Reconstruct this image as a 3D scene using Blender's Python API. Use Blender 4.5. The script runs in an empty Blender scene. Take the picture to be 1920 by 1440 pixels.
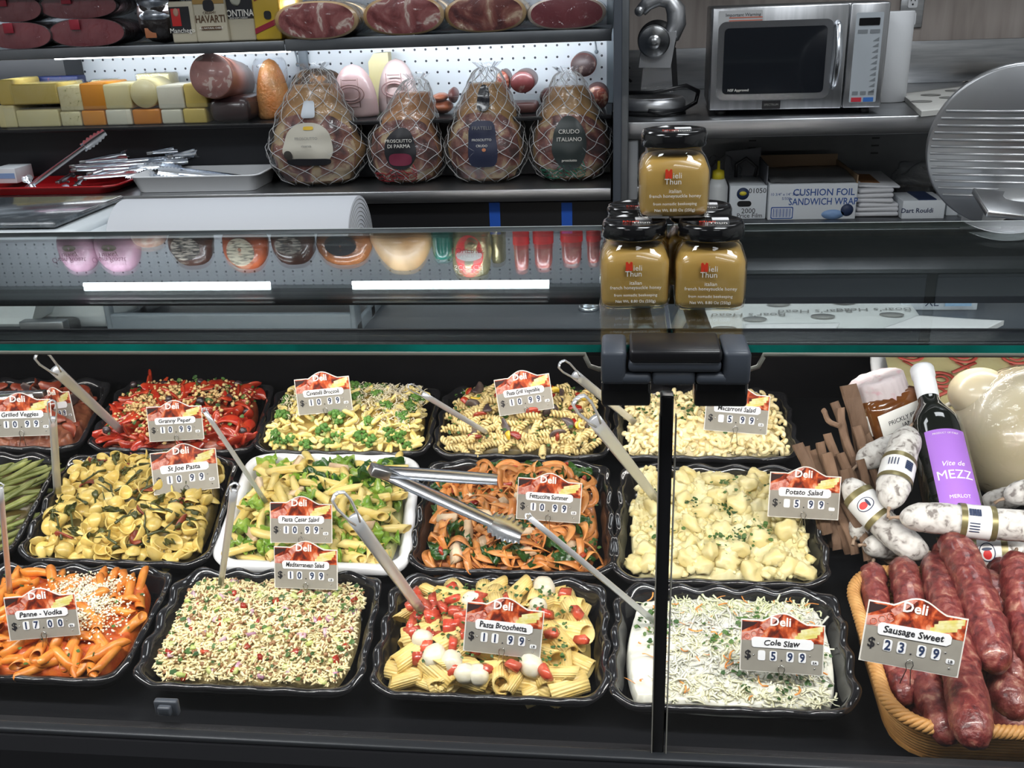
import bpy, bmesh, math, random
from mathutils import Vector, Matrix, Euler, noise

sc = bpy.context.scene
COL = sc.collection
PI = math.pi
rnd = random.Random(7)

# ------------------------------------------------------------------ camera
H = 1.36                      # eye height above the floor
FPX = 1800.0                  # focal length in pixels of a 1920x1440 frame
TH, PS, RO = math.radians(21.7), math.radians(6.7), math.radians(2.15)
fw = Vector((-math.sin(PS)*math.cos(TH), math.cos(PS)*math.cos(TH), -math.sin(TH)))
r0 = Vector((math.cos(PS), math.sin(PS), 0.0))
d0 = fw.cross(r0)
rt = r0*math.cos(RO) + d0*math.sin(RO)
dn = d0*math.cos(RO) - r0*math.sin(RO)
cam_data = bpy.data.cameras.new('camera')
cam = bpy.data.objects.new('camera', cam_data)
COL.objects.link(cam)
m = Matrix((rt, -dn, -fw)).transposed().to_4x4()
m.translation = Vector((0, 0, H))
cam.matrix_world = m
cam_data.sensor_width = 36.0
cam_data.lens = 36.0*FPX/1920.0
cam_data.clip_start = 0.02
sc.camera = cam

# ------------------------------------------------------------------ world and exposure
world = bpy.data.worlds.new('world')
sc.world = world
world.use_nodes = True
world.node_tree.nodes['Background'].inputs[0].default_value = (0.75, 0.85, 1.0, 1)
world.node_tree.nodes['Background'].inputs[1].default_value = 0.05
sc.view_settings.view_transform = 'Standard'
sc.view_settings.look = 'None'
sc.view_settings.gamma = 1.0
sc.view_settings.use_curve_mapping = False
sc.view_settings.exposure = 0.0
sc.cycles.use_denoising = True
sc.cycles.transparent_max_bounces = 32
sc.cycles.max_bounces = 10
sc.cycles.caustics_reflective = False
sc.cycles.caustics_refractive = False
sc.cycles.sample_clamp_indirect = 6.0


def area(name, loc, target, sx, sy, power, col=(1, 1, 1)):
    l = bpy.data.lights.new(name, 'AREA')
    l.shape = 'RECTANGLE'; l.size = sx; l.size_y = sy; l.energy = power; l.color = col
    o = bpy.data.objects.new(name, l); COL.objects.link(o)
    o.location = loc
    d = Vector(target)-Vector(loc)
    o.rotation_euler = d.to_track_quat('-Z', 'Y').to_euler()
    return o

# case LED bar under the front rail, cooler LED bars, ceiling troffers
for xx in (-1.05, 0.42):
    area('case_light', (xx, 0.853, H-0.3075), (xx, 1.55, H-0.80), 1.4, 0.014, 13.5, (1.0, 0.96, 0.90))
for xx in (-1.05, 0.42):
    area('added_rear_fill', (xx, 1.61, H-0.57), (xx, 1.70, H-0.8), 1.4, 0.018, 2.2, (1.0, 0.96, 0.90))  # unseen fill lights added to brighten the back row of trays
for xx, ww in ((-1.78, 1.35), (-0.5, 1.0)):
    area('cooler_light', (xx, 3.10, H-0.125), (xx, 3.45, H-0.20), ww, 0.02, 2.4, (0.86, 0.93, 1.0))
    area('cooler_light', (xx, 3.03, H+0.265), (xx, 3.35, H+0.10), ww, 0.02, 2.4, (0.86, 0.93, 1.0))
for xx, ww in ((-1.62, 1.6), (-0.5, 1.0)):
    area('cooler_light', (xx, 3.07, H+0.02), (xx, 3.35, H-0.09), ww, 0.02, 2.2, (0.86, 0.93, 1.0))
CEIL = 3.0
TROFFERS = [(-1.6, 0.2), (0.9, 0.2), (-1.6, 2.3), (0.9, 2.3), (-1.6, -1.9), (0.9, -1.9)]
for tx, ty in TROFFERS:
    area('ceiling_lamp_light', (tx, ty, CEIL-0.04), (tx, ty, 0), 1.15, 0.55, {0.2: 33, 2.3: 14, -1.9: 8}[ty], (0.93, 0.97, 1.0))

# ------------------------------------------------------------------ pixels of the 1920x1440 frame to points of the place
def ray(px, py):
    return rt*((px-960)/FPX) + dn*((py-720)/FPX) + fw
def onY(px, py, y):
    r = ray(px, py); p = r*(y/r.y); return Vector((p.x, p.y, p.z+H))
def onZ(px, py, z):
    r = ray(px, py); p = r*((z-H)/r.z); return Vector((p.x, p.y, p.z+H))
SL, LY, LZ = 0.136, 1.0, H-0.85            # plane of the tray lips: slopes down to the shopper
def lipz(y): return LZ+SL*(y-LY)
def onD(px, py, h=0.0):
    r = ray(px, py); t = (LZ+h-H-SL*LY)/(r.z-SL*r.y); p = r*t; return Vector((p.x, p.y, p.z+H))
GLZ = H-0.285                              # top face of the glass counter shelf
def mirY(px, py, y):                       # a point seen mirrored in the glass top
    p = onY(px, py, y); return Vector((p.x, y, 2*GLZ-p.z))
def rect(x0, y0, x1, y1, Y):
    a = onY((x0+x1)/2, y1, Y); b = onY((x0+x1)/2, y0, Y)
    l = onY(x0, (y0+y1)/2, Y); r = onY(x1, (y0+y1)/2, Y)
    return (l.x+r.x)/2, a.z, r.x-l.x, b.z-a.z

# ------------------------------------------------------------------ materials
MATS = {}
def nodes(name):
    mt = bpy.data.materials.new(name); mt.use_nodes = True
    nt = mt.node_tree
    return mt, nt, nt.nodes['Principled BSDF']
def M(name, col=(.8, .8, .8), rough=.5, metal=0.0, spec=.5, mix=None, bump=None, sss=0, coat=0, emit=0, stops=None, stretch=None):
    """mix=(colour2, scale, low, high): noise blend; stops=(scale, [(pos,colour)...]); bump=(scale, strength, distance)"""
    if name in MATS: return MATS[name]
    mt, nt, p = nodes(name)
    p.inputs['Base Color'].default_value = (*col, 1)
    p.inputs['Roughness'].default_value = rough
    p.inputs['Metallic'].default_value = metal
    p.inputs['Specular IOR Level'].default_value = spec
    if sss:
        p.inputs['Subsurface Weight'].default_value = sss
        p.inputs['Subsurface Radius'].default_value = (0.006, 0.004, 0.002)
        p.inputs['Subsurface Scale'].default_value = 1.0
    if coat:
        p.inputs['Coat Weight'].default_value = coat
        p.inputs['Coat Roughness'].default_value = .08
    if emit:
        p.inputs['Emission Color'].default_value = (*col, 1)
        p.inputs['Emission Strength'].default_value = emit
    tc = nt.nodes.new('ShaderNodeTexCoord')
    vec = tc.outputs['Object']
    if stretch:
        mp = nt.nodes.new('ShaderNodeMapping'); mp.inputs['Scale'].default_value = stretch
        nt.links.new(vec, mp.inputs[0]); vec = mp.outputs[0]
    if mix or stops:
        nz = nt.nodes.new('ShaderNodeTexNoise')
        nz.inputs['Scale'].default_value = mix[1] if mix else stops[0]
        nz.inputs['Detail'].default_value = 5; nz.inputs['Distortion'].default_value = .6 if stops else 0
        nt.links.new(vec, nz.inputs['Vector'])
        cr = nt.nodes.new('ShaderNodeValToRGB')
        if mix:
            sts = [(mix[2], col), (mix[3], mix[0])]
        else:
            sts = stops[1]
        e = cr.color_ramp.elements
        while len(e) < len(sts): e.new(.5)
        for k, (pp, cc) in enumerate(sts):
            e[k].position = pp; e[k].color = (*cc, 1)
        nt.links.new(nz.outputs[0], cr.inputs[0])
        nt.links.new(cr.outputs[0], p.inputs['Base Color'])
    if bump:
        nb = nt.nodes.new('ShaderNodeTexNoise'); nb.inputs['Scale'].default_value = bump[0]
        nb.inputs['Detail'].default_value = 4
        nt.links.new(vec, nb.inputs['Vector'])
        bn = nt.nodes.new('ShaderNodeBump'); bn.inputs['Strength'].default_value = bump[1]
        bn.inputs['Distance'].default_value = bump[2] if len(bump) > 2 else .002
        nt.links.new(nb.outputs[0], bn.inputs['Height'])
        nt.links.new(bn.outputs[0], p.inputs['Normal'])
    MATS[name] = mt
    return mt
def per_object(mt, amount=.25):
    """small brightness variety between pieces of one kind"""
    nt = mt.node_tree; p = nt.nodes['Principled BSDF']
    hs = nt.nodes.new('ShaderNodeHueSaturation'); oi = nt.nodes.new('ShaderNodeObjectInfo')
    mr = nt.nodes.new('ShaderNodeMapRange')
    mr.inputs['To Min'].default_value = 1-amount; mr.inputs['To Max'].default_value = 1+amount*.6
    nt.links.new(oi.outputs['Random'], mr.inputs[0]); nt.links.new(mr.outputs[0], hs.inputs['Value'])
    bc = p.inputs['Base Color']
    if bc.links: nt.links.new(bc.links[0].from_socket, hs.inputs['Color'])
    else: hs.inputs['Color'].default_value = bc.default_value
    nt.links.new(hs.outputs[0], bc)
    return mt
def thin_clear(name, tint=(1, 1, 1), f0=.04, rough=0.0, crinkle=None, white=0.0, gain=1.0):
    """a clear sheet: mirrors by Fresnel's law (Schlick), lets the rest through straight"""
    if name in MATS: return MATS[name]
    mt, nt, p = nodes(name); N = nt.nodes; L = nt.links
    N.remove(p)
    out = N['Material Output']
    tr = N.new('ShaderNodeBsdfTransparent'); tr.inputs[0].default_value = (*tint, 1)
    gl = N.new('ShaderNodeBsdfGlossy'); gl.inputs['Roughness'].default_value = rough
    gl.inputs[0].default_value = (1, 1, 1, 1)
    ge = N.new('ShaderNodeNewGeometry'); dt = N.new('ShaderNodeVectorMath'); dt.operation = 'DOT_PRODUCT'
    L.new(ge.outputs['Incoming'], dt.inputs[0])
    nrm = ge.outputs['Normal']
    if crinkle:
        tc = N.new('ShaderNodeTexCoord'); nz = N.new('ShaderNodeTexNoise'); nz.inputs['Scale'].default_value = crinkle[0]
        nz.inputs['Detail'].default_value = 3; nz.inputs['Distortion'].default_value = 1.2
        L.new(tc.outputs['Object'], nz.inputs['Vector'])
        bn = N.new('ShaderNodeBump'); bn.inputs['Strength'].default_value = crinkle[1]; bn.inputs['Distance'].default_value = .01
        L.new(nz.outputs[0], bn.inputs['Height']); nrm = bn.outputs[0]; L.new(nrm, gl.inputs['Normal'])
    L.new(nrm, dt.inputs[1])
    def mth(op, a, b=None):
        n = N.new('ShaderNodeMath'); n.operation = op
        for k, v in enumerate((a, b)):
            if v is None: continue
            if isinstance(v, (int, float)): n.inputs[k].default_value = v
            else: L.new(v, n.inputs[k])
        return n.outputs[0]
    c = mth('ABSOLUTE', dt.outputs['Value'])
    f = mth('ADD', mth('MULTIPLY', mth('POWER', mth('MAXIMUM', mth('SUBTRACT', 1.0, c), 0.0), 5.0), (1-f0)*gain), f0)
    mx = N.new('ShaderNodeMixShader'); L.new(f, mx.inputs[0])
    base = tr.outputs[0]
    if white:
        df = N.new('ShaderNodeBsdfDiffuse'); df.inputs[0].default_value = (.9, .92, .95, 1)
        m2 = N.new('ShaderNodeMixShader'); m2.inputs[0].default_value = white
        L.new(base, m2.inputs[1]); L.new(df.outputs[0], m2.inputs[2]); base = m2.outputs[0]
    L.new(base, mx.inputs[1]); L.new(gl.outputs[0], mx.inputs[2])
    L.new(mx.outputs[0], out.inputs[0])
    MATS[name] = mt
    return mt

steel = M('brushed_steel', (.50, .51, .52), .32, 1.0, mix=((.36, .37, .39), 6, .35, .7), stretch=(1, 1, 12))
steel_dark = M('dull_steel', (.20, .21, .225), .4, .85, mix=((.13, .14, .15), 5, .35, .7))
chrome = M('polished_steel', (.80, .84, .90), .26, 1.0)
utensil = M('utensil_steel', (.60, .62, .66), .28, .6)
cast = M('cast_aluminium', (.55, .56, .58), .38, .9, bump=(60, .1))
black = M('black_plastic', (.010, .010, .012), .32)
blackgloss = M('black_gloss_plastic', (.008, .008, .009), .13, coat=.4)
blackmatt = M('black_panel', (.009, .010, .014), .45)
graphite = M('graphite_plastic', (.060, .070, .088), .4)
white_p = M('white_plastic', (.80, .82, .85), .35)
offwhite = M('offwhite_plastic', (.62, .66, .70), .45)
grey_metal = M('grey_painted_metal', (.20, .235, .27), .4)
paper = M('white_paper', (.80, .80, .82), .7)
ink = M('black_ink', (.012, .012, .016), .5)
navy = M('navy_ink', (.02, .035, .09), .5)
blueink = M('blue_ink', (.03, .09, .32), .5)
whiteink = M('white_ink', (.9, .88, .82), .5)
redink = M('red_ink', (.75, .05, .02), .45)
greyink = M('grey_ink', (.25, .25, .24), .6)
film = thin_clear('clear_film', (.97, .98, 1), .035, .06, (26, .7), white=.0)
bagfilm = thin_clear('bag_film', (.96, .97, .98), .045, .10, (30, .9), white=.025)
glass = thin_clear('clear_glass', (.92, .96, .95), .06)
frontglass = thin_clear('front_pane_glass', (.985, .99, .99), .04)
jarglass = thin_clear('jar_glass', (.99, .98, .96), .05, .02)
acrylic = thin_clear('clear_acrylic', (.97, .98, .98), .04)
green_edge = M('green_glass_edge', (.002, .13, .105), .12, coat=.6, mix=((.004, .26, .21), 9, .4, .65), stretch=(1, 1, 1))

# ------------------------------------------------------------------ mesh builder
class MB:
    def __init__(s): s.v = []; s.f = []; s.m = []; s.s = []
    def add(s, vs, fs, m=0, smooth=True, T=None):
        b = len(s.v)
        if T is not None: vs = [T @ Vector(v) for v in vs]
        s.v += [tuple(v) for v in vs]
        for f in fs:
            s.f.append([b+i for i in f]); s.m.append(m); s.s.append(smooth)
        return s
    def box(s, c, d, m=0, bev=0.0, T=None, seg=2):
        if not bev:
            x, y, z = d[0]/2, d[1]/2, d[2]/2
            vs = [(c[0]+i*x, c[1]+j*y, c[2]+k*z) for i in (-1, 1) for j in (-1, 1) for k in (-1, 1)]
            return s.add(vs, [(0, 1, 3, 2), (4, 6, 7, 5), (0, 4, 5, 1), (2, 3, 7, 6), (0, 2, 6, 4), (1, 5, 7, 3)], m, False, T)
        bm = bmesh.new(); bmesh.ops.create_cube(bm, size=1)
        for v in bm.verts: v.co = Vector((v.co.x*d[0], v.co.y*d[1], v.co.z*d[2]))
        bmesh.ops.bevel(bm, geom=bm.edges[:], offset=min(bev, min(d)*.49), segments=seg, affect='EDGES', profile=.5)
        bm.verts.index_update()
        vs = [v.co+Vector(c) for v in bm.verts]; fs = [[v.index for v in f.verts] for f in bm.faces]
        bm.free()
        return s.add(vs, fs, m, True, T)
    def grid(s, fn, nu, nv, cu=False, cv=False, m=0, smooth=True, T=None, caps=False, flip=False):
        uu = nu if cu else nu+1; vv = nv if cv else nv+1
        vs = [fn(i/nu, j/nv) for j in range(vv) for i in range(uu)]
        fs = []
        for j in range(nv):
            for i in range(nu):
                a = j*uu+i; b = j*uu+(i+1) % uu; c = ((j+1) % vv)*uu+(i+1) % uu; d = ((j+1) % vv)*uu+i
                fs.append((a, d, c, b) if flip else (a, b, c, d))
        if caps and cu:
            fs.append(tuple(range(uu))[::-1] if not flip else tuple(range(uu)))
            t = tuple(range((vv-1)*uu, vv*uu)); fs.append(t if not flip else t[::-1])
        return s.add(vs, fs, m, smooth, T)
    def tube(s, pts, r, n=8, m=0, T=None, closed=False, caps=True, flat=1.0, up=None):
        P = [Vector(p) for p in pts]; k = len(P)
        R = r if isinstance(r, (list, tuple)) else [r]*k
        vs = []; fs = []; prev = None
        for i in range(k):
            if closed: d = P[(i+1) % k]-P[i-1]
            else: d = P[min(i+1, k-1)]-P[max(i-1, 0)]
            if d.length < 1e-9: d = Vector((0, 0, 1))
            d.normalize()
            if prev is None:
                a = Vector(up) if up is not None else (Vector((0, 0, 1)) if abs(d.z) < .9 else Vector((1, 0, 0)))
                e = a.cross(d)
                if e.length < 1e-6: e = Vector((1, .1, 0)).cross(d)
                e.normalize()
            else:
                e = prev - d*prev.dot(d)
                if e.length < 1e-6: e = Vector((1, .2, .1)).cross(d)
                e.normalize()
            prev = e; g = d.cross(e)
            for j in range(n):
                t = 2*PI*j/n
                vs.append(P[i]+e*(math.cos(t)*R[i])+g*(math.sin(t)*R[i]*flat))
        for i in range(k if closed else k-1):
            for j in range(n):
                a = i*n+j; b = i*n+(j+1) % n; i2 = (i+1) % k
                fs.append((a, b, i2*n+(j+1) % n, i2*n+j))
        if caps and not closed:
            fs.append(tuple(range(n))[::-1]); fs.append(tuple(range((k-1)*n, k*n)))
        return s.add(vs, fs, m, True, T)
    def lathe(s, prof, n=24, m=0, T=None, sx=1.0, sy=1.0, caps=True, sq=None):
        """prof: (radius, z) from the bottom up; sq(z)->exponent for squarish rings"""
        def fn(u, v):
            i = v*(len(prof)-1); k = min(int(round(i)), len(prof)-1)
            r, z = prof[k]; t = 2*PI*u
            c, q = math.cos(t), math.sin(t)
            if sq:
                e = sq(k); w = (abs(c)**e+abs(q)**e)**(-1.0/e); c *= w; q *= w
            return (r*c*sx, r*q*sy, z)
        return s.grid(fn, n, len(prof)-1, cu=True, m=m, T=T, caps=caps)
    def ball(s, c, r, n=12, m=0, T=None, jit=0, seed=0):
        rx, ry, rz = (r, r, r) if isinstance(r, (int, float)) else r
        k = max(4, n//2+1)
        def fn(u, v):
            a = 2*PI*u; b = PI*(v-.5); q = 1.0
            p = Vector((math.cos(a)*math.cos(b), math.sin(a)*math.cos(b), math.sin(b)))
            if jit: q += jit*noise.noise(p*1.7+Vector((seed*3.1, seed, 0)))
            return (c[0]+rx*p.x*q, c[1]+ry*p.y*q, c[2]+rz*p.z*q)
        return s.grid(fn, n, k, cu=True, m=m, T=T)
    def prism(s, pts, y0, y1, m=0, T=None, smooth=False):
        """outline in x,z pushed from y0 (front) to y1"""
        n = len(pts)
        vs = [(p[0], y0, p[1]) for p in pts]+[(p[0], y1, p[1]) for p in pts]
        fs = [tuple(range(n)), tuple(range(n, 2*n))[::-1]]+[(i, i+n, (i+1) % n+n, (i+1) % n) for i in range(n)]
        return s.add(vs, fs, m, smooth, T)
    def build(s, name, mats, parent=None, loc=None, rot=None):
        me = bpy.data.meshes.new(name)
        me.from_pydata(s.v, [], s.f)
        for mt in (mats if isinstance(mats, (list, tuple)) else [mats]): me.materials.append(mt)
        me.polygons.foreach_set('material_index', s.m)
        me.polygons.foreach_set('use_smooth', s.s)
        bm = bmesh.new(); bm.from_mesh(me); bmesh.ops.recalc_face_normals(bm, faces=bm.faces[:]); bm.to_mesh(me); bm.free()
        me.update()
        return link(name, me, parent, loc, rot)
def link(name, me, parent=None, loc=None, rot=None):
    o = bpy.data.objects.new(name, me); COL.objects.link(o)
    if parent is not None: o.parent = parent
    if loc is not None: o.location = loc
    if rot is not None:
        if isinstance(rot, Matrix): o.rotation_euler = rot.to_3x3().to_euler()
        else: o.rotation_euler = rot
    return o
def tag(o, label, cat, group=None, kind=None):
    o['label'] = label; o['category'] = cat
    if group: o['group'] = group
    if kind: o['kind'] = kind
    return o
def thing(name, label, cat, loc=(0, 0, 0), rot=None, group=None):
    return tag(link(name, None, None, loc, rot), label, cat, group)
def struct(name, mb, mats, **k):
    o = mb.build(name, mats, **k); o['kind'] = 'structure'; return o
def clone(o, parent=None):
    c = o.copy(); COL.objects.link(c)
    if parent is not None: c.parent = parent
    for ch in list(o.children): clone(ch, c)
    return c
def text(name, body, size, mat, parent, loc, rot=(PI/2, 0, 0), align='CENTER', bold=0.0, shear=0.0, depth=.0002, sx=1.0):
    cu = bpy.data.curves.new(name, 'FONT'); cu.body = body; cu.size = size
    cu.align_x = align; cu.align_y = 'CENTER'; cu.offset = bold; cu.shear = shear; cu.extrude = depth
    cu.resolution_u = 2
    cu.materials.append(mat)
    tmp = bpy.data.objects.new(name, cu)
    me = bpy.data.meshes.new_from_object(tmp)
    bpy.data.objects.remove(tmp); bpy.data.curves.remove(cu)
    if not me.materials: me.materials.append(mat)
    o = link(name, me, parent, loc, rot); o.scale = (sx, 1, 1)
    return o
def rrect(w, h, r, n=5, cx=0, cy=0):
    out = []
    for k, (sx, sy) in enumerate(((1, -1), (1, 1), (-1, 1), (-1, -1))):
        for i in range(n+1):
            a = -PI/2+k*PI/2+i/n*PI/2
            out.append((cx+sx*(w/2-r)+r*math.cos(a), cy+sy*(h/2-r)+r*math.sin(a)))
    return out
def facing(d, up=(0, 0, 1)):
    """matrix whose Z axis runs along d"""
    z = Vector(d).normalized(); x = Vector(up).cross(z)
    if x.length < 1e-5: x = Vector((1, 0, 0))
    x.normalize(); y = z.cross(x)
    return Matrix((x, y, z)).transposed().to_4x4()
def TR(loc, rotm=None):
    t = Matrix.Translation(loc)
    return t @ rotm if rotm is not None else t
def EU(x, y, z): return Euler((x, y, z)).to_matrix().to_4x4()

# ------------------------------------------------------------------ the room
floor_m = M('floor_tile', (.10, .095, .09), .45, mix=((.07, .068, .065), 3, .4, .6))
wall_m = M('painted_wall', (.55, .55, .54), .7)
ceil_m = M('ceiling_tile', (.75, .75, .74), .9)
wood = M('taupe_wood_laminate', (.36, .31, .285), .45, stops=(2.2, [(.25, (.25, .215, .195)), (.5, (.36, .315, .29)), (.75, (.43, .385, .36))]), stretch=(9, 9, .8))
XL, XR, YB, YF = -3.4, 2.6, 3.95, -2.8
struct('floor', MB().box(((XL+XR)/2, (YB+YF)/2, -.05), (XR-XL+.2, YB-YF+.2, .1)), floor_m)
struct('ceiling', MB().box(((XL+XR)/2, (YB+YF)/2, CEIL+.05), (XR-XL+.2, YB-YF+.2, .1)), ceil_m)
struct('wall_back', MB().box(((XL+XR)/2, YB+.05, CEIL/2), (XR-XL+.2, .1, CEIL)), wood)
struct('wall_front', MB().box(((XL+XR)/2, YF-.05, CEIL/2), (XR-XL+.2, .1, CEIL)), M('dark_shop_wall', (.09, .09, .095), .7))
struct('wall_left', MB().box((XL-.05, (YB+YF)/2, CEIL/2), (.1, YB-YF, CEIL)), wall_m)
struct('wall_right', MB().box((XR+.05, (YB+YF)/2, CEIL/2), (.1, YB-YF, CEIL)), wall_m)
lampm = M('lit_diffuser', (.95, .98, 1), emit=2.2)
for k, (tx, ty) in enumerate(TROFFERS):
    t = thing('ceiling_light', 'flat lit troffer set in the ceiling of the shop', 'ceiling light', (tx, ty, CEIL), group='ceiling troffers')
    MB().box((0, 0, -.012), (1.25, .65, .024), bev=.004).build('frame', white_p, t)
    MB().box((0, 0, -.027), (1.17, .57, .006)).build('diffuser', lampm, t)

# ------------------------------------------------------------------ the refrigerated wall cooler
peg = M('pegboard_white', (.78, .83, .88), .4)
nt = peg.node_tree; N = nt.nodes; L = nt.links; p = N['Principled BSDF']
tc = N.new('ShaderNodeTexCoord')
def vm(op, a, b=None):
    n = N.new('ShaderNodeVectorMath'); n.operation = op
    for k, v in enumerate((a, b)):
        if v is None: continue
        if isinstance(v, tuple): n.inputs[k].default_value = v
        else: L.new(v, n.inputs[k])
    return n
q = vm('MULTIPLY', tc.outputs['Object'], (1/.0375, 0, 1/.0375))
q = vm('FRACTION', q.outputs[0]); q = vm('SUBTRACT', q.outputs[0], (.5, 0, .5)); q = vm('LENGTH', q.outputs[0])
lt = N.new('ShaderNodeMath'); lt.operation = 'LESS_THAN'; L.new(q.outputs['Value'], lt.inputs[0]); lt.inputs[1].default_value = .105
mxc = N.new('ShaderNodeMix'); mxc.data_type = 'RGBA'; L.new(lt.outputs[0], mxc.inputs[0])
mxc.inputs[6].default_value = (.78, .83, .88, 1); mxc.inputs[7].default_value = (.03, .035, .05, 1)
L.new(mxc.outputs[2], p.inputs['Base Color'])
lit = M('lit_tube', (.92, .97, 1), emit=9)

CY = 3.0; PEGY = 3.42; CX0 = -2.6
CX1 = onY(1150, 200, 2.92).x
zA1 = onY(270, 85, CY).z; zA2 = onY(840, 63, CY).z
zB = onY(600, 228, 3.05).z
zC = onY(840, 357, 2.9).z
XS = onY(537, 80, CY).x
zT = mirY(600, 442, 3.05).z-.02
LEDZ = mirY(600, 530, CY).z
cool = thing('display_cooler', 'black open refrigerated wall cooler with lit white pegboard back behind the hams and cheeses', 'cooler', ((CX0+CX1)/2, PEGY+.1, 0))
def C(mb, name, mats): return mb.build(name, mats, cool, loc=(-(CX0+CX1)/2, -(PEGY+.1), 0))
W2 = CX1-CX0; XM = (CX0+CX1)/2
C(MB().box((XM, PEGY+.01, (zB+LEDZ+.2)/2), (W2, .02, LEDZ+.3-zB)), 'pegboard', peg)
C(MB().box((XM, PEGY+.07, 1.0), (W2, .08, 2.0)), 'back_casing', blackmatt)
C(MB().box((CX1+.012, 3.18, 1.0), (.024, .62, 2.0), bev=.004), 'side_panel', graphite)
C(MB().box((CX0-.02, 3.16, 1.0), (.04, .6, 2.0), bev=.004), 'side_panel', black)
xp = onY(25, 120, CY).x
C(MB().box((CX0+(xp-CX0)/2, 3.35, (zB+zA1)/2), ((xp-CX0), .12, zA1-zB-.02)), 'end_housing', blackmatt)
xq = onY(75, 120, PEGY).x
for xx in (xq, onY(572, 120, PEGY).x, CX1-.01):
    C(MB().box((xx, PEGY-.012, (zB+LEDZ)/2), (.030, .02, LEDZ-zB), bev=.002), 'shelf_upright', grey_metal)
def shelf(x0, x1, z, yf, yb, th, mat, name='shelf'):
    mb = MB().box(((x0+x1)/2, (yf+yb)/2, z-th*.2), (x1-x0, yb-yf, th*.4), m=0)
    mb.box(((x0+x1)/2, yf-.004, z-th/2), (x1-x0, .008, th), bev=.002, m=0)
    return C(mb, name, mat)
shelf(CX0, XS-.004, zA1, CY, PEGY-.02, .030, steel_dark)
shelf(XS+.004, CX1-.006, zA2, CY-.02, PEGY-.02, .034, steel_dark)
shelf(CX0, CX1-.006, zB, 3.05, PEGY, .012, black, 'cheese_shelf')
shelf(CX0, CX1-.006, zC, 2.9, PEGY, .036, steel, 'ham_deck')
shelf(CX0, CX1-.006, zT, CY, PEGY, .030, steel_dark, 'top_shelf')
C(MB().box((XM, CY-.03, LEDZ+.09), (W2, .10, .11), bev=.01).box((XM, 3.25, LEDZ+.14), (W2, .5, .03)), 'canopy', black)
C(MB().box((XM, 3.16, (zB+zC)/2-.004), (W2-.02, .02, zB-zC-.016)), 'lower_panel', blackmatt)
C(MB().box((XM, 2.97, zC/2-.02), (W2, .04, zC-.06)), 'kick_panel', M('black_vent_panel', (.012, .012, .014), .4, bump=(3, .1)))
for a, b in ((0, 232), (240, 1139)):
    x0 = onY(a, 180, 3.03).x; x1 = onY(b, 180, 3.03).x
    C(MB().box(((x0+x1)/2, 3.028, zB+.034), (x1-x0-.004, .004, .068)), 'shelf_guard', acrylic)
for a, b, zz, yt in ((85, 535, zA1-.028, CY+.05), (590, 1120, zA2-.022, CY+.08)):
    x0 = onY(a, 100, CY).x; x1 = onY(b, 100, CY).x
    C(MB().tube([(x0, yt, zz), (x1, yt, zz)], .008, 10), 'lamp_tube', lit)
for a, b in ((160, 508), (662, 1030)):
    p0 = mirY(a, 531, CY); p1 = mirY(b, 531, CY)
    C(MB().tube([(p0.x, CY-.01, LEDZ), (p1.x, CY-.01, LEDZ)], .0075, 10), 'lamp_tube', lit)
for px, py in ((553, 95), (1115, 70)):
    a = onY(px, py, PEGY-.04)
    C(MB().tube([a, a+Vector((.004, 0, -.025)), a+Vector((.006, -.005, -.04))], .003, 6).ball(a+Vector((.006, -.006, -.045)), .007, 8), 'shelf_hook', grey_metal)
# blue tape stuck on the black panel under the deck
tape = M('blue_painters_tape', (.01, .10, .55), .6)
for (px, lab) in ((928, 'strip of blue masking tape under the hams, the narrow one nearer the paper roll'), (1063, 'strip of blue masking tape under the hams, the one nearer the honey jars')):
    cx, cz, w, h = rect(px-10, 380, px+10, 440, 2.948)
    tag(MB().box((cx, 2.9485, cz+h/2), (w, .002, h)).build('masking_tape', tape), lab, 'tape', 'blue tape strips')

# ------------------------------------------------------------------ the steel counter on the right
zK = onY(1480, 222, 2.9).z; KX0 = CX1+.03; KX1 = 2.5
kyb = YB-.03
ctr = thing('steel_counter', 'stainless steel work counter with backsplash carrying the microwave', 'counter', (1.2, 3.4, 0))
def K(mb, name, mats): return mb.build(name, mats, ctr, loc=(-1.2, -3.4, 0))
K(MB().box(((KX0+KX1)/2, (2.9+kyb)/2, zK-.012), (KX1-KX0, kyb-2.9, .024), bev=.003).box(((KX0+KX1)/2, 2.903, zK-.025), (KX1-KX0, .012, .05), bev=.003), 'worktop', steel)
K(MB().box(((KX0+KX1)/2, kyb-.005, zK+.075), (KX1-KX0, .012, .15), bev=.002), 'backsplash', steel)
zS = onY(1600, 412, 3.05).z
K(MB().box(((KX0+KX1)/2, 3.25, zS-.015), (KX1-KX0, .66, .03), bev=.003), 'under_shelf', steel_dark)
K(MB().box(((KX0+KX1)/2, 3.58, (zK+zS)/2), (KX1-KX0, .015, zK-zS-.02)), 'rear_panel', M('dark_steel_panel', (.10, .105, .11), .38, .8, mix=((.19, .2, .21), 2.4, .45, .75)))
for xx in (onY(1410, 280, 3.57).x, onY(1640, 280, 3.57).x):
    for k in range(5): K(MB().box((xx, 3.5715, zK-.10-k*.026), (.026, .003, .006)), 'slot', black)
for xx in (KX0+.025, KX0+1.35, KX1-.03):
    K(MB().box((xx, 2.93, (zK-.05)/2), (.04, .04, zK-.05), bev=.004), 'leg', steel_dark)
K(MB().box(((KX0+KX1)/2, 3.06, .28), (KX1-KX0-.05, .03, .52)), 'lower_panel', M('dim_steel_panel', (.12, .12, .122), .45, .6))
# tall steel upright between cooler and counter
xa = onY(1172, 120, 2.92).x
tag(MB().box((xa, 2.885, .95), (.022, .025, 1.9), bev=.003).build('steel_upright', steel_dark), 'narrow steel upright between the black cooler and the counter', 'post')
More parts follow.
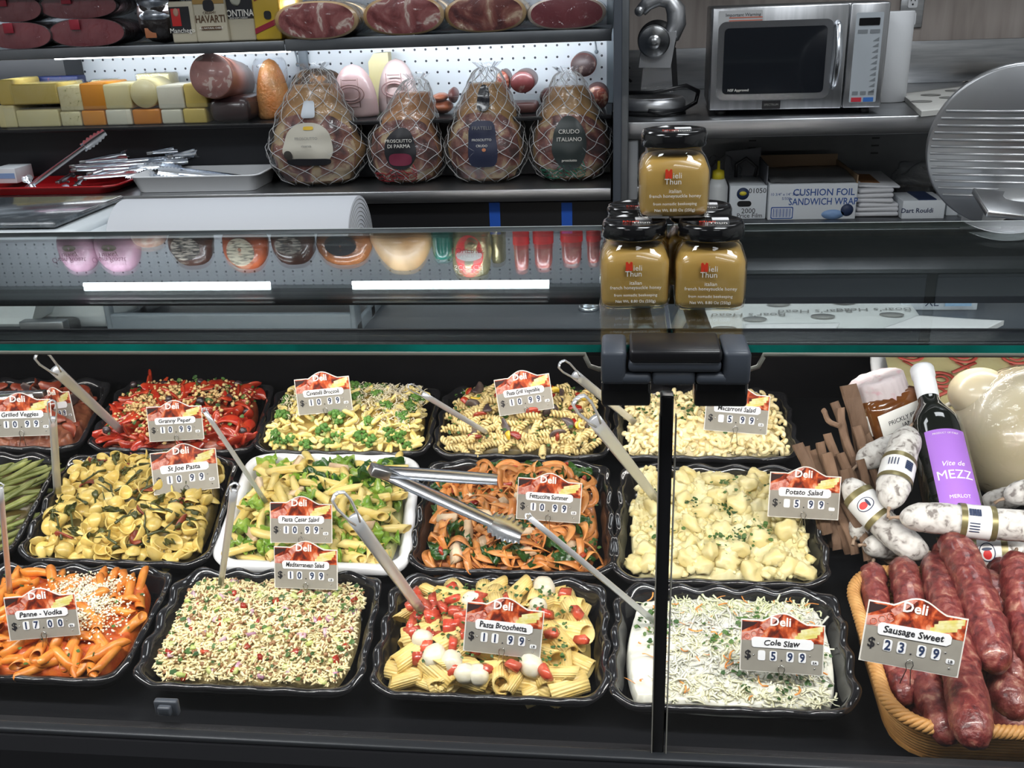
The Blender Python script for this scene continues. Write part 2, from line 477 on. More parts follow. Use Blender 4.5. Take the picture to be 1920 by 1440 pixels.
# wall shelf above the microwave, seen mirrored in the glass
za = mirY(1640, 462, 3.75).z; zb2 = mirY(1640, 425, 3.75).z
ws = thing('hanging_cabinet', 'dark steel wall cabinet above the counter, mirrored in the glass top', 'cabinet', (1.2, 3.8, za))
MB().box((0, -.06, .02), (2.3, .34, .05), bev=.004).build('shelf_board', steel_dark, ws)
MB().box((0, .02, .35), (2.3, .2, .55), bev=.004).build('body', black, ws)
mb = MB()
for k in (-.56, .56): mb.box((k, -.085, .35), (1.08, .012, .5), bev=.003)
mb.build('door', graphite, ws)

# ------------------------------------------------------------------ the deli display case
case = thing('deli_case', 'black glass-fronted deli display case holding the salad trays', 'display case', (-.3, 1.3, 0))
def D(mb, name, mats): return mb.build(name, mats, case, loc=(.3, -1.3, 0))
CL, CR = -2.05, 1.45
GF, GB = .806, 1.287
xj = onZ(1258, 632, GLZ).x
GT = .007
for x0, x1 in ((CL, xj-.002), (xj+.002, CR)):
    mb = MB().box(((x0+x1)/2, (GF+GB)/2, GLZ-GT/2), (x1-x0, GB-GF, GT))
    fidx = len(mb.f)
    mb.m[2] = 1; mb.m[0] = 1; mb.m[1] = 1
    # long front edge and the pane ends show green, the ground back edge stays clear
    D(mb, 'glass_top_pane', [glass, green_edge])
    D(MB().box(((x0+x1)/2, GB+.0015, GLZ-.0035), (x1-x0, .003, .007)), 'ground_edge', M('ground_glass_edge', (.42, .46, .46), .5))
for x0, x1 in ((CL, xj-.004), (xj+.004, CR)):
    yc = onZ(960, 543, GLZ).y
    D(MB().box(((x0+x1)/2, (yc+GB-.004)/2, GLZ-GT-.006), (x1-x0, GB-.004-yc, .008), bev=.001), 'canopy_panel', M('canopy_black', (.006, .0065, .008), .5, spec=.2))
FY = .818
FT = onY(600, 661, FY).z
FB = onY(700, 1384, FY).z
xm = onY(1248, 1000, FY).x
for x0, x1, sg in ((CL, xm-.006, 1), (xm+.006, CR, -1)):
    nx = onY(1097, 662, FY).x if sg == 1 else onY(1432, 659, FY).x
    nz = onY(1110, 692, FY).z
    # pane outline with a notch at the hinge
    rr = .012
    arc = [(nx-rr*0+0, FT)]
    if sg == 1:
        out = [(x0, FB), (x1, FB), (x1, nz), (nx+.012, nz), (nx+.004, nz+.003), (nx, nz+.012), (nx, FT), (x0, FT)]
    else:
        out = [(x0, FB), (x1, FB), (x1, FT), (nx, FT), (nx, nz+.012), (nx-.004, nz+.003), (nx-.012, nz), (x0, nz)]
    D(MB().prism(out, FY-.003, FY+.003), 'front_pane', frontglass)
    edge = M('polished_pane_edge', (.36, .33, .28), .3)
    path = out[3:] if sg == 1 else out[2:]
    if sg == 1: path = out[2:]
    else: path = out[2:]
    pts = [(a, FY, b) for a, b in (out[2:] if sg == 1 else out[2:])]
    D(MB().tube(pts, .0022, 6), 'pane_top_edge', edge)
# seal between the two panes
D(MB().box((xm-.002, FY+.004, (FB+FT)/2-.02), (.012, .016, FT-FB-.04), bev=.002), 'pane_seal', black)
D(MB().box((xm+.0065, FY-.001, (FB+FT)/2-.03), (.0012, .009, FT-FB-.06)).box((xm-.0085, FY-.001, (FB+FT)/2-.03), (.0008, .009, FT-FB-.06)), 'pane_side_edge', M('pane_side_edge', (.34, .33, .29), .3))
# hinge at the joint
hx0, hx1 = onY(1126, 700, FY-.03).x, onY(1405, 700, FY-.03).x
def hz(py): return onY(1260, py, FY-.03).z
def hx(px): return onY(px, 700, FY-.03).x
hm = [graphite, blackgloss]
D(MB().box(((hx(1180)+hx(1350))/2, FY-.018, (hz(648)+hz(672))/2), (hx(1350)-hx(1180), .05, hz(648)-hz(672)), bev=.003), 'hinge_cap', black)
D(MB().box(((hx(1177)+hx(1350))/2, FY-.016, (hz(668)+hz(692))/2), (hx(1350)-hx(1177), .05, hz(668)-hz(692)), bev=.004).box(((hx(1222)+hx(1303))/2, FY-.014, (hz(690)+hz(718))/2), (hx(1303)-hx(1222), .05, hz(690)-hz(718)), bev=.004), 'hinge_body', graphite)
for a, b, c in ((1127, 1174, 1221), (1353, 1405, 1304)):
    l, r = min(hx(a), hx(b)), max(hx(a), hx(b))
    l2, r2 = min(hx(a), hx(c), hx(b)), max(hx(a), hx(b), hx(c))
    mb = MB().box(((l+r)/2, FY-.015, (hz(652)+hz(716))/2), (r-l, .05, hz(652)-hz(716)), bev=.004)
    mb.box(((l2+r2)/2, FY-.0145, (hz(694)+hz(716))/2), (r2-l2, .05, hz(694)-hz(716)), bev=.004)
    D(mb, 'hinge_arm', graphite)
    D(MB().box(((l2+r2)/2, FY-.012, (hz(716)+hz(764))/2), (r2-l2, .035, hz(716)-hz(764)), bev=.003), 'hinge_clamp', blackgloss)
# top rail that carries the glass, lamp housing beneath
D(MB().box(((CL+CR)/2, .850, GLZ-GT-.005), (CR-CL, .030, .008), bev=.002), 'front_rail', black)
D(MB().box(((CL+CR)/2, .838, GLZ-GT-.008), (CR-CL, .006, .014), bev=.001), 'lamp_fascia', black)
D(MB().box(((CL+CR)/2, .868, H-.3015), (CR-CL, .003, .021)), 'added_light_baffle', black)  # added baffle, out of view, keeps the lamp off the honey jars
D(MB().box(((CL+CR)/2, .852, GLZ-GT-.0105), (CR-CL-.1, .014, .003)), 'lamp_strip', M('case_lamp', (1, .97, .92), emit=2.5))
# two support arms under the glass
for px in (1205, 1312):
    a = onZ(px+8, 622, GLZ-.03); b = onZ(px-16, 590, GLZ-.03)
    D(MB().tube([(a.x, .83, GLZ-.030), (a.x-.006, 1.04, GLZ-.030)], .011, 14), 'support_arm', grey_metal)
    D(MB().tube([(a.x-.006, 1.04, GLZ-.030), (a.x-.006, 1.56, H-.56)], .008, 12), 'support_post', grey_metal)
# rear worktop of the case
ZW = H-.55
D(MB().box(((CL+CR)/2, 1.83, ZW-.0075), (CR-CL, .56, .015), bev=.004), 'rear_worktop', M('slate_worktop', (.050, .058, .072), .33, mix=((.065, .075, .09), 4, .4, .6)))
D(MB().box(((CL+CR)/2, 1.90, ZW/2+.02), (CR-CL, .03, ZW-.06)), 'rear_wall', M('case_back_wall', (.003, .003, .004), .4, spec=.15))
# sloping display deck, drawn along the tray plane
YD0, YD1 = .845, 1.885
mb = MB()
dz = -.052
mb.add([(CL, YD0, lipz(YD0)+dz), (CR, YD0, lipz(YD0)+dz), (CR, YD1, lipz(YD1)+dz), (CL, YD1, lipz(YD1)+dz),
        (CL, YD0, lipz(YD0)+dz-.03), (CR, YD0, lipz(YD0)+dz-.03), (CR, YD1, lipz(YD1)+dz-.03), (CL, YD1, lipz(YD1)+dz-.03)],
       [(0, 1, 2, 3), (4, 7, 6, 5), (0, 4, 5, 1), (1, 5, 6, 2), (2, 6, 7, 3), (3, 7, 4, 0)], smooth=False)
D(mb, 'display_deck', M('deck_black', (.004, .0045, .006), .5, spec=.12))
# sill below the glass: stepped profile
zb = FB
prof = [(.800, zb-.004), (.832, zb-.004), (.845, lipz(.85)+dz-.035), (.93, .12), (.812, .12), (.812, zb-.075), (.792, zb-.070), (.788, zb-.045), (.792, zb-.018)]
mb = MB(); n = len(prof)
mb.add([(CL, a, b) for a, b in prof]+[(CR, a, b) for a, b in prof], [tuple(range(n)), tuple(range(n, 2*n))[::-1]]+[(i, (i+1) % n, (i+1) % n+n, i+n) for i in range(n)], smooth=False)
D(mb, 'base_sill', M('sill_black', (.010, .010, .012), .4))
D(MB().box(((CL+CR)/2, .81, zb-.001), (CR-CL, .014, .007), bev=.002), 'pane_channel', M('channel_black', (.03, .032, .036), .4))
zp = onY(60, 1440, .785).z
D(MB().box(((CL+CR)/2, .802, (zb-.078)/2+.03), (CR-CL, .02, zb-.078-.06), bev=.003), 'base_panel', white_p)
cx, cz, w, h = rect(292, 1312, 335, 1338, .835)
cz += h/2
D(MB().box((cx, .835, cz), (w, .008, h), bev=.002).box((cx, .830, cz), (w*.55, .01, h*.6), bev=.002), 'pane_clip', graphite)
D(MB().box(((CL+CR)/2, 1.61, ZW-.0165), (CR-CL-.1, .018, .003)), 'added_rear_fill_strip', MATS['case_lamp'])  # glowing strip added for the rear fill, hidden behind the worktop edge
# round lock on the worktop
a = onZ(1104, 580, ZW)
D(MB().lathe([(.001, 0), (.020, 0), (.020, .006), (.017, .008), (.015, .005), (.001, .005)], 24, T=TR(a)).box((a.x, a.y, a.z+.006), (.020, .004, .004)), 'round_lock', chrome)

# ------------------------------------------------------------------ trays
PH = math.atan(SL)
traym = M('black_tray_plastic', (.012, .012, .014), .14, coat=.5)
traywm = M('white_tray_plastic', (.80, .81, .84), .3, coat=.2)
class Tray:
    def __init__(s, x0, x1, y0, y1, k, label, name='salad_tray', white=False):
        s.w = x1-x0; s.d = (y1-y0)/math.cos(PH); s.k = k
        ym = (y0+y1)/2
        s.o = Vector(((x0+x1)/2, ym, lipz(ym)))
        s.R = EU(PH, 0, 0)
        s.t = thing(name, label, 'tray', s.o, (PH, 0, 0))
        hw, hd, rc = s.w/2, s.d/2, .045
        def ring(inset, z, wave):
            def f(u):
                # walk round a rounded rectangle
                a = hw-inset; b = hd-inset; r = max(rc-inset*.6, .012)
                segs = [2*(a-r), PI/2*r, 2*(b-r), PI/2*r]*2
                tot = sum(segs); t = u*tot; i = 0
                while i < 7 and t > segs[i]: t -= segs[i]; i += 1
                sgn = 1 if i < 4 else -1
                j = i % 4
                if j == 0: x, y, nx, ny = -a+r+t, -b, 0, -1
                elif j == 1: q = t/r; x, y, nx, ny = a-r+r*math.sin(q), -b+r-r*math.cos(q), math.sin(q), -math.cos(q)
                elif j == 2: x, y, nx, ny = a, -b+r+t, 1, 0
                else: q = t/r; x, y, nx, ny = a-r+r*math.cos(q), b-r+r*math.sin(q), math.cos(q), math.sin(q)
                if sgn < 0: x, y, nx, ny = -x, -y, -nx, -ny
                wv = math.sin(u*2*PI*18)
                x += nx*wv*wave*.7; y += ny*wv*wave*.7
                return (x - s.k*0 + s.k*y, y, z+wv*wave)
            return f
        rings = [ring(.004, -.012, .002), ring(.000, -.002, .0028), ring(.004, .001, .0028), ring(.010, -.001, .0028), ring(.015, -.010, .0028), ring(.024, -.040, .0012), ring(.034, -.046, 0)]
        if white: rings = [ring(.004, -.014, .0), ring(.000, -.003, .0), ring(.005, .002, .0006), ring(.015, .001, .0006), ring(.021, -.010, .0), ring(.029, -.040, 0), ring(.036, -.046, 0)]
        mb = MB(); n = 224
        mb.grid(lambda u, v: rings[min(int(round(v*6)), 6)](u), n, 6, cu=True)
        b = 6*n
        mb.f.append(list(range(b, b+n))); mb.m.append(0); mb.s.append(False)
        mb.build('tray_body', traywm if white else traym, s.t)
        s.hw, s.hd = hw-.020, hd-.016
    def P(s, x, y, z):                      # tray point to world
        return s.o + (s.R @ Vector((x+s.k*y, y, z)))
    def inside(s, x, y, mg=0.0):
        a, b, r = s.hw-mg, s.hd-mg, .03
        dx = max(abs(x)-(a-r), 0); dy = max(abs(y)-(b-r), 0)
        return abs(x) <= a and abs(y) <= b and dx*dx+dy*dy <= r*r
    def hgt(s, x, y):
        u = min(abs(x)/s.hw, 1); v = min(abs(y)/s.hd, 1)
        e = (1-u**3.2)*(1-v**2.6)
        return s.base + s.rise*e + s.lump*noise.noise(Vector((x*26+s.o.x*9, y*26+s.o.y*5, s.seed)))
    def mound(s, name, mat, base, rise, lump, label, cat='food', seed=0, nx=70, ny=56, fine=0.0, finesc=90, lump2=0, sc2=12, fill=(.955, .94)):
        s.base, s.rise, s.lump, s.seed = base, rise, lump, seed
        def fn(u, v):
            # map the square onto the rounded rectangle
            x, y = (u*2-1), (v*2-1)
            q = 1-.12*(x*x*y*y)
            x, y = x*s.hw*q*fill[0], y*s.hd*q*fill[1]
            z = s.hgt(x, y)
            if fine: z += fine*noise.fractal(Vector((x*finesc, y*finesc, seed)), 1.0, 2.0, 3)
            if lump2:
                c = noise.voronoi(Vector((x, y, seed*.01))*sc2*3)[0]
                z += lump2*(.5-c[0]*1.2)
            if u in (0, 1) or v in (0, 1): z = min(z, -.03)
            return (x+s.k*y, y, z)
        o = MB().grid(fn, nx, ny).build(name, mat, None, s.o, (PH, 0, 0))
        return tag(o, label, cat, kind='stuff')
    def spots(s, n, mg, best=6, box=None, edge=0):
        pts = []
        for _ in range(n):
            b = None; bd = -1
            for _ in range(best):
                while True:
                    if box: x = rnd.uniform(box[0], box[1])*s.hw; y = rnd.uniform(box[2], box[3])*s.hd
                    else: x = rnd.uniform(-s.hw, s.hw); y = rnd.uniform(-s.hd, s.hd)
                    if s.inside(x, y, mg): break
                dd = min(((x-a)**2+(y-c)**2 for a, c in pts), default=1)
                if dd > bd: bd = dd; b = (x, y)
            pts.append(b)
        return pts
    def scatter(s, protos, n, name, label, cat, group, lift=.004, jz=.004, tilt=.35, mg=.01, box=None, best=6, yaw=None, spots=None, scale=(.9, 1.1), roll=True):
        out = []
        for i, (x, y) in enumerate(spots or s.spots(n, mg, best, box)):
            me, mt = protos[i % len(protos)]
            o = link(name, me)
            z = s.hgt(x, y)+lift+rnd.uniform(-jz, jz)
            o.location = s.P(x, y, z)
            yw = rnd.uniform(0, 2*PI) if yaw is None else rnd.uniform(*yaw)
            r = s.R @ EU(0, 0, yw) @ EU(rnd.uniform(-tilt, tilt), rnd.uniform(-tilt, tilt), 0) @ EU(rnd.uniform(0, 2*PI) if roll else 0, 0, 0)
            o.rotation_euler = r.to_euler()
            k = rnd.uniform(*scale); o.scale = (k, k, k)
            tag(o, label, cat, group)
            out.append(o)
        return out
    def bits(s, name, mats, n, size, label, cat='garnish', lift=.006, jz=.002, mg=.006, shape='flake', centres=None, spread=.02, asp=1.0):
        """uncountable small bits as one object"""
        mb = MB()
        nm = len(mats)
        for i in range(n):
            if centres:
                cx, cy = centres[i % len(centres)]
                x = cx*s.hw+rnd.gauss(0, spread); y = cy*s.hd+rnd.gauss(0, spread)
                if not s.inside(x, y, mg): continue
            else:
                x, y = s.spots(1, mg, 1)[0]
            z = s.hgt(x, y)+lift+rnd.uniform(-jz, jz)
            T = TR((x+s.k*y, y, z), EU(0, 0, rnd.uniform(0, 6.3)) @ EU(rnd.uniform(-.6, .6), rnd.uniform(-.6, .6), 0))
            k = size*rnd.uniform(.6, 1.4)
            if shape == 'flake':
                vs = [(k*math.cos(a)*rnd.uniform(.5, 1)*asp, k*math.sin(a)*rnd.uniform(.5, 1), k*.12*math.sin(2*a)) for a in [j*PI/3 for j in range(6)]]
                mb.add(vs+[(a, b, c-k*.12) for a, b, c in vs], [tuple(range(6)), tuple(range(6, 12))[::-1]]+[(j, j+6, (j+1) % 6+6, (j+1) % 6) for j in range(6)], i % nm, False, T)
            elif shape == 'grain':
                mb.ball((0, 0, 0), (k, k*.30, k*.30), 6, i % nm, T)
            elif shape == 'ball':
                mb.ball((0, 0, 0), k, 8, i % nm, T, jit=.3, seed=i)
            elif shape == 'crumb':
                mb.ball((0, 0, 0), (k, k*.8, k*.7), 6, i % nm, T, jit=.8, seed=i)
            elif shape == 'cube':
                mb.box((0, 0, 0), (k, k*rnd.uniform(.6, 1), k*rnd.uniform(.5, .9)), i % nm, bev=k*.15, T=T, seg=1)
            elif shape == 'shred':
                L = k*rnd.uniform(2, 5); c = rnd.uniform(-.4, .4)*L
                pts = [(L*(t-.5), c*(t-.5)**2*4, .15*L*math.sin(t*3+i)) for t in (0, .33, .67, 1)]
                mb.tube(pts, k*.32, 4, i % nm, T, flat=.4)
        o = mb.build(name, mats, None, s.o, (PH, 0, 0))
        return tag(o, label, cat, kind='stuff')

# ------------------------------------------------------------------ shapes of the food
def mesh_of(mb, mats):
    o = mb.build('food', mats); me = o.data; bpy.data.objects.remove(o); return me
def tube_pasta(Lh, R, cut, wall, ridges, mats, n=40, squash=.9, bend=0):
    mb = MB()
    def fn(u, v):
        a = 2*PI*u
        # v: 0..1 outer from left to right, then inner back
        k = int(round(v*9))
        if k <= 4: t = k/4*2-1; r = R*(1+ridges*(math.cos(a*20)))
        else: t = 1-(k-5)/4*2; r = R-wall
        x = t*Lh+cut*R*math.cos(a)*(1 if True else 0)
        return (x, r*math.sin(a), r*squash*math.cos(a)+bend*(1-t*t))
    mb.grid(fn, n, 9, cu=True)
    # close the two cut ends
    mb.f += [[j, 9*n+j, 9*n+(j+1) % n, (j+1) % n] for j in range(n)]; mb.m += [0]*n; mb.s += [False]*n
    return mesh_of(mb, mats)
def orecchietta(R, mats, fold=0.0, seed=0):
    mb = MB()
    prof = [(0.0002, -.45*R), (.35*R, -.42*R), (.7*R, -.22*R), (.93*R, .08*R), (1.0*R, .22*R), (.93*R, .30*R), (.80*R, .16*R), (.55*R, -.10*R), (.25*R, -.22*R), (.0002, -.24*R)]
    def fn(u, v):
        k = int(round(v*9)); r, z = prof[k]; a = 2*PI*u
        q = 1+.10*noise.noise(Vector((math.cos(a), math.sin(a), seed)))
        x, y = r*math.cos(a)*q*1.1, r*math.sin(a)*q*.92
        z += fold*(x*x/R)
        return (x, y, z)
    mb.grid(fn, 22, 9, cu=True)
    return mesh_of(mb, mats)
def fusillo(mats):
    mb = MB(); L = .044
    for ph in (0, PI):
        pts = [(L*(t-.5), .0042*math.cos(t*2*PI*3.2+ph), .0042*math.sin(t*2*PI*3.2+ph)) for t in [i/40 for i in range(41)]]
        mb.tube(pts, .0027, 6)
    return mesh_of(mb, mats)
def cavatello(mats, seed=0):
    mb = MB()
    def fn(u, v):
        a = 2*PI*u; t = v*2-1; r = .0046*math.sqrt(max(0.0, 1-t**4))+.0002
        d = 1-.65*max(0, math.cos(a))**2
        return (t*.0135, r*math.sin(a), r*d*math.cos(a)-.003*t*t+.002)
    mb.grid(fn, 14, 10, cu=True, caps=True)
    return mesh_of(mb, mats)
def elbow(mats):
    mb = MB()
    pts = [(.0075*math.cos(a), .0075*math.sin(a), 0) for a in [PI*1.15*i/10 for i in range(11)]]
    mb.tube(pts, .0040, 10, caps=False)
    mb.tube(pts, .0022, 8, caps=False)
    for k in (0, 10):
        b = k*10; c = 110+k*8
        mb.f.append([b+j for j in range(10)]); mb.m.append(0); mb.s.append(False)
    return mesh_of(mb, mats)
def ribbon(mats, seed, L=.15, w=.0115):
    r = random.Random(seed); mb = MB()
    a0, a1, f1 = r.uniform(0, 6), r.uniform(0, 6), r.uniform(1, 2.2)
    def path(t):
        s_ = (t-.5)
        k = r0_
        return Vector((math.cos(a0+s_*k)*.032*(1+.3*math.sin(a1+4*t)), math.sin(a0+s_*k)*.026, .011*math.sin(f1*6*t+a1)))
    r0_ = r.uniform(3.0, 6.5)
    n = 36; vs = []
    tw = r.uniform(2, 7)
    for i in range(n+1):
        t = i/n; p = path(t); d = (path(min(t+.02, 1.02))-path(t-.02)).normalized()
        e = Vector((0, 0, 1)).cross(d).normalized(); g = d.cross(e)
        ang = .9*math.sin(tw*t+a1); side = e*math.cos(ang)+g*math.sin(ang); nn = d.cross(side)*.0007
        for sg in (-1, 1):
            vs.append(p+side*(sg*w/2)+nn); vs.append(p+side*(sg*w/2)-nn)
    fs = []
    for i in range(n):
        b = i*4; c = b+4
        fs += [(b, b+2, c+2, c), (b+1, c+1, c+3, b+3), (b, c, c+1, b+1), (b+2, b+3, c+3, c+2)]
    fs += [(0, 1, 3, 2), (n*4, n*4+2, n*4+3, n*4+1)]
    mb.add(vs, fs)
    return mesh_of(mb, mats)
def leaf(mats, L, W, ruffle, seed, curl=.3, notch=0):
    def fn(u, v):
        x = (u-.5)*L; s_ = math.sin(PI*min(max(u, .02), .98))**.75
        w = W*s_*(1+notch*noise.noise(Vector((u*7, seed, v*2))))
        y = (v-.5)*w
        z = curl*L*(-(u-.5)**2*1.6+abs(v-.5)*.35*W/L*2)+ruffle*noise.noise(Vector((u*5, v*4, seed*3.3)))*L*(.3+abs(v-.5)*2)
        return (x, y, z)
    mb = MB(); mb.grid(fn, 20, 10)
    k = len(mb.v); mb.v += [(a, b, c-.0006) for a, b, c in mb.v]
    f2 = [[i+k for i in f[::-1]] for f in mb.f]; mb.m += mb.m[:]; mb.s += mb.s[:]; mb.f += f2
    return mesh_of(mb, mats)
def chunk(mats, d, seed, jit=.34, n=10):
    mb = MB(); r = random.Random(seed)
    bm = bmesh.new(); bmesh.ops.create_cube(bm, size=1)
    for v in bm.verts: v.co = Vector((v.co.x*d[0]*r.uniform(1-jit, 1+jit), v.co.y*d[1]*r.uniform(1-jit, 1+jit), v.co.z*d[2]*r.uniform(1-jit, 1+jit)))
    bmesh.ops.bevel(bm, geom=bm.edges[:], offset=min(d)*.12, segments=2, affect='EDGES')
    bm.verts.index_update()
    mb.add([v.co.copy() for v in bm.verts], [[v.index for v in f.verts] for f in bm.faces]); bm.free()
    return mesh_of(mb, mats)
def strip(mats, L, W, T_, seed):
    """a bent flesh strip (pepper, onion)"""
    r = random.Random(seed); c = r.uniform(.5, 1.4); tw = r.uniform(-.8, .8)
    def fn(u, v):
        a = 2*PI*u; t = v*2-1; s_ = (1-abs(t)**5)**.5
        y, z = W/2*math.cos(a)*s_, T_/2*math.sin(a)*s_
        q = tw*t; y, z = y*math.cos(q)-z*math.sin(q), y*math.sin(q)+z*math.cos(q)
        return (t*L/2, y+c*L*.16*t*t, z+.10*L*c*(1-t*t))
    return mesh_of(MB().grid(fn, 10, 12, cu=True, caps=True), mats)
def lumpball(mats, r, seed, jit=.25, n=16):
    return mesh_of(MB().ball((0, 0, 0), r, n, jit=jit, seed=seed), mats)
def floret(head, stemm, seed, R=.014):
    r = random.Random(seed); mb = MB()
    mb.tube([(0, 0, -.022), (0, 0, -.008), (0, 0, 0)], [.005, .0045, .006], 8, 1)
    for k in range(6):
        a = k*PI/3; mb.tube([(0, 0, -.010), (R*.6*math.cos(a), R*.6*math.sin(a), .002)], [.003, .002], 6, 1)
    for k in range(26):
        a = r.uniform(0, 6.3); b = r.uniform(.1, 1.4); q = R*r.uniform(.75, 1)
        mb.ball((q*math.cos(a)*math.cos(b), q*math.sin(a)*math.cos(b), q*math.sin(b)*.8), R*r.uniform(.20, .34), 7, 0, jit=.5, seed=k)
    return mesh_of(mb, [head, stemm])

# food materials
def F(name, c1, c2, sc=60, rough=.38, bump=(180, .2), lo=.35, hi=.68, coat=.15, sss=.08, vary=.12):
    mt = M(name, c1, rough, mix=(c2, sc, lo, hi), bump=bump, coat=coat, sss=sss)
    return per_object(mt, vary) if vary else mt
penne_o = F('vodka_penne', (.58, .15, .015), (.68, .26, .04), 70)
sauce_o = F('vodka_sauce', (.40, .05, .006), (.56, .13, .018), 70, .42, (110, .7), vary=0)
penne_y = F('plain_penne', (.70, .52, .14), (.76, .61, .24), 55)
rig_y = F('rigatoni_pasta', (.68, .47, .13), (.76, .59, .25), 45, vary=.14)
orec_y = F('orecchiette_pasta', (.76, .59, .20), (.62, .45, .11), 60, .32, vary=.18)
fus_y = F('fusilli_pasta', (.74, .60, .30), (.64, .48, .19), 60)
cav_y = F('cavatelli_pasta', (.76, .66, .30), (.76, .57, .15), 70, vary=.16)
elb_y = F('elbow_pasta', (.80, .66, .34), (.85, .74, .46), 60, .3)
fet_o = F('fettuccine_pasta', (.60, .20, .045), (.68, .30, .09), 50, .35, vary=.2)
tomato = F('tomato_flesh', (.46, .04, .02), (.58, .11, .06), 60, .22, (90, .15), coat=.5, vary=.25)
pepper = F('red_pepper', (.27, .012, .008), (.40, .05, .016), 40, .22, (60, .15), coat=.5, vary=.3)
mozz = F('mozzarella', (.72, .68, .56), (.66, .60, .44), 90, .3, (60, .1), vary=.05)
olive = F('black_olive', (.02, .016, .018), (.05, .03, .035), 30, .25)
onionm = F('red_onion', (.42, .20, .30), (.55, .40, .45), 50, .3)
celery = F('celery_bits', (.42, .50, .12), (.55, .60, .26), 50, .3)
romaine = F('romaine_leaf', (.10, .26, .012), (.34, .46, .07), 30, .3, (40, .4), vary=.25)
spinach = F('spinach_leaf', (.012, .055, .008), (.028, .10, .014), 40, .28, (60, .5), vary=.25)
herb1 = F('parsley_dark', (.014, .050, .008), (.028, .088, .014), 60, .5, vary=0, coat=0)
herb2 = F('parsley_light', (.035, .10, .015), (.07, .15, .028), 60, .5, vary=0, coat=0)
orzo = F('orzo_grain', (.72, .58, .30), (.80, .70, .44), 40, .35, vary=0)
orzo2 = F('orzo_grain_pale', (.80, .72, .48), (.70, .56, .28), 40, .35, vary=0)
lentil = F('brown_lentil', (.22, .10, .04), (.34, .18, .08), 50, .45, vary=0)
cheese_g = F('grated_cheese', (.86, .76, .54), (.9, .84, .68), 50, .6, vary=0, coat=0)
crumbs = F('breadcrumbs', (.50, .33, .13), (.62, .46, .22), 80, .7, vary=0, coat=0)
chicken = F('grilled_chicken', (.62, .42, .25), (.76, .62, .45), 35, .5, (70, .5), vary=.15)
pot = F('potato_salad_dressing', (.72, .64, .33), (.80, .74, .46), 35, .42, (70, .5), vary=0)
potchunk = F('potato_chunk', (.70, .58, .25), (.76, .68, .38), 30, .4, (60, .3), vary=.08)
slaw = F('slaw_dressing', (.62, .61, .53), (.68, .67, .60), 40, .35, (50, .3), vary=0)
shred1 = F('cabbage_shred', (.76, .73, .48), (.82, .80, .62), 40, .35, vary=0)
shred2 = F('cabbage_shred_green', (.70, .74, .42), (.80, .80, .60), 40, .35, vary=0)
carrot = F('carrot_shred', (.72, .22, .03), (.80, .34, .08), 40, .4, vary=0)
brocc = F('broccoli_head', (.05, .15, .02), (.12, .26, .04), 160, .6, (300, .8), vary=.2, coat=0)
broccs = F('broccoli_stem', (.42, .50, .16), (.52, .58, .26), 40, .4, vary=0)
raabe = F('wilted_greens', (.03, .042, .008), (.085, .09, .02), 60, .4, vary=.3)
eggpl = F('eggplant_skin', (.045, .028, .035), (.14, .10, .08), 40, .35, vary=.2)
yellowp = F('yellow_pepper', (.75, .48, .03), (.80, .58, .10), 40, .25)
asp = F('asparagus', (.16, .20, .05), (.30, .32, .10), 40, .4, (60, .3), vary=.3)
sundried = F('sun_dried_tomato', (.20, .03, .018), (.30, .07, .03), 50, .35)
dimveg = F('dim_roast_veg', (.13, .035, .02), (.28, .10, .05), 40, .4, (60, .6), vary=0)
under_pasta = F('pasta_dressing', (.30, .20, .045), (.40, .27, .07), 60, .4, (90, .5), vary=0)
under_green = F('dark_dressing', (.08, .06, .015), (.16, .11, .03), 60, .4, (90, .5), vary=0)

# ------------------------------------------------------------------ front row
T_pen = Tray(-1.008, -.683, 1.006, 1.247, -.05, 'black scalloped tray of orange penne in vodka sauce')
T_pen.mound('vodka_sauce', sauce_o, -.012, .020, .012, 'orange tomato cream sauce under the penne with grated cheese', 'sauce', 1, fine=.004)
pm = [(tube_pasta(.025, .0073, .9, .0014, 0, penne_o, 20, bend=b), None) for b in (0, .002, .004)]
T_pen.scatter(pm, 70, 'penne', 'orange penne tube coated in vodka sauce in the front tray', 'pasta', 'penne in vodka sauce', .004, .004, .35, .012)
T_pen.scatter(pm, 14, 'penne', 'orange penne tube coated in vodka sauce in the front tray', 'pasta', 'penne in vodka sauce', .005, .003, .3, .008, box=(-.95, .95, -1, -.78))
T_pen.bits('grated_cheese', [cheese_g], 2600, .0018, 'white grated cheese heaped on the orange penne', lift=.010, jz=.006, shape='crumb', centres=[(.30, .30), (.45, .5), (.2, .55), (.5, .15), (.1, .1), (.55, -.1)], spread=.020)
T_pen.bits('parsley', [herb1, herb2], 60, .004, 'chopped parsley on the orange penne', lift=.013)

T_med = Tray(-.677, -.346, 1.004, 1.247, -.07, 'black scalloped tray of mixed grain and vegetable salad')
T_med.mound('grain_salad', F('grain_bed', (.30, .21, .08), (.52, .42, .2), 200, .5, (260, .8), vary=0), -.012, .020, .008, 'bed of pale orzo grains in the mediterranean salad', 'salad', 2)
T_med.bits('orzo_grains', [orzo, orzo2, orzo], 4600, .0050, 'loose pale orzo grains covering the mediterranean salad', 'salad', lift=.003, jz=.003, shape='grain')
T_med.bits('lentils', [lentil], 420, .0026, 'brown lentils scattered among pale orzo grains', 'salad', lift=.004, shape='ball')
T_med.bits('parsley', [herb1, herb2], 150, .0048, 'green herb flakes scattered on the orzo salad', lift=.007)
cubes = lambda mt, d, k=4: [(chunk(mt, d, i), None) for i in range(k)]
T_med.scatter(cubes(pepper, (.011, .009, .006)), 24, 'pepper_dice', 'diced red pepper piece in the orzo salad', 'vegetable', 'red pepper dice in the orzo salad', .003, .002, .5)
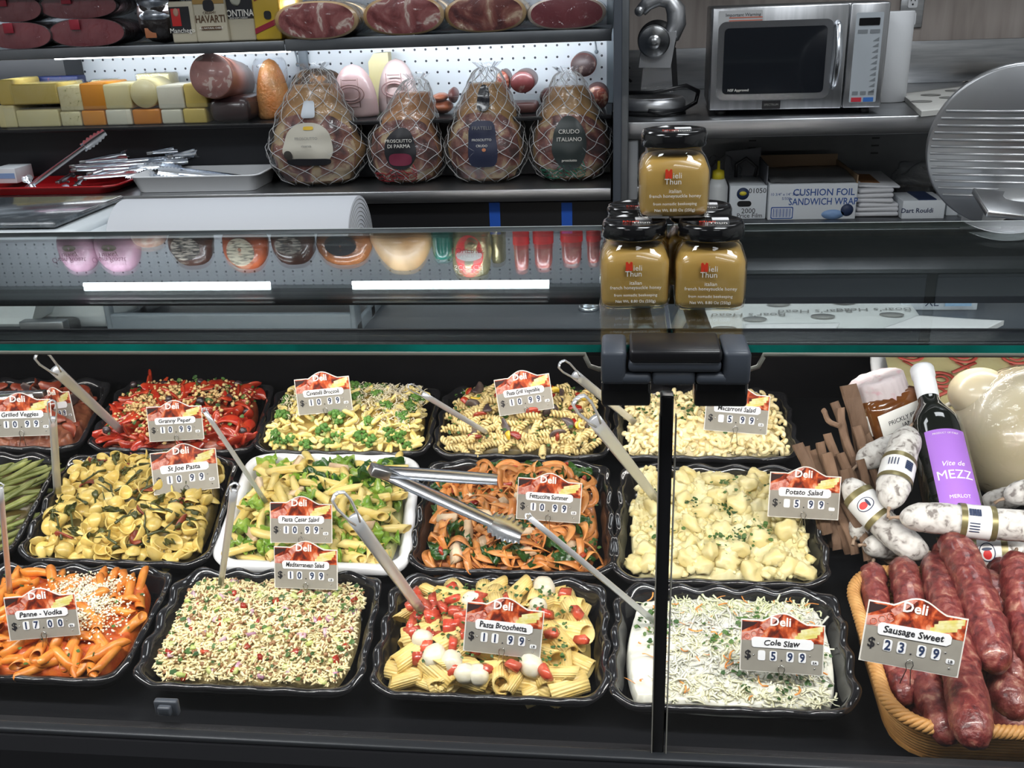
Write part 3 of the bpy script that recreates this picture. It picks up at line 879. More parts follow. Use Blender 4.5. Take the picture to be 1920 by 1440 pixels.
T_med.scatter(cubes(celery, (.011, .007, .006)), 44, 'celery_dice', 'pale green celery piece in the orzo salad', 'vegetable', 'celery dice in the orzo salad', .003, .002, .5)
T_med.scatter(cubes(onionm, (.012, .008, .004)), 30, 'onion_dice', 'purple red onion piece in the orzo salad', 'vegetable', 'red onion dice in the orzo salad', .003, .002, .5)

T_bru = Tray(-.337, -.008, 1.006, 1.247, -.03, 'black scalloped tray of big rigatoni with tomato and mozzarella')
T_bru.mound('rigatoni_dressing', under_pasta, -.036, .022, .006, 'oily herb dressing beneath the rigatoni', 'dressing', 3)
rm = [(tube_pasta(.027, .0148, c, .0024, .035, rig_y, 100, q), None) for c, q in ((.35, .7), (.1, .85), (.6, .62))]
T_bru.scatter(rm, 44, 'rigatoni', 'large ridged rigatoni tube in the tomato and mozzarella salad', 'pasta', 'rigatoni in the bruschetta tray', .015, .004, .2, .022, best=14)
T_bru.scatter(rm, 36, 'rigatoni', 'large ridged rigatoni tube in the tomato and mozzarella salad', 'pasta', 'rigatoni in the bruschetta tray', .026, .005, .3, .026, best=14)
T_bru.scatter(rm, 9, 'rigatoni', 'large ridged rigatoni tube in the tomato and mozzarella salad', 'pasta', 'rigatoni in the bruschetta tray', .012, .003, .15, .02, box=(-.95, .95, -.98, -.72), best=14, yaw=(-.7, .7))
T_bru.scatter([(lumpball(mozz, (.0165, .0155, .015), 3, .12), None), (lumpball(mozz, (.018, .016, .0145), 8, .12), None)], 11, 'mozzarella_ball', 'small white mozzarella ball among the rigatoni', 'cheese', 'mozzarella balls in the bruschetta tray', .034, .003,
              spots=[(-.095, -.035), (-.075, -.060), (-.050, -.070), (-.030, -.085), (-.012, -.086), (.058, -.068), (.062, .038), (.070, .082), (-.01, -.02), (-.035, .045), (.03, -.02)])
T_bru.scatter(cubes(tomato, (.021, .017, .012), 5), 26, 'tomato_dice', 'juicy diced tomato piece on the rigatoni', 'vegetable', 'tomato dice in the bruschetta tray', .038, .004, .6, .02, box=(-.85, -.1, -.45, .45))
T_bru.scatter(cubes(tomato, (.021, .017, .012), 5), 18, 'tomato_dice', 'juicy diced tomato piece on the rigatoni', 'vegetable', 'tomato dice in the bruschetta tray', .036, .004, .6, .02)
T_bru.bits('parsley', [herb1, herb2], 330, .0034, 'chopped parsley flakes sprinkled over the rigatoni', lift=.042, jz=.006, mg=.03)

T_col = Tray(-.006, .320, 1.003, 1.240, .05, 'black scalloped tray of creamy white cole slaw')
T_col.mound('slaw_cream', slaw, -.011, .007, .005, 'white creamy dressing of the cole slaw', 'salad', 4, fine=.003, fill=(.985, .985))
T_col.bits('cabbage_shreds', [shred1, slaw, shred1, slaw, shred2], 1900, .0044, 'shredded white cabbage lying in the cole slaw cream', 'salad', lift=.0005, jz=.002, shape='shred', centres=[(x*.3+.12, y*.4) for x in (-2, -1, 0, 1, 2) for y in (-2, -1, 0, 1, 2)], spread=.016)
T_col.bits('carrot_shreds', [carrot], 80, .0032, 'thin orange carrot shreds in the cole slaw', 'salad', lift=.0055, shape='shred')
T_col.bits('parsley', [herb1, herb2], 190, .0040, 'green parsley flakes on the white cole slaw', lift=.007, centres=[(-.75, .38), (-.68, .25), (.1, -.45), (.7, .1), (.5, -.6), (-.1, .1), (.75, -.3), (.2, .5)], spread=.014)

# ------------------------------------------------------------------ middle row
T_asp = Tray(-1.345, -1.018, 1.255, 1.562, -.22, 'black scalloped tray of green asparagus, cut by the frame')
T_asp.mound('asparagus_oil', under_green, -.03, .015, .004, 'dark oil under the asparagus', 'dressing', 5)
am = [(mesh_of(MB().tube([(-.05, 0, 0), (.03, .004, .001), (.045, .006, .001), (.062, .007, 0)], [.0042, .004, .0052, .0012], 8), asp), None), (mesh_of(MB().tube([(-.055, 0, 0), (0, -.006, .003), (.04, .0, .001), (.058, .003, 0)], [.004, .004, .0055, .0012], 8), asp), None)]
T_asp.scatter(am, 70, 'asparagus_spear', 'dull green asparagus spear in the tray cut by the frame', 'vegetable', 'asparagus spears', .008, .010, .15, .02, yaw=(.5, 1.2))

T_joe = Tray(-1.010, -.672, 1.252, 1.566, -.19, 'black scalloped tray of orecchiette with wilted greens')
T_joe.mound('greens_bed', under_green, -.012, .018, .010, 'dark oily greens and sausage under the orecchiette', 'dressing', 6)
om = [(orecchietta(.0145, orec_y, f, i), None) for i, f in enumerate((0, .35, -.2, .6, .9, .2))]
T_joe.scatter(om, 140, 'orecchiette', 'yellow cupped orecchiette piece in the tray with wilted greens', 'pasta', 'orecchiette in the greens tray', .004, .004, .7, .008, scale=(.85, 1.15))
T_joe.scatter(om, 125, 'orecchiette', 'yellow cupped orecchiette piece in the tray with wilted greens', 'pasta', 'orecchiette in the greens tray', .014, .004, .9, .010, scale=(.85, 1.15))
T_joe.scatter(om, 18, 'orecchiette', 'yellow cupped orecchiette piece in the tray with wilted greens', 'pasta', 'orecchiette in the greens tray', .006, .003, .7, .006, box=(-1, 1, -1, -.8))
gm = [(mesh_of(MB().tube([(-.03, 0, 0), (-.01, .006, .004), (.015, -.004, .003), (.03, .006, 0)], [.0028, .0022, .0020, .001], 6).tube([(-.005, .004, .003), (.01, .016, .004), (.02, .022, .001)], [.0018, .0014, .0006], 5).ball((.03, .006, .001), (.008, .006, .003), 8, jit=.6), raabe), None), (leaf(raabe, .036, .013, .4, 5, .4, .6), None)]
T_joe.scatter(gm, 40, 'broccoli_rabe', 'dark wilted broccoli rabe sprig among the orecchiette', 'vegetable', 'wilted greens on the orecchiette', .021, .003, .4, .02)
T_joe.scatter([(strip(sundried, .034, .014, .005, i), None) for i in range(3)], 10, 'dried_tomato', 'dark red sun-dried tomato strip on the orecchiette', 'vegetable', 'sun-dried tomato strips', .021, .003, .4, .02)

T_ces = Tray(-.668, -.338, 1.252, 1.572, -.13, 'white plastic tray of penne with romaine leaves', white=True)
T_ces.mound('caesar_dressing', F('caesar_bed', (.30, .38, .10), (.60, .56, .28), 40, .4, (60, .5), vary=0), -.022, .026, .010, 'pale dressing and chopped lettuce under the penne', 'dressing', 7)
lm = [(leaf(romaine, .060, .036, .35, i, .35, .35), None) for i in range(5)]
T_ces.scatter(lm, 44, 'romaine_leaf', 'torn light green romaine leaf tossed with the penne', 'vegetable', 'romaine leaves in the white tray', .010, .005, .5, .02, roll=False)
ym = [(tube_pasta(.029, .0075, .9, .0014, .0, penne_y, 20, bend=b), None) for b in (0, .0015, .003)]
T_ces.scatter(ym, 80, 'penne', 'pale yellow penne tube in the white tray with romaine', 'pasta', 'penne in the white tray', .012, .007, .35, .014)
T_ces.scatter([(leaf(spinach, .075, .045, .3, i+20, .3, .3), None) for i in range(3)], 9, 'dark_leaf', 'dark green leaf lying at the back of the white tray', 'vegetable', 'dark leaves in the white tray', .020, .004, .5, .03, box=(-.2, .75, .3, 1), roll=False)
T_ces.scatter(lm, 14, 'romaine_leaf', 'torn light green romaine leaf tossed with the penne', 'vegetable', 'romaine leaves in the white tray', .022, .004, .6, .02, roll=False)
T_ces.scatter(ym, 26, 'penne', 'pale yellow penne tube in the white tray with romaine', 'pasta', 'penne in the white tray', .024, .004, .35, .016)
T_ces.scatter([(chunk(chicken, (.034, .011, .009), i), None) for i in range(3)], 7, 'chicken_strip', 'grilled chicken strip in the white penne tray', 'meat', 'chicken strips in the white tray', .024, .003, .4, .03)

T_fet = Tray(-.335, -.004, 1.254, 1.562, -.05, 'black scalloped tray of orange fettuccine with chicken and spinach')
T_fet.mound('fettuccine_sauce', F('fettuccine_bed', (.30, .09, .025), (.46, .18, .06), 40, .4, (60, .6), vary=0), -.020, .022, .008, 'orange sauce beneath the fettuccine ribbons', 'sauce', 8)
fm = [(ribbon(fet_o, i), None) for i in range(12)]
T_fet.scatter(fm, 185, 'fettuccine', 'curled orange fettuccine ribbon in the chicken and spinach tray', 'pasta', 'fettuccine ribbons', .008, .008, .4, .040, roll=False)
T_fet.scatter(fm, 26, 'fettuccine', 'curled orange fettuccine ribbon in the chicken and spinach tray', 'pasta', 'fettuccine ribbons', .004, .004, .3, .022, box=(-.85, .85, -.95, -.72), roll=False)
T_fet.scatter([(chunk(chicken, (.034, .016, .012), i+9), None) for i in range(4)], 17, 'chicken_piece', 'seared chicken piece on the orange fettuccine', 'meat', 'chicken pieces on the fettuccine', .018, .003, .4, .02, box=(-.95, .7, -.95, .15))
T_fet.scatter([(strip(pepper, .026, .014, .008, i+4), None) for i in range(3)], 20, 'red_pepper_piece', 'glossy red pepper piece on the orange fettuccine', 'vegetable', 'red pepper on the fettuccine', .020, .003, .5, .02)
T_fet.scatter([(leaf(spinach, .055, .032, .3, i+40, .3, .2), None) for i in range(4)], 20, 'spinach_leaf', 'dark green spinach leaf on the orange fettuccine', 'vegetable', 'spinach on the fettuccine', .019, .004, .4, .02, roll=False)
T_fet.scatter([(leaf(spinach, .050, .030, .3, i+60, .3, .2), None) for i in range(2)], 8, 'spinach_leaf', 'dark green spinach leaf on the orange fettuccine', 'vegetable', 'spinach on the fettuccine', .020, .004, .4, .02, box=(-.9, .9, -1, -.75), roll=False)
T_fet.bits('parsley', [herb1, herb2], 120, .0036, 'herb flakes on the orange fettuccine', lift=.018, jz=.006)

T_pot = Tray(-.001, .331, 1.244, 1.556, .05, 'black scalloped tray of lumpy pale yellow potato salad')
T_pot.mound('potato_salad', pot, -.008, .022, .022, 'lumpy pale yellow potato salad', 'salad', 9, 120, 100, fine=.006, finesc=60, lump2=.012, sc2=9)
pk = [(lumpball(potchunk, (.020, .017, .012), i, .5), None) for i in range(4)]
for t_ in ((26),):
    T_pot.scatter(pk, t_, 'potato_chunk', 'soft potato chunk coated with dressing in the potato salad', 'vegetable', 'chunks in the potato salad', .001, .003, .4, .025)
    T_pot.scatter(pk, 9, 'potato_chunk', 'soft potato chunk coated with dressing in the potato salad', 'vegetable', 'chunks in the potato salad', .001, .003, .4, .012, box=(-1, 1, -1, -.75))
T_pot.bits('dressing_lumps', [pot, potchunk], 500, .0075, 'small lumps of dressing over the potato salad', 'salad', lift=-.001, jz=.003, shape='crumb')
T_pot.bits('parsley', [herb1, herb2], 230, .0036, 'chopped parsley clusters on the potato salad', lift=.012, jz=.004, centres=[(.18, .08), (.22, .2), (.12, .0), (.25, -.55), (.18, -.48), (.0, -.62), (-.3, .1), (.5, -.3), (-.7, .3), (.1, .5), (.7, .5), (-.6, -.4)], spread=.011)

# ------------------------------------------------------------------ back row
T_dim = Tray(-1.400, -1.060, 1.575, 1.85, -.22, 'black scalloped tray of dark grilled vegetables at the frame edge')
T_dim.mound('grilled_vegetables', dimveg, -.015, .02, .014, 'dark red grilled vegetables under the two tilted cards', 'vegetables', 10, fine=.008)
T_dim.scatter([(strip(sundried, .05, .022, .006, i+7), None) for i in range(4)]+[(strip(eggpl, .05, .024, .006, i), None) for i in range(2)], 50, 'grilled_vegetable', 'dark grilled vegetable slice in the tray at the frame edge', 'vegetable', 'grilled vegetable slices', .008, .006, .4, .02)

T_gra = Tray(-1.045, -.700, 1.575, 1.84, -.16, 'black scalloped tray of red peppers with breadcrumbs')
T_gra.mound('pepper_oil', F('pepper_bed', (.17, .02, .01), (.32, .08, .03), 40, .35, (60, .6), vary=0), -.010, .026, .012, 'oily red bed under the roasted peppers', 'dressing', 11)
T_gra.scatter([(strip(pepper, .055, .024, .008, i), None) for i in range(6)], 90, 'roasted_pepper', 'glossy red roasted pepper strip with breadcrumbs', 'vegetable', 'roasted pepper strips', .010, .007, .5, .02)
T_gra.scatter([(strip(pepper, .050, .022, .008, i), None) for i in range(6)], 34, 'roasted_pepper', 'glossy red roasted pepper strip with breadcrumbs', 'vegetable', 'roasted pepper strips', .006, .004, .5, .006, box=(-1, 1, -1, -.62))
T_gra.scatter([(strip(pepper, .050, .022, .008, i), None) for i in range(6)], 22, 'roasted_pepper', 'glossy red roasted pepper strip with breadcrumbs', 'vegetable', 'roasted pepper strips', .006, .004, .5, .006, box=(.65, 1, -1, .9))
T_gra.scatter([(lumpball(olive, .008, i, .2), None) for i in range(2)], 12, 'black_olive', 'black olive among the red peppers', 'olive', 'olives on the red peppers', .020, .003)
T_gra.bits('breadcrumbs', [crumbs], 1300, .0036, 'golden breadcrumbs over the red peppers', lift=.016, jz=.008, shape='crumb', centres=[(-.5, -.3), (-.2, -.6), (.1, .1), (-.6, .1), (.2, -.7), (0, .5), (.5, .3), (-.3, .5)], spread=.03)
T_gra.bits('parsley', [herb1, herb2], 160, .005, 'green herb pieces over the red peppers', lift=.020, jz=.006)

T_cav = Tray(-.700, -.352, 1.575, 1.83, -.07, 'black scalloped tray of cavatelli with broccoli')
T_cav.mound('cavatelli_sauce', under_pasta, -.008, .034, .010, 'pale sauce beneath the cavatelli', 'sauce', 12)
cm = [(cavatello(cav_y, i), None) for i in range(2)]
T_cav.scatter(cm, 60, 'cavatelli', 'small yellow cavatelli shell tossed with broccoli', 'pasta', 'cavatelli with broccoli', .004, .003, .5, .003, box=(-1, 1, -1, -.70), scale=(.9, 1.15))
T_cav.scatter(cm, 115, 'cavatelli', 'small yellow cavatelli shell tossed with broccoli', 'pasta', 'cavatelli with broccoli', .002, .004, .5, .006, scale=(.9, 1.15))
T_cav.scatter(cm, 125, 'cavatelli', 'small yellow cavatelli shell tossed with broccoli', 'pasta', 'cavatelli with broccoli', .010, .004, .6, .008, scale=(.9, 1.15))
T_cav.scatter([(floret(brocc, broccs, i+7, .014), None) for i in range(2)], 7, 'broccoli_floret', 'green broccoli floret among the cavatelli', 'vegetable', 'broccoli with the cavatelli', .004, .003, .9, .008, box=(-1, 1, -1, -.8), roll=False)
T_cav.scatter([(floret(brocc, broccs, i, .016), None) for i in range(3)], 26, 'broccoli_floret', 'green broccoli floret among the cavatelli', 'vegetable', 'broccoli with the cavatelli', .006, .004, .9, .012, roll=False)
T_cav.bits('grated_cheese', [cheese_g], 1500, .0024, 'grated cheese dusted over the cavatelli', lift=.013, jz=.007, shape='shred', centres=[(.4, .5), (.6, .2), (.3, 0), (-.1, .6), (-.6, .5), (-.8, 0), (.8, .6), (.7, -.3)], spread=.035)

T_gri = Tray(-.348, -.012, 1.572, 1.825, -.04, 'black scalloped tray of fusilli with grilled vegetables')
T_gri.mound('fusilli_dressing', under_green, -.012, .030, .010, 'dark oil beneath the fusilli', 'dressing', 13)
um = [(fusillo(fus_y), None)]
T_gri.scatter(um, 95, 'fusilli', 'pale spiral fusilli piece with grilled vegetables', 'pasta', 'fusilli with grilled vegetables', .004, .004, .4, .014)
T_gri.scatter(um, 80, 'fusilli', 'pale spiral fusilli piece with grilled vegetables', 'pasta', 'fusilli with grilled vegetables', .013, .004, .4, .016)
T_gri.scatter(um, 24, 'fusilli', 'pale spiral fusilli piece with grilled vegetables', 'pasta', 'fusilli with grilled vegetables', .005, .003, .3, .008, box=(-1, 1, -1, -.72))
T_gri.scatter([(strip(pepper, .028, .016, .008, i+14), None) for i in range(3)], 18, 'red_pepper_piece', 'red pepper piece among the fusilli', 'vegetable', 'red pepper with the fusilli', .018, .003, .5, .02)
T_gri.scatter([(strip(yellowp, .022, .014, .007, i), None) for i in range(2)], 9, 'yellow_pepper_piece', 'yellow pepper piece among the fusilli', 'vegetable', 'yellow pepper with the fusilli', .019, .003, .5, .02)
T_gri.scatter([(strip(eggpl, .032, .018, .008, i+3), None) for i in range(3)], 18, 'eggplant_piece', 'dark eggplant piece among the fusilli', 'vegetable', 'eggplant with the fusilli', .018, .003, .5, .02)
T_gri.bits('parsley', [herb1, herb2], 240, .0042, 'green herb flakes on the fusilli', lift=.018, jz=.006)

T_mac = Tray(-.006, .334, 1.574, 1.825, .02, 'black scalloped tray of creamy elbow macaroni salad')
T_mac.mound('macaroni_dressing', F('mac_bed', (.70, .60, .34), (.82, .74, .52), 60, .4, (90, .5), vary=0), -.010, .028, .012, 'creamy dressing beneath the elbow macaroni', 'dressing', 14)
em = [(elbow(elb_y), None)]
T_mac.scatter(em, 45, 'elbow_macaroni', 'small pale elbow macaroni in the creamy salad behind the seam', 'pasta', 'elbow macaroni in the salad', .004, .003, .8, .002, box=(-1, 1, -1, -.75))
T_mac.scatter(em, 250, 'elbow_macaroni', 'small pale elbow macaroni in the creamy salad behind the seam', 'pasta', 'elbow macaroni in the salad', .005, .005, .8, .004)
T_mac.bits('parsley', [herb1, herb2], 150, .0042, 'green parsley flakes on the macaroni salad', lift=.011, jz=.003, centres=[(-.2, .3), (.1, .5), (-.1, -.1), (.3, -.4), (-.7, 0), (.1, .2), (.6, .1), (-.5, .5)], spread=.016)

# ------------------------------------------------------------------ price cards
def handwriting(body, width, mat, parent, loc, seed=0):
    """felt-pen lettering: slanted letters that wobble off the line"""
    size = width*.175
    o = text('handwriting', body, size, mat, parent, loc, shear=.12, bold=size*.018, depth=.0001)
    vs = o.data.vertices
    x0 = min(v.co.x for v in vs); x1 = max(v.co.x for v in vs)
    k = min(1.0, width/(x1-x0))
    for v in vs:
        x, y = v.co.x, v.co.y
        v.co.y = y*(1.0+.25*noise.noise(Vector((x/size*1.1, seed, 0))))+size*.10*noise.noise(Vector((x/size*.8, seed, 5)))
        v.co.x = x*k+size*.07*noise.noise(Vector((x/size*2.0, y/size*2.0, seed)))
card_back = M('card_white_edge', (.72, .70, .66), .4)
card_grey = M('card_pewter', (.36, .34, .30), .35, .3, mix=((.44, .42, .37), 22, .35, .7), coat=.3)
card_red = M('card_print_red', (.14, .02, .01), .3, stops=(0.9, [(.36, (.06, .015, .012)), (.47, (.24, .03, .012)), (.56, (.55, .10, .03)), (.68, (.75, .42, .26))]), coat=.4, stretch=(80, 1, 60))
card_dark = M('card_print_dark', (.04, .022, .022), .3, coat=.4)
card_pink = M('card_print_pink', (.62, .33, .28), .3, mix=((.42, .12, .09), 120, .45, .6), coat=.4)
card_yel = M('card_print_yellow', (.66, .58, .17), .3, mix=((.74, .70, .40), 90, .4, .6), coat=.4)
card_org = M('card_print_orange', (.65, .12, .04), .3, coat=.4)
strip_w = M('name_strip_white', (.78, .79, .82), .45)
wire = M('clip_wire', (.5, .5, .5), .25, 1.0)
def top_edge(n=24):
    """card outline above the grey plate, x from right to left, in card widths"""
    pts = []
    for i in range(n+1):
        x = .5-i/n
        t = max(0, 1-abs(x-.0)/.27)
        z = .655+.115*math.sin(t*PI/2)**1.3 if t > 0 else .655
        z += .012*(1 if x < -.27 else 0)-.012*(1 if x > .27 else 0)
        pts.append((x, z))
    return pts
CARDN = [0]
def price_card(px, py, Y, wpx, roll, yaw, tilt, name, price, label, unit='LB', blank=False, faint=False):
    """px, py: middle of the card's lower edge; Y: how far it stands; wpx: how wide it shows"""
    Y -= .03
    p = onY(px, py, Y)
    dist = (Vector((p.x, p.y, p.z-H))).dot(fw)
    w = wpx/FPX*dist/max(.5, math.cos(math.radians(yaw)))
    R = EU(0, 0, math.radians(-yaw)+p.x*-.25) @ EU(-math.radians(tilt), 0, 0) @ EU(0, math.radians(roll), 0)
    t = thing('price_card', label, 'price sign', p, R, 'deli price cards')
    S = lambda pts: [(a*w, b*w) for a, b in pts]
    te = top_edge()
    MB().prism(S([(-.5, 0), (.5, 0)]+te), 0, .0012).build('backing', card_back, t)
    ins = [(a*.975, b-.014) for a, b in te]
    art = MB().prism(S([(-.4875, .40), (.4875, .40)]+ins), -.0003, .0001, 0)
    art.prism(S([(-.4875, .52), (-.34, .60), (-.30, .64), (-.4875, .64)]), -.0005, -.0002, 1)
    art.prism(S([(-.4875, .40), (-.30, .40), (-.22, .50), (-.28, .57), (-.40, .52), (-.4875, .50)]), -.0005, -.0002, 2)
    art.prism(S([(-.27, .60), (-.10, .735), (-.02, .745), (-.13, .62), (-.22, .54)]), -.0005, -.0002, 2)
    for k in range(4):
        x, z = .11+k*.035, .425+k*.042
        x2, z2 = min(.47, x+.30), z+.075*(min(.47, x+.30)-x)/.30
        art.prism(S([(x, z-.014), (x2, z2-.014), (x2, z2+.018), (x, z+.018)]), -.0006-k*.00005, -.0002, 3)
    for k in range(3):
        cx, cz, rr = -.42+k*.08, .45+k*.04, .035
        art.tube([(( cx+rr*math.cos(a))*w, -.0004, (cz+rr*math.sin(a))*w) for a in [j*PI/6 for j in range(12)]], .008*w, 4, 4, closed=True, flat=.3)
    art.build('food_picture', [card_red, card_dark, card_pink, card_yel, card_org], t)
    MB().prism(S(rrect(.972, .395, .02, 4, 0, .207)), -.0003, .0001).build('price_plate', card_grey, t)
    text('title_lettering', 'Deli', .155*w, whiteink, t, (-.03*w, -.0009, .655*w), bold=.0003)
    MB().prism(S([(-.36, .335), (-.34, .32), (.33, .32), (.37, .35), (.37, .42), (.34, .45), (-.34, .45), (-.37, .42)]), -.0014, -.0006).build('name_strip', strip_w, t)
    CARDN[0] += 1
    if name: handwriting(name, .60*w, ink, t, (-.01*w, -.0017, .386*w), CARDN[0])
    if not faint: text('dollar_sign', '$', .15*w, ink, t, (-.405*w, -.0008, .215*w), bold=.0003)
    xs = [-.24, -.10, .10, .245]
    digs = price.replace('.', '')
    if len(digs) == 3: digs = ' '+digs
    for x, dg in zip(xs, digs):
        tl = MB().prism(S(rrect(.088, .125, .02, 3, x, .215)), -.0010, -.0002).build('price_tile', strip_w, t)
        if dg != ' ': text('numeral', dg, .150*w, navy, tl, (x*w, -.0013, .213*w), bold=.0004, sx=.85)
    MB().ball((.0*w, -.0006, .165*w), .010*w, 8).build('decimal_point', ink, t)
    MB().prism(S(rrect(.085, .05, .015, 3, .395, .16)), -.0010, -.0002).build('unit_tile', strip_w, t)
    if unit: text('unit_lettering', unit, .045*w, ink, t, (.395*w, -.0013, .16*w))
    mb = MB()
    for x, z in ((-.335, .215), (.335, .245), (.395, .085)): mb.ball((x*w, -.0004, z*w), .011*w, 8)
    mb.build('rivets', wire, t)
    mb = MB()
    mb.tube([(-.055*w, -.001, -.17*w), (-.02*w, -.003, 0), (-.038*w, -.003, .055*w), (-.03*w, -.003, .09*w), (0, -.003, .115*w), (.03*w, -.003, .09*w), (.04*w, -.003, .055*w), (.022*w, -.003, 0), (.05*w, -.001, -.17*w)], .0006, 5)
    mb.build('wire_clip', wire, t)
    return t
price_card(42, 818, 1.60, 108, 4, 0, 12, 'Grilled Veggies', '10.99', 'price card lettered Grilled Veggies at the left edge of the photo')
price_card(112, 795, 1.72, 72, -14, 38, 10, '', '10.99', 'turned price card half behind the grilled vegetables card', faint=True)
price_card(332, 826, 1.60, 100, 1, 0, 12, 'Granny Peper', '10.99', 'price card lettered Granny Peper on the red pepper tray')
price_card(611, 774, 1.68, 102, -3, 0, 12, 'Cavatelli Broccoli', '10.99', 'price card lettered Cavatelli Broccoli in the broccoli pasta')
price_card(988, 773, 1.68, 104, -8, 0, 14, 'Pasta Grill Vegetable', '10.99', 'price card lettered Pasta Grill Vegetable in the fusilli tray')
price_card(1378, 811, 1.62, 116, 3, 0, 12, 'Macarroni Salad', '5.99', 'price card lettered Macarroni Salad, its top behind the hinge')
price_card(351, 922, 1.45, 118, 0, -6, 20, 'St Joe Pasta', '10.99', 'price card lettered St Joe Pasta on the orecchiette tray')
price_card(565, 1018, 1.30, 116, 3, 0, 16, 'Pasta Cesar Salad', '10.99', 'price card lettered Pasta Cesar Salad in the white tray')
price_card(574, 1104, 1.215, 120, 2, 4, 14, 'Mediterranean Salad', '10.99', 'price card lettered Mediterranean Salad at the back of the orzo tray')
price_card(1027, 977, 1.36, 120, 4, 0, 14, 'Fettuccine Summer', '10.99', 'price card lettered Fettuccine Summer in the orange pasta')
price_card(1505, 972, 1.38, 129, 2, -4, 14, 'Potato Salad', '5.99', 'price card lettered Potato Salad at the right side of its tray', unit='')
price_card(85, 1196, 1.09, 128, 0, 0, 12, 'Panne - Vodka', '17.00', 'price card lettered Panne - Vodka on the orange penne', unit='EA')
price_card(940, 1228, 1.09, 146, 6, 0, 14, 'Pasta Broochetta', '11.99', 'price card lettered Pasta Broochetta standing in the rigatoni')
price_card(1464, 1262, 1.08, 152, 0, 0, 14, 'Cole Slaw', '5.99', 'price card lettered Cole Slaw standing in the white slaw', unit='EA')
price_card(1702, 1254, .99, 178, 6, 0, 16, 'Sausage Sweet', '23.99', 'price card lettered Sausage Sweet on the basket of red sausages')

# ------------------------------------------------------------------ serving tools
def serving_tool(top, end, w0, w1, label, name='serving_spoon', bowl=True, slot=.22, dark=False, fork=False):
    a, b = Vector(top), Vector(end); d = b-a; L = d.length; d.normalize()
    mid = (a+b)/2; view = (mid-Vector((0, 0, H))).normalized()
    side = d.cross(view).normalized(); nrm = d.cross(side).normalized()
    T = Matrix((side, nrm, d)).transposed().to_4x4(); 
    t = thing(name, label, 'serving utensil', a, T, 'serving utensils in the salads')
    tk = .0016
    h = MB()
    # looped end with a long slot, then a bar with raised edges
    s0 = slot*L
    for sg in (-1, 1):
        h.tube([(sg*w0*.10, 0, .001), (sg*w0*.36, 0, .006), (sg*w0*.42, 0, s0*.35), (sg*w0*.30, 0, s0*.75), (sg*w0*.14, 0, s0)], w0*.13, 8, flat=.6)
    h.tube([(-w0*.12, 0, .001), (w0*.12, 0, .001)], w0*.13, 8, flat=.6)
    def bar(u, v):
        z = s0*.78+(L-s0*.78)*v; ww = (w0*.75*(1-v)+w1*v)/2; q = 2*PI*u
        return (ww*math.cos(q), (tk+ww*.18)*math.sin(q)-.12*ww*(1-math.cos(q)**2), z)
    h.grid(bar, 14, 8, cu=True, caps=True)
    h.build('handle', utensil, t)
    if bowl:
        R0 = w1*2.2
        def sp(u, v):
            q = 2*PI*u; r = v
            return (R0*.75*r*math.cos(q), .35*R0*(r*r-1)*.6-.1*R0, L+R0*.8+R0*1.1*r*math.sin(q))
        mb = MB(); mb.grid(sp, 24, 8, cu=True); mb.grid(lambda u, v: tuple(Vector(sp(u, v))+Vector((0, .0012, 0))), 24, 8, cu=True)
        mb.build('bowl', utensil, t)
    return t
serving_tool(onY(70, 662, 1.42), onD(232, 812, .012), .026, .014, 'long bright serving spoon leaning from the upper rail into the red pepper tray', bowl=False)
serving_tool(onY(97, 750, 1.30), onD(108, 925, .022), .016, .013, 'serving spoon standing upright at the left of the orecchiette tray', bowl=False)
serving_tool(onY(380, 765, 1.33), onD(499, 942, .020), .010, .008, 'thin serving spoon slanting into the left of the white tray', slot=.05, bowl=False)
serving_tool(onY(441, 905, 1.10), onD(414, 1096, .010), .015, .009, 'serving fork standing at the back of the orzo salad', bowl=False, slot=.08)
serving_tool(onY(630, 925, 1.02), onD(792, 1148, .02), .024, .014, 'serving spoon with a slotted grip slanting into the rigatoni tray', bowl=False)
serving_tool(onY(765, 722, 1.50), onD(914, 812, .02), .014, .009, 'slim serving spoon lying in the left of the fusilli tray', bowl=False)
serving_tool(onY(1050, 680, 1.50), onD(1190, 792, .012), .022, .012, 'serving spoon that passes behind the hinge into the macaroni', bowl=False)
serving_tool(onY(1082, 746, 1.20), onD(1232, 938, .022), .028, .014, 'serving spoon with brownish handle leaning into the potato salad by the seam')
serving_tool(onY(985, 964, 1.02), onD(1230, 1168, .004), .010, .009, 'thin steel spoon slanting across the rigatoni to the slaw', slot=.04, bowl=False)
serving_tool(onY(0, 905, 1.05), onD(19, 1118, .012), .010, .008, 'thin spoon at the left frame edge stuck in the orange penne', slot=.05, bowl=False)
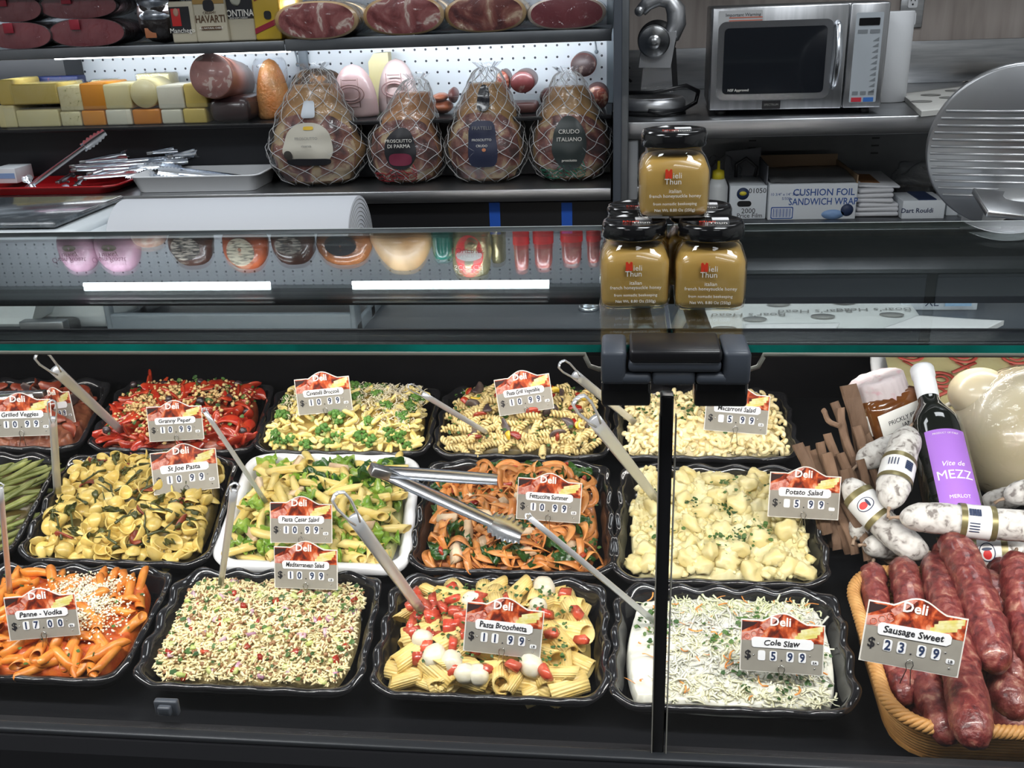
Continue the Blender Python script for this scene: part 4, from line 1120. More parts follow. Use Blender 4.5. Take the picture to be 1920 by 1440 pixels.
def tongs(piv, e1, e2, w, label, group=None, name='tongs', head=True, head2=True):
    P = Vector(piv)
    t = thing(name, label, 'tongs', P, None, group)
    for k, e in enumerate((Vector(e1), Vector(e2))):
        d = e-P; L = d.length; d.normalize(); view = (P-Vector((0, 0, H))).normalized()
        side = d.cross(view).normalized(); nrm = d.cross(side).normalized()
        T = Matrix((side, nrm, d)).transposed().to_4x4()
        mb = MB()
        def arm(u, v, L=L):
            q = PI*u; ww = w/2*(1.0+.12*math.sin(PI*v))
            z = L*.80*v
            return (ww*math.cos(q), -ww*.55*math.sin(q), z)
        mb.grid(arm, 10, 10); mb.grid(lambda u, v: (arm(u, v)[0]*.88, arm(u, v)[1]*.80+.0004, arm(u, v)[2]), 10, 10)
        def hd(u, v, L=L):
            z = L*.78+L*.24*v; sh = math.sin(PI*min(.98, .2+v*.72))
            ww = w*(.55+.55*sh); x = (u-.5)*2
            edge = 1+.10*math.sin(v*40)*(abs(x) > .9)
            return (ww*x*edge, -ww*.5*(1-x*x), z)
        if (head if k == 0 else head2):
            mb.grid(hd, 10, 34); mb.grid(lambda u, v: (hd(u, v)[0], hd(u, v)[1]+.0009, hd(u, v)[2]), 10, 34)
        mb.build('arm', chrome, t, rot=T)
    d = ((Vector(e1)+Vector(e2))/2-P).normalized()
    MB().box((0, 0, 0), (w*1.25, w*.9, w*1.7), bev=w*.15).ball((0, -w*.5, 0), w*.14, 8).build('pivot', steel, t, rot=facing(d))
    return t
tongs(onY(712, 884, 1.19), onY(985, 903, 1.31), onY(975, 1003, 1.27), .017, 'polished tongs lying open from the white tray over the fettuccine', head=False)
tongs(onY(75, 738, 1.62), onY(-60, 752, 1.60), onY(-60, 742, 1.64), .013, 'tongs at the left frame edge behind the grilled vegetables card', head=False, head2=False)

# ------------------------------------------------------------------ basket of red sausages
wick = M('wicker', (.42, .20, .055), .5, mix=((.56, .30, .10), 40, .35, .7), bump=(220, .4, .001))
sausm = M('dry_sausage', (.14, .022, .022), .35, stops=(70, [(.32, (.07, .012, .014)), (.48, (.17, .028, .026)), (.60, (.25, .07, .055)), (.72, (.42, .22, .16))]), bump=(90, .9, .004), coat=.3)
per_object(sausm, .2)
BX0, BX1, BY0, BY1 = .325, .66, .965, 1.275
zrim = lambda y: lipz(y)+.012
bt = thing('wicker_basket', 'honey-coloured woven wicker basket filled with dark red dry sausages', 'basket', ((BX0+BX1)/2, (BY0+BY1)/2, lipz((BY0+BY1)/2)-.05), (PH, 0, 0))
def bring(z, inset, r, n=96, wob=0, ph=0):
    w, d = (BX1-BX0)/2-inset, (BY1-BY0)/2/math.cos(PH)-inset
    out = []
    rr = rrect(2*w, 2*d, .06, 12)
    # resample
    P = [Vector((x, y, 0)) for x, y in rr]; P.append(P[0]); acc = [0]
    for i in range(1, len(P)): acc.append(acc[-1]+(P[i]-P[i-1]).length)
    for k in range(n):
        t = k/n*acc[-1]; i = 1
        while acc[i] < t: i += 1
        q = P[i-1].lerp(P[i], (t-acc[i-1])/(acc[i]-acc[i-1]+1e-9))
        dn_ = (P[i]-P[i-1]).normalized(); nr = Vector((dn_.y, -dn_.x, 0))
        q = q+nr*(wob*math.sin(k*PI+ph)); q.z = z
        out.append(q)
    return out
mb = MB()
for k in range(10):
    z = -.002+.0071*k; ins = .028-.0018*k
    mb.tube(bring(z, ins, 0, 84, .0042, (k % 2)*PI), .0036, 6, closed=True)
mb.build('woven_wall', wick, bt)
mb = MB()
# plaited rim: four strands winding round each other
base = bring(.070, .012, 0, 320)
for s_ in range(5):
    pts = []
    for k, q in enumerate(base):
        a = k*2*PI/320*34+s_*2*PI/5
        nr = (base[(k+1) % 320]-base[k-1]).normalized(); out_ = Vector((nr.y, -nr.x, 0))
        pts.append(q+out_*(.0062*math.cos(a))+Vector((0, 0, .0062*math.sin(a))))
    mb.tube(pts, .0036, 6, closed=True)
mb.build('plaited_rim', wick, bt)
MB().prism([(x, y) for x, y in rrect(BX1-BX0-.05, (BY1-BY0)-.05, .05)], 0, .006).build('floor', wick, bt, rot=(PI/2, 0, 0), loc=(0, 0, 0))
for o in bt.children:
    if o.name.startswith('floor'): o.name = 'basket_base'
def sausage(pts, r, label, seed, name='dry_sausage', mat=None, group=None, cat='sausage', knot0=True, knot1=True, wrinkle=.17):
    P = [Vector(p) for p in pts]
    # smooth the axis
    n = 26; ax = []
    for k in range(n+1):
        t = k/n*(len(P)-1); i = min(int(t), len(P)-2); f = t-i
        p0 = P[max(i-1, 0)]; p1 = P[i]; p2 = P[i+1]; p3 = P[min(i+2, len(P)-1)]
        ax.append(.5*((2*p1)+(p2-p0)*f+(2*p0-5*p1+4*p2-p3)*f*f+(3*p1-p0-3*p2+p3)*f*f*f))
    L = sum((ax[i+1]-ax[i]).length for i in range(n)); s_ = 0
    c = sum(ax, Vector())/len(ax)
    rr = []
    for k in range(n+1):
        if k: s_ += (ax[k]-ax[k-1]).length
        e = min(s_, L-s_)/(r*1.7)
        rr.append(max(.0025, r*(math.sqrt(max(0, 1-(1-min(e, 1))**2)))*(1+wrinkle*noise.noise(Vector((k*.8, seed, 0))))))
    mb = MB(); q = 26
    mb.tube([a-c for a in ax], rr, q)
    for i in range(len(mb.v)):
        v = Vector(mb.v[i]); d = noise.noise(v*110+Vector((seed, 0, 0)))*.0014*wrinkle*10+noise.noise(v*38+Vector((0, seed, 0)))*.0016
        kx = min(i//q, n); a = ax[kx]-c; dd = (v-a)
        if dd.length > 1e-6: mb.v[i] = tuple(v+dd.normalized()*d)
    o = mb.build(name, mat or sausm, None, c)
    tag(o, label, cat, group)
    kn = MB()
    if knot0: d = (ax[0]-ax[2]).normalized(); kn.tube([ax[0]-c-d*.002, ax[0]-c+d*.007, ax[0]-c+d*.016+Vector((.002, 0, -.002))], [.0035, .002, .003], 7)
    if knot1: d = (ax[-1]-ax[-3]).normalized(); kn.tube([ax[-1]-c-d*.002, ax[-1]-c+d*.007, ax[-1]-c+d*.016+Vector((.002, 0, -.002))], [.0035, .002, .003], 7)
    if kn.v: kn.build('casing_knot', M('casing_string', (.34, .24, .17), .6, bump=(300, .4)), o)
    return o, [a for a in ax], rr
def B(px, py, h): return onD(px, py, h)
sausage([B(1700, 1190, -.02), B(1690, 1290, -.03), B(1725, 1330, -.03)], .021, 'dark sausage lying lowest in the near left corner of the basket', 1, knot1=False)
sausage([B(1700, 1150, -.01), B(1715, 1240, -.01), B(1745, 1375, -.015)], .021, 'red dry sausage half under the price card, running down to the near rim', 2, knot1=False)
sausage([B(1636, 1060, .02), B(1640, 1110, .02), B(1668, 1230, .01), B(1695, 1300, .0)], .019, 'leftmost red dry sausage in the basket, its wrinkled tip at the far left rim', 3, knot1=False)
sausage([B(1690, 1048, .03), B(1705, 1120, .03), B(1725, 1250, .015), B(1785, 1395, .02)], .021, 'red dry sausage second from the left, with a broad folded tip', 4, knot1=False)
sausage([B(1665, 1180, 0.0), B(1685, 1240, .005), B(1695, 1318, .01)], .020, 'short red sausage with its round end just below the card clip', 5, knot1=False)
sausage([B(1755, 1042, .035), B(1772, 1130, .045), B(1805, 1270, .05), B(1830, 1400, .055)], .024, 'long red dry sausage lying over the near rim of the basket', 6, knot1=False)
sausage([B(1762, 1020, .03), B(1800, 1110, .03), B(1800, 1180, .02)], .018, 'rear red sausage tucked behind the two long ones', 7, knot1=False)
sausage([B(1775, 1000, .075), B(1810, 1060, .07), B(1845, 1160, .06), B(1868, 1258, .055)], .025, 'thick red dry sausage on top with a ragged tip near the white salami', 8, knot1=False)
sausage([B(1845, 1070, .04), B(1880, 1160, .03), B(1905, 1290, .02)], .022, 'red dry sausage under the thick top one, towards the right frame edge', 9, knot1=False)
sausage([B(1905, 1040, .06), B(1915, 1130, .055), B(1945, 1260, .04)], .024, 'red dry sausage cut by the right frame edge', 10, knot1=False)
sausage([B(1870, 1200, .01), B(1885, 1290, .01), B(1915, 1350, .0)], .024, 'dark red sausage low in the basket by the right frame edge', 11, knot1=False)
sausage([B(1830, 1250, -.02), B(1870, 1340, -.02), B(1950, 1370, -.02)], .021, 'dark sausage at the bottom of the basket beneath the right-hand ones', 12, knot1=False)
sausage([B(1840, 1030, .03), B(1870, 1050, .03), B(1892, 1110, .03)], .020, 'red sausage end showing between the thick top sausage and the frame edge', 13, knot1=False)

# ------------------------------------------------------------------ white salami beside the wine
salm = M('white_salami_mould', (.62, .60, .57), .75, stops=(75, [(.36, (.20, .18, .17)), (.43, (.50, .48, .46)), (.55, (.64, .63, .61)), (.72, (.70, .69, .67))]), bump=(80, .5, .003))
goldm = M('label_gold_band', (.22, .19, .09), .35, .5)
labw = M('salami_label', (.78, .79, .80), .45)
def salami(pts, r, label, seed, band=None, logo=True, k0=True, k1=True, facing_to=None):
    o, ax, rr = sausage(pts, r, label, seed, 'white_salami', salm, None, 'salami', k0, k1, .05)
    if band:
        c = sum(ax, Vector())/len(ax); n = len(ax)-1
        def seg(t0, t1, grow, name, mat):
            mb = MB(); pts_, rs = [], []
            for k in range(9):
                t = (t0+(t1-t0)*k/8)*n; i = min(int(t), n-1); f = t-i
                pts_.append(ax[i].lerp(ax[i+1], f)-c); rs.append((rr[i]*(1-f)+rr[i+1]*f)*1.03+grow)
            mb.tube(pts_, rs, 28, caps=False)
            return mb.build(name, mat, o)
        t0, t1 = band
        w = (t1-t0)
        seg(t0, t1, .0016, 'paper_band', labw)
        seg(t0, t0+w*.17, .0020, 'gold_stripe', goldm); seg(t1-w*.17, t1, .0020, 'gold_stripe', goldm)
        i = int((t0+t1)/2*n); p = ax[i]-c; d = (ax[min(i+2, n)]-ax[i-2]).normalized()
        toc = (Vector((0, 0, H))-ax[i]).normalized(); toc = (toc-d*toc.dot(d)).normalized()
        side = d; up_ = toc.cross(side).normalized()
        Rm = Matrix((side, up_, toc)).transposed().to_4x4()
        R_ = rr[i]*1.03+.0030
        if logo:
            def patch(u, v, a, b, x0=0, y0=0, g=0):
                an = 2*PI*u; x = x0+a*v*math.cos(an); y = y0+b*v*math.sin(an)
                th = y/R_; return Vector((x, (R_+g)*math.sin(th), (R_+g)*math.cos(th)))
            em = MB()
            em.grid(lambda u, v: Rm @ patch(u, v, r*.46, r*.62), 28, 4, cu=True, m=0)
            em.grid(lambda u, v: Rm @ patch(u, v, r*.40, r*.55, 0, 0, .0003), 28, 4, cu=True, m=1)
            em.grid(lambda u, v: Rm @ patch(u, v, r*.24, r*.30, .0, -.0035, .0006), 24, 3, cu=True, m=2)
            em.grid(lambda u, v: Rm @ patch(u, v, r*.30, r*.10, .0, .0045, .0006), 24, 3, cu=True, m=0)
            em.build('emblem', [navy, labw, M('label_red', (.62, .03, .03), .45)], o, p)
        else:
            em = MB()
            for k in range(15):
                x = -r*.34+k*r*.048
                wv = r*.012*(1+(k*7 % 3))
                em.grid(lambda u, v: Rm @ Vector((x+(u-.5)*wv*2, R_*math.sin(.35+v*.45), R_*math.cos(.35+v*.45))), 1, 4)
            for k in range(4):
                em.grid(lambda u, v: Rm @ Vector((-r*.30+u*r*.6, R_*math.sin(-.1-k*.16+v*.06), R_*math.cos(-.1-k*.16+v*.06))), 1, 2)
            em.build('barcode', navy, o, p)
    return o
def S_(px, py, y): return onY(px, py, y)
salami([S_(1609, 872, 1.45), S_(1650, 848, 1.47), S_(1715, 828, 1.50)], .0215, 'white salami at the top of the pile, its tied tip pointing at the wood strips', 21)
salami([S_(1705, 805, 1.44), S_(1683, 880, 1.36), S_(1667, 952, 1.30)], .0235, 'white salami with a silver band hanging down beside the wine bottle', 22, (.42, .68), False)
salami([S_(1585, 900, 1.38), S_(1640, 965, 1.33), S_(1700, 1020, 1.29), S_(1742, 1036, 1.27)], .0225, 'long white salami with a round red and blue emblem on its band', 23, (.16, .40), True, False)
salami([S_(1665, 985, 1.41), S_(1622, 985, 1.37), S_(1604, 1008, 1.34)], .019, 'short white salami tip under the one with the emblem', 24)
salami([S_(1710, 1020, 1.36), S_(1660, 1025, 1.33), S_(1622, 1022, 1.31)], .019, 'white salami lying lowest beside the basket rim', 25)
salami([S_(1686, 970, 1.28), S_(1760, 972, 1.27), S_(1860, 982, 1.26), S_(1960, 988, 1.25)], .0225, 'white salami lying level in front of the wine bottle with a barcode band', 26, (.46, .68), False)
salami([S_(1790, 1045, 1.30), S_(1860, 1035, 1.28), S_(1960, 1040, 1.27)], .0235, 'white salami behind the red sausages with an emblem band at the frame edge', 27, (.34, .62), True)
salami([S_(1838, 945, 1.42), S_(1880, 935, 1.42), S_(1930, 930, 1.42)], .0175, 'speckled salami end below the big pale cheese', 28)
salami([S_(1882, 935, 1.36), S_(1915, 925, 1.36), S_(1960, 915, 1.36)], .020, 'pinkish salami end at the right frame edge below the cheese', 29)

# ------------------------------------------------------------------ bottle, jam, cheese, tub
bot = thing('wine_bottle', 'dark wine bottle with white capsule and lilac Merlot label leaning among the salami', 'wine bottle', (0, 0, 0))
a = onY(1795, 985, 1.32); b_ = onY(1728, 690, 1.56)
ax_ = (b_-a); Lb = ax_.length
Rm = facing(ax_, up=(1, 0, 0)); 
k = Lb/.30
# orient so that local -Y looks at the camera
z_ = ax_.normalized(); toc = (Vector((0, 0, H))-(a+b_)/2); toc = (toc-z_*toc.dot(z_)).normalized()
y_ = -toc; x_ = y_.cross(z_)
bot.rotation_euler = Matrix((x_, y_, z_)).transposed().to_euler(); bot.location = a
bottle_g = M('dark_bottle_glass', (.006, .008, .006), .06, coat=.6)
RB = .0435*k
MB().lathe([(.001, 0), (RB*.9, 0), (RB, .006), (RB*1.0, .08*k), (RB*1.0, .165*k), (RB*.97, .180*k), (RB*.85, .195*k), (RB*.60, .212*k), (RB*.43, .225*k), (RB*.38, .240*k), (RB*.37, .295*k), (.001, .296*k)], 40).build('bottle_glass', bottle_g, bot)
MB().lathe([(RB*.40, .236*k), (RB*.415, .262*k), (RB*.41, .280*k), (RB*.45, .281*k), (RB*.45, .297*k), (RB*.42, .300*k), (.001, .301*k)], 32, caps=False).build('capsule', M('white_capsule', (.75, .77, .80), .4), bot)
lil = M('lilac_label', (.38, .17, .66), .45)
def cyl(u, v, x0, x1, z0, z1, R): 
    t = x0+(x1-x0)*u; return (R*math.sin(t), -R*math.cos(t), z0+(z1-z0)*v)
mb = MB(); mb.grid(lambda u, v: cyl(u, v, -.42, 1.10, .012*k, .150*k, RB*1.012), 20, 2); mb.build('label', lil, bot)
def curved_text(name, body, size, mat, parent, R, z, t0=0, bold=0, shear=0):
    o = text(name, body, size, mat, parent, (0, 0, 0), (0, 0, 0), bold=bold, shear=shear, depth=.0001)
    for v in o.data.vertices:
        t = v.co.x/R+t0; y = v.co.y
        v.co = Vector(((R+v.co.z)*math.sin(t), -(R+v.co.z)*math.cos(t), z+y))
    return o
for body, sz, z, sh, bo in (('MEZZ', .022, .066, 0, 0), ('Vite de', .0125, .086, .35, 0), ('MERLOT', .0085, .028, 0, 0), ('PRODUCT OF ITALY', .0045, .142, 0, 0)):
    curved_text('label_lettering', body, sz*k, whiteink, bot, RB*1.022, z*k, .32, bo, sh)
# jam jar
jam = thing('jam_jar', 'square jar of brown prickly pear jam with pleated paper cap behind the salami', 'jar', onY(1672, 812, 1.55))
jam.rotation_euler = (math.radians(-16), math.radians(-14), math.radians(22))
brown = M('brown_jam', (.10, .032, .008), .12, coat=.6, mix=((.17, .06, .012), 18, .35, .7))
def sqj(s): return lambda kk: s
jw = .050
MB().lathe([(.001, 0), (jw*.9, 0), (jw, .006), (jw, .060), (jw*.92, .072), (jw*.74, .078), (.001, .079)], 48, sq=lambda kk: 6 if kk < 5 else 2.4).build('jar_body', brown, jam)
capm = M('pleated_paper', (.48, .42, .43), .6, mix=((.50, .22, .26), 60, .55, .75), bump=(50, .6, .004))
def capf(u, v):
    t = 2*PI*u; pl = 1+.05*math.sin(26*t)*max(0, v-.4)
    r = jw*(.05+.85*min(1, v*1.6)) if v < .625 else jw*(.90+.14*(v-.625)); z = .104-.012*max(0, v-.5)-(.045*(v-.625)/.375 if v > .625 else 0)
    return (r*pl*math.cos(t), r*pl*math.sin(t), z+.003*noise.noise(Vector((math.cos(t)*3, math.sin(t)*3, v*4))))
MB().grid(capf, 78, 14, cu=True, caps=True).build('paper_cap', capm, jam)
MB().box((0, -jw*1.006, .036), (jw*1.75, .0012, .036), bev=.0004).box((-jw*1.006, 0, .036), (.0012, jw*1.2, .036), bev=.0004).build('label', M('cream_label', (.74, .73, .70), .5), jam)
text('label_lettering', 'PRICKLY PEAR', .0105, ink, jam, (.003, -jw*1.02, .035), sx=.95)
text('label_lettering', 'JAM', .0105, ink, jam, (.003, -jw*1.02, .024))
# pear-shaped cheese
chm = M('pale_cheese_rind', (.52, .44, .28), .3, mix=((.57, .50, .36), 8, .35, .65), bump=(14, .15, .01), coat=.5, sss=.1)
ch = thing('pear_cheese', 'big pale pear-shaped cheese in clear film behind the wine bottle', 'cheese', onY(1905, 925, 1.56))
c1 = ch.location
tp = onY(1838, 738, c1.y+.03)
Rc = .120
mb = MB(); dirv = (Vector(tp)-(Vector(c1)+Vector((0, 0, Rc)))).normalized()
mb.ball((0, 0, Rc*.92), (Rc, Rc, Rc*.98), 44)
hd0 = Vector(tp)-Vector(c1); cb = Vector((0, 0, Rc*.95))
mb.tube([cb.lerp(hd0, t) for t in (.25, .45, .62, .78, .92)], [Rc*.96, Rc*.84, Rc*.66, .058, .045], 36)
mb.build('cheese_body', chm, ch)
hd = Vector(tp)-Vector(c1)
MB().ball(tuple(hd), (.052, .050, .044), 28).build('cheese_head', chm, ch)
MB().tube([hd+Vector((.056*math.cos(t), .045*math.sin(t), -.030+.008*math.cos(t))) for t in [i*PI/14 for i in range(28)]], .0045, 8, closed=True).build('neck_cord', M('white_cord', (.75, .74, .70), .6), ch)
mb = MB(); mb.ball((0, 0, Rc*.92), (Rc*1.02, Rc*1.02, Rc*1.0), 40, jit=.03, seed=4)
mb.build('clear_wrap', film, ch)
# white tub covered with printed film
tub = thing('white_tub', 'white plastic tub under printed clear film in the far right corner of the case', 'tub', onY(1850, 762, 1.76))
tub.rotation_euler = (math.radians(22), 0, math.radians(-4))
mb = MB()
prof = [(.18, 0), (.205, .055), (.212, .058), (.216, .062), (.214, .066), (.204, .066), (.196, .055), (.172, .006), (.002, .005)]
mb.lathe(prof, 56, sq=lambda kk: 4, sy=.62)
mb.build('tub_body', white_p, tub)
prn = M('printed_film', (.46, .42, .22), .25, coat=.6, mix=((.44, .39, .20), 20, .4, .6), bump=(40, .4, .003))
MB().grid(lambda u, v: ((u-.5)*.37, (v-.5)*.215, .062+.004*noise.noise(Vector((u*5, v*4, 1)))), 30, 20).build('film_cover', prn, tub)
redp = M('film_print_red', (.42, .07, .05), .4)
mb = MB()
for i in range(4):
    for j in range(3):
        cx, cy = -.14+i*.095+(j % 2)*.045, -.07+j*.07
        for rr in (.024, .012):
            mb.tube([(cx+rr*math.cos(t), cy+rr*.8*math.sin(t), .0665) for t in [q*PI/10 for q in range(20)]], .0042 if rr > .02 else .003, 5, closed=True, flat=.3)
        mb.tube([(cx+.024, cy+.02, .0665), (cx+.07, cy+.05, .0665)], .004, 5, flat=.3)
        mb.tube([(cx-.024, cy+.02, .0665), (cx-.06, cy+.05, .0665)], .003, 5, flat=.3)
mb.build('print', redp, tub)
MB().grid(lambda u, v: ((u-.5)*.40, (v-.5)*.245, .071+.004*noise.noise(Vector((u*7, v*6, 3)))), 40, 26).build('clear_wrap', film, tub)
# brown wood strips
woodm = M('brown_wood_strip', (.15, .085, .05), .75, mix=((.23, .14, .09), 16, .35, .7), bump=(60, .6, .003), stretch=(3, 3, .6))
per_object(woodm, .25)
strips = [((1590, 722), (1640, 960), 30, 1.50), ((1560, 755), (1615, 900), 16, 1.50), ((1541, 772), (1572, 800), 10, 1.50), ((1576, 765), (1600, 880), 14, 1.48), ((1540, 830), (1566, 950), 14, 1.46), ((1555, 812), (1590, 950), 16, 1.45), ((1549, 850), (1580, 960), 13, 1.43),
          ((1602, 800), (1640, 930), 18, 1.47), ((1625, 812), (1665, 940), 18, 1.50), ((1582, 900), (1600, 1010), 18, 1.38), ((1570, 930), (1600, 1040), 16, 1.36), ((1590, 940), (1630, 1050), 18, 1.34), ((1610, 950), (1640, 1056), 16, 1.36), ((1560, 900), (1585, 985), 14, 1.42), ((1630, 950), (1660, 1050), 16, 1.37),
          ((1650, 1030), (1690, 1062), 16, 1.33), ((1612, 760), (1632, 850), 14, 1.51), ((1568, 860), (1600, 960), 16, 1.44)]
rs_ = random.Random(5)
for k in range(26):
    u = k/25; x = 1545+u*120+rs_.uniform(-8, 8); y0_ = 1060-rs_.uniform(0, 40)-(1-u)*30; L_ = rs_.uniform(90, 190)
    strips.append(((x-L_*.22-rs_.uniform(0, 12), y0_-L_), (x+rs_.uniform(-4, 14), y0_), rs_.uniform(13, 22), 1.40+rs_.uniform(-.02, .05)))
for i, (t0, t1, w, y) in enumerate(strips):
    p0, p1 = onY(*t0, y+.03), onY(*t1, y-.02)
    c = (p0+p1)/2; ww = w/FPX*y*1.08
    mb = MB(); d = p1-p0; n_ = 10
    sd = d.normalized().cross((c-Vector((0, 0, H))).normalized()).normalized(); nn = sd.cross(d.normalized())
    def fn(u, v):
        q = 2*PI*u; x = ww/2*max(-1, min(1, 1.5*math.cos(q)))*(1+.10*noise.noise(Vector((v*9, i, u*3)))); y_ = .0014*math.sin(q)
        return p0-c+d*v+sd*(x+.004*math.sin(v*5+i))+nn*(y_+.003*noise.noise(Vector((v*6, i*2.1, 0)))+.004*math.cos(q*2)*.4)
    mb.grid(fn, 12, n_, cu=True, caps=True)
    mb.s = [False]*len(mb.s)
    o = mb.build('wood_strip', woodm, None, c)
    tag(o, 'rough brown wood strip standing in the bundle between potato salad and salami', 'wood strip', 'brown wood strips')

# ------------------------------------------------------------------ honey jars on the glass
honey = M('creamed_honey', (.50, .31, .075), .35, coat=.3, sss=.1, mix=((.56, .38, .12), 14, .4, .65))
lidm = blackgloss
JW, JH = .0345, .070
def honey_jar(loc, rz, label):
    t = thing('honey_jar', label, 'honey jar', loc, (0, 0, rz), 'stacked honey jars')
    sq8 = lambda kk: 7 if kk < 6 else (4 if kk == 6 else 2)
    prof = [(.001, 0), (JW*.88, 0), (JW*.98, .003), (JW, .008), (JW, .030), (JW, .046), (JW*.90, .056), (JW*.80, .0605), (JW*.78, .070)]
    MB().lathe(prof, 64, sq=sq8, caps=True).build('glass_body', jarglass, t)
    s = .955
    MB().lathe([(.001, .0015), (JW*.85*s, .0015), (JW*.98*s, .004), (JW*s, .009), (JW*s, .030), (JW*s, .0455), (JW*.90*s, .0545), (JW*.76, .058), (.001, .0585)], 64, sq=lambda kk: 7 if kk < 6 else (4 if kk == 6 else 2)).build('honey', honey, t)
    lid = MB().lathe([(.001, .0665), (JW*.90, .0665), (JW*.925, .068), (JW*.925, .0775), (JW*.88, .0815), (JW*.80, .082), (JW*.77, .0808), (.001, .0808)], 48).build('lid', lidm, t)
    f = -JW*1.006
    mk = MB().prism([(-.0085, .0405), (-.0045, .0405), (-.0045, .0475), (-.0063, .0455), (-.0066, .0475), (-.0085, .0455)], f-.0002, f+.0002)
    mk = MB().prism([(-.0098, .0395), (-.0069, .0395), (-.0065, .0425), (-.0061, .0395), (-.0032, .0395), (-.0032, .0478), (-.0048, .0486), (-.0065, .0462), (-.0082, .0486), (-.0098, .0478)], f-.0003, f+.0002)
    mk.build('logo_mark', redink, t)
    for body, x, z, sz in (('ieli', .0018, .0420, .0078), ('Thun', -.0022, .0362, .0078), ('italian', 0, .0272, .0052), ('french honeysuckle honey', 0, .0226, .0047), ('from nomadic beekeeping', 0, .0150, .0040), ('Net Wt. 8.80 Oz (250g)', 0, .0088, .0040)):
        text('jar_lettering', body, sz, whiteink, t, (x, f-.0002, z), depth=.00008)
    text('lid_lettering', 'Mieli', .0085, redink, lid, (-.004, -.0035, .0810), (0, 0, 0), depth=.0001)
    text('lid_lettering', 'Thun', .0085, whiteink, lid, (.006, -.010, .0810), (0, 0, 0), depth=.0001)
    MB().prism(rrect(.016, .011, .001, 2, .009, .008), .0, .0005).build('paper_seal', paper, lid, loc=(0, 0, .0815), rot=(-PI/2, 0, 0))
    return t
jl = onZ(1189, 581, GLZ); jr = onZ(1333, 584, GLZ)
honey_jar((jl.x, jl.y+JW, GLZ), math.radians(2), 'lower left honey jar of the front pair, standing on the glass')
honey_jar((jr.x, jr.y+JW, GLZ), math.radians(-2), 'lower right honey jar of the front pair, standing on the glass')
honey_jar((jl.x+.004, jl.y+JW*3+.006, GLZ), math.radians(3), 'honey jar behind the lower left one, mostly hidden')
honey_jar((jr.x-.004, jr.y+JW*3+.006, GLZ), math.radians(-3), 'honey jar behind the lower right one, its lid showing at the right')
honey_jar(((jl.x+jr.x)/2+.001, jl.y+JW*1.9, GLZ+.0825), math.radians(1), 'honey jar alone on top of the other four')

# ------------------------------------------------------------------ things on the rear worktop
ct = thing('paper_cutter', 'grey metal paper cutter frame holding the big roll of white paper', 'paper dispenser', (0, 0, ZW))
x0 = onY(205, 600, 1.60).x; x1 = onY(668, 600, 1.60).x; yb = 1.60
MB().box(((x0+x1)/2, yb, .026), (x1-x0, .014, .036), bev=.003).build('cutter_bar', grey_metal, ct)
rc = Vector(((x0+x1)/2-.002, 1.715, onY(400, 375, 1.70).z-.092-ZW))
for xx in (x0+.003, x1-.003):
    MB().box((xx, yb+.01, .055), (.010, .04, .11), bev=.003).box((xx, yb+.11, .012), (.010, .23, .024), bev=.003).box((xx, 1.715, rc.z/2), (.010, .03, rc.z+.02), bev=.003).build('side_bracket', grey_metal, ct)
MB().tube([(x1-.004, 1.715, rc.z), (x1+.018, 1.715, rc.z)], .008, 10).box((x1+.010, 1.715, rc.z+.014), (.006, .012, .034), bev=.003).build('axle_knob', steel, ct)
pr = thing('paper_roll', 'big white paper roll lying in the grey cutter on the rear worktop', 'paper roll', (rc.x, rc.y, rc.z+ZW))
Lr = (x1-x0)-.014
Rx = EU(0, PI/2, 0)
MB().lathe([(.020, -Lr/2), (.0915, -Lr/2), (.092, -Lr/2+.001), (.092, Lr/2-.001), (.0915, Lr/2), (.020, Lr/2)], 72, caps=False, T=Rx).build('paper', M('roll_paper', (.48, .50, .54), .8), pr)
mb = MB()
for k in range(9): mb.tube([(Lr/2+.0004, (.026+k*.0075)*math.cos(t), (.026+k*.0075)*math.sin(t)) for t in [i*PI/24 for i in range(48)]], .0005, 4, closed=True)
mb.build('winding_lines', greyink, pr)
MB().lathe([(.015, -Lr/2-.002), (.021, -Lr/2-.002), (.021, Lr/2+.002), (.015, Lr/2+.002)], 24, caps=False, T=Rx).build('core', M('core_card', (.5, .5, .52), .6), pr)
# scale / label printer on the left
sb = thing('deli_scale', 'pale grey deli scale with dark weighing plate, cut by the left frame edge', 'scale', (onY(40, 600, 1.52).x, 1.62, ZW))
def sx(px, y): return onY(px, 500, y).x-sb.location.x
zt = onY(20, 398, 1.75).z-ZW
xr = sx(40, 1.5)
MB().prism([(-.35, .05), (xr-.02, .05), (xr, .09), (xr, zt*.55), (xr-.02, zt-.03), (-.35, zt-.01)], -.10, -.02, smooth=False).build('front_housing', M('pale_grey_plastic', (.52, .57, .60), .4), sb)
MB().box((-.15, .13, zt-.02), (.48, .30, .03), bev=.010).box((xr-.11, .08, zt*.5), (.40, .22, zt*.85), bev=.02).build('body', MATS['pale_grey_plastic'], sb)
MB().prism([(xr-.01, zt-.018), (xr+.02, zt-.018), (sx(188, 1.7), .16), (xr-.01, .14)], .05, .22).build('side_wedge', MATS['pale_grey_plastic'], sb)
MB().box((-.155, .12, zt+.003), (.40, .26, .010), bev=.004).build('weighing_plate', M('dark_marbled_plate', (.05, .06, .07), .15, mix=((.16, .18, .20), 14, .5, .62), coat=.5), sb)
cx, cz, w, h = rect(40, 602, 122, 625, 1.5)
pl = tag(MB().box((cx, 1.505, max(cz, ZW)+h/2), (w, .02, h), bev=.002).build('name_plate', steel_dark), 'small metal name plate standing on the worktop beside the scale', 'name plate')
ft = MB().box((xr+.01, -.06, .022), (.05, .06, .044), bev=.01).build('foot', black, sb)
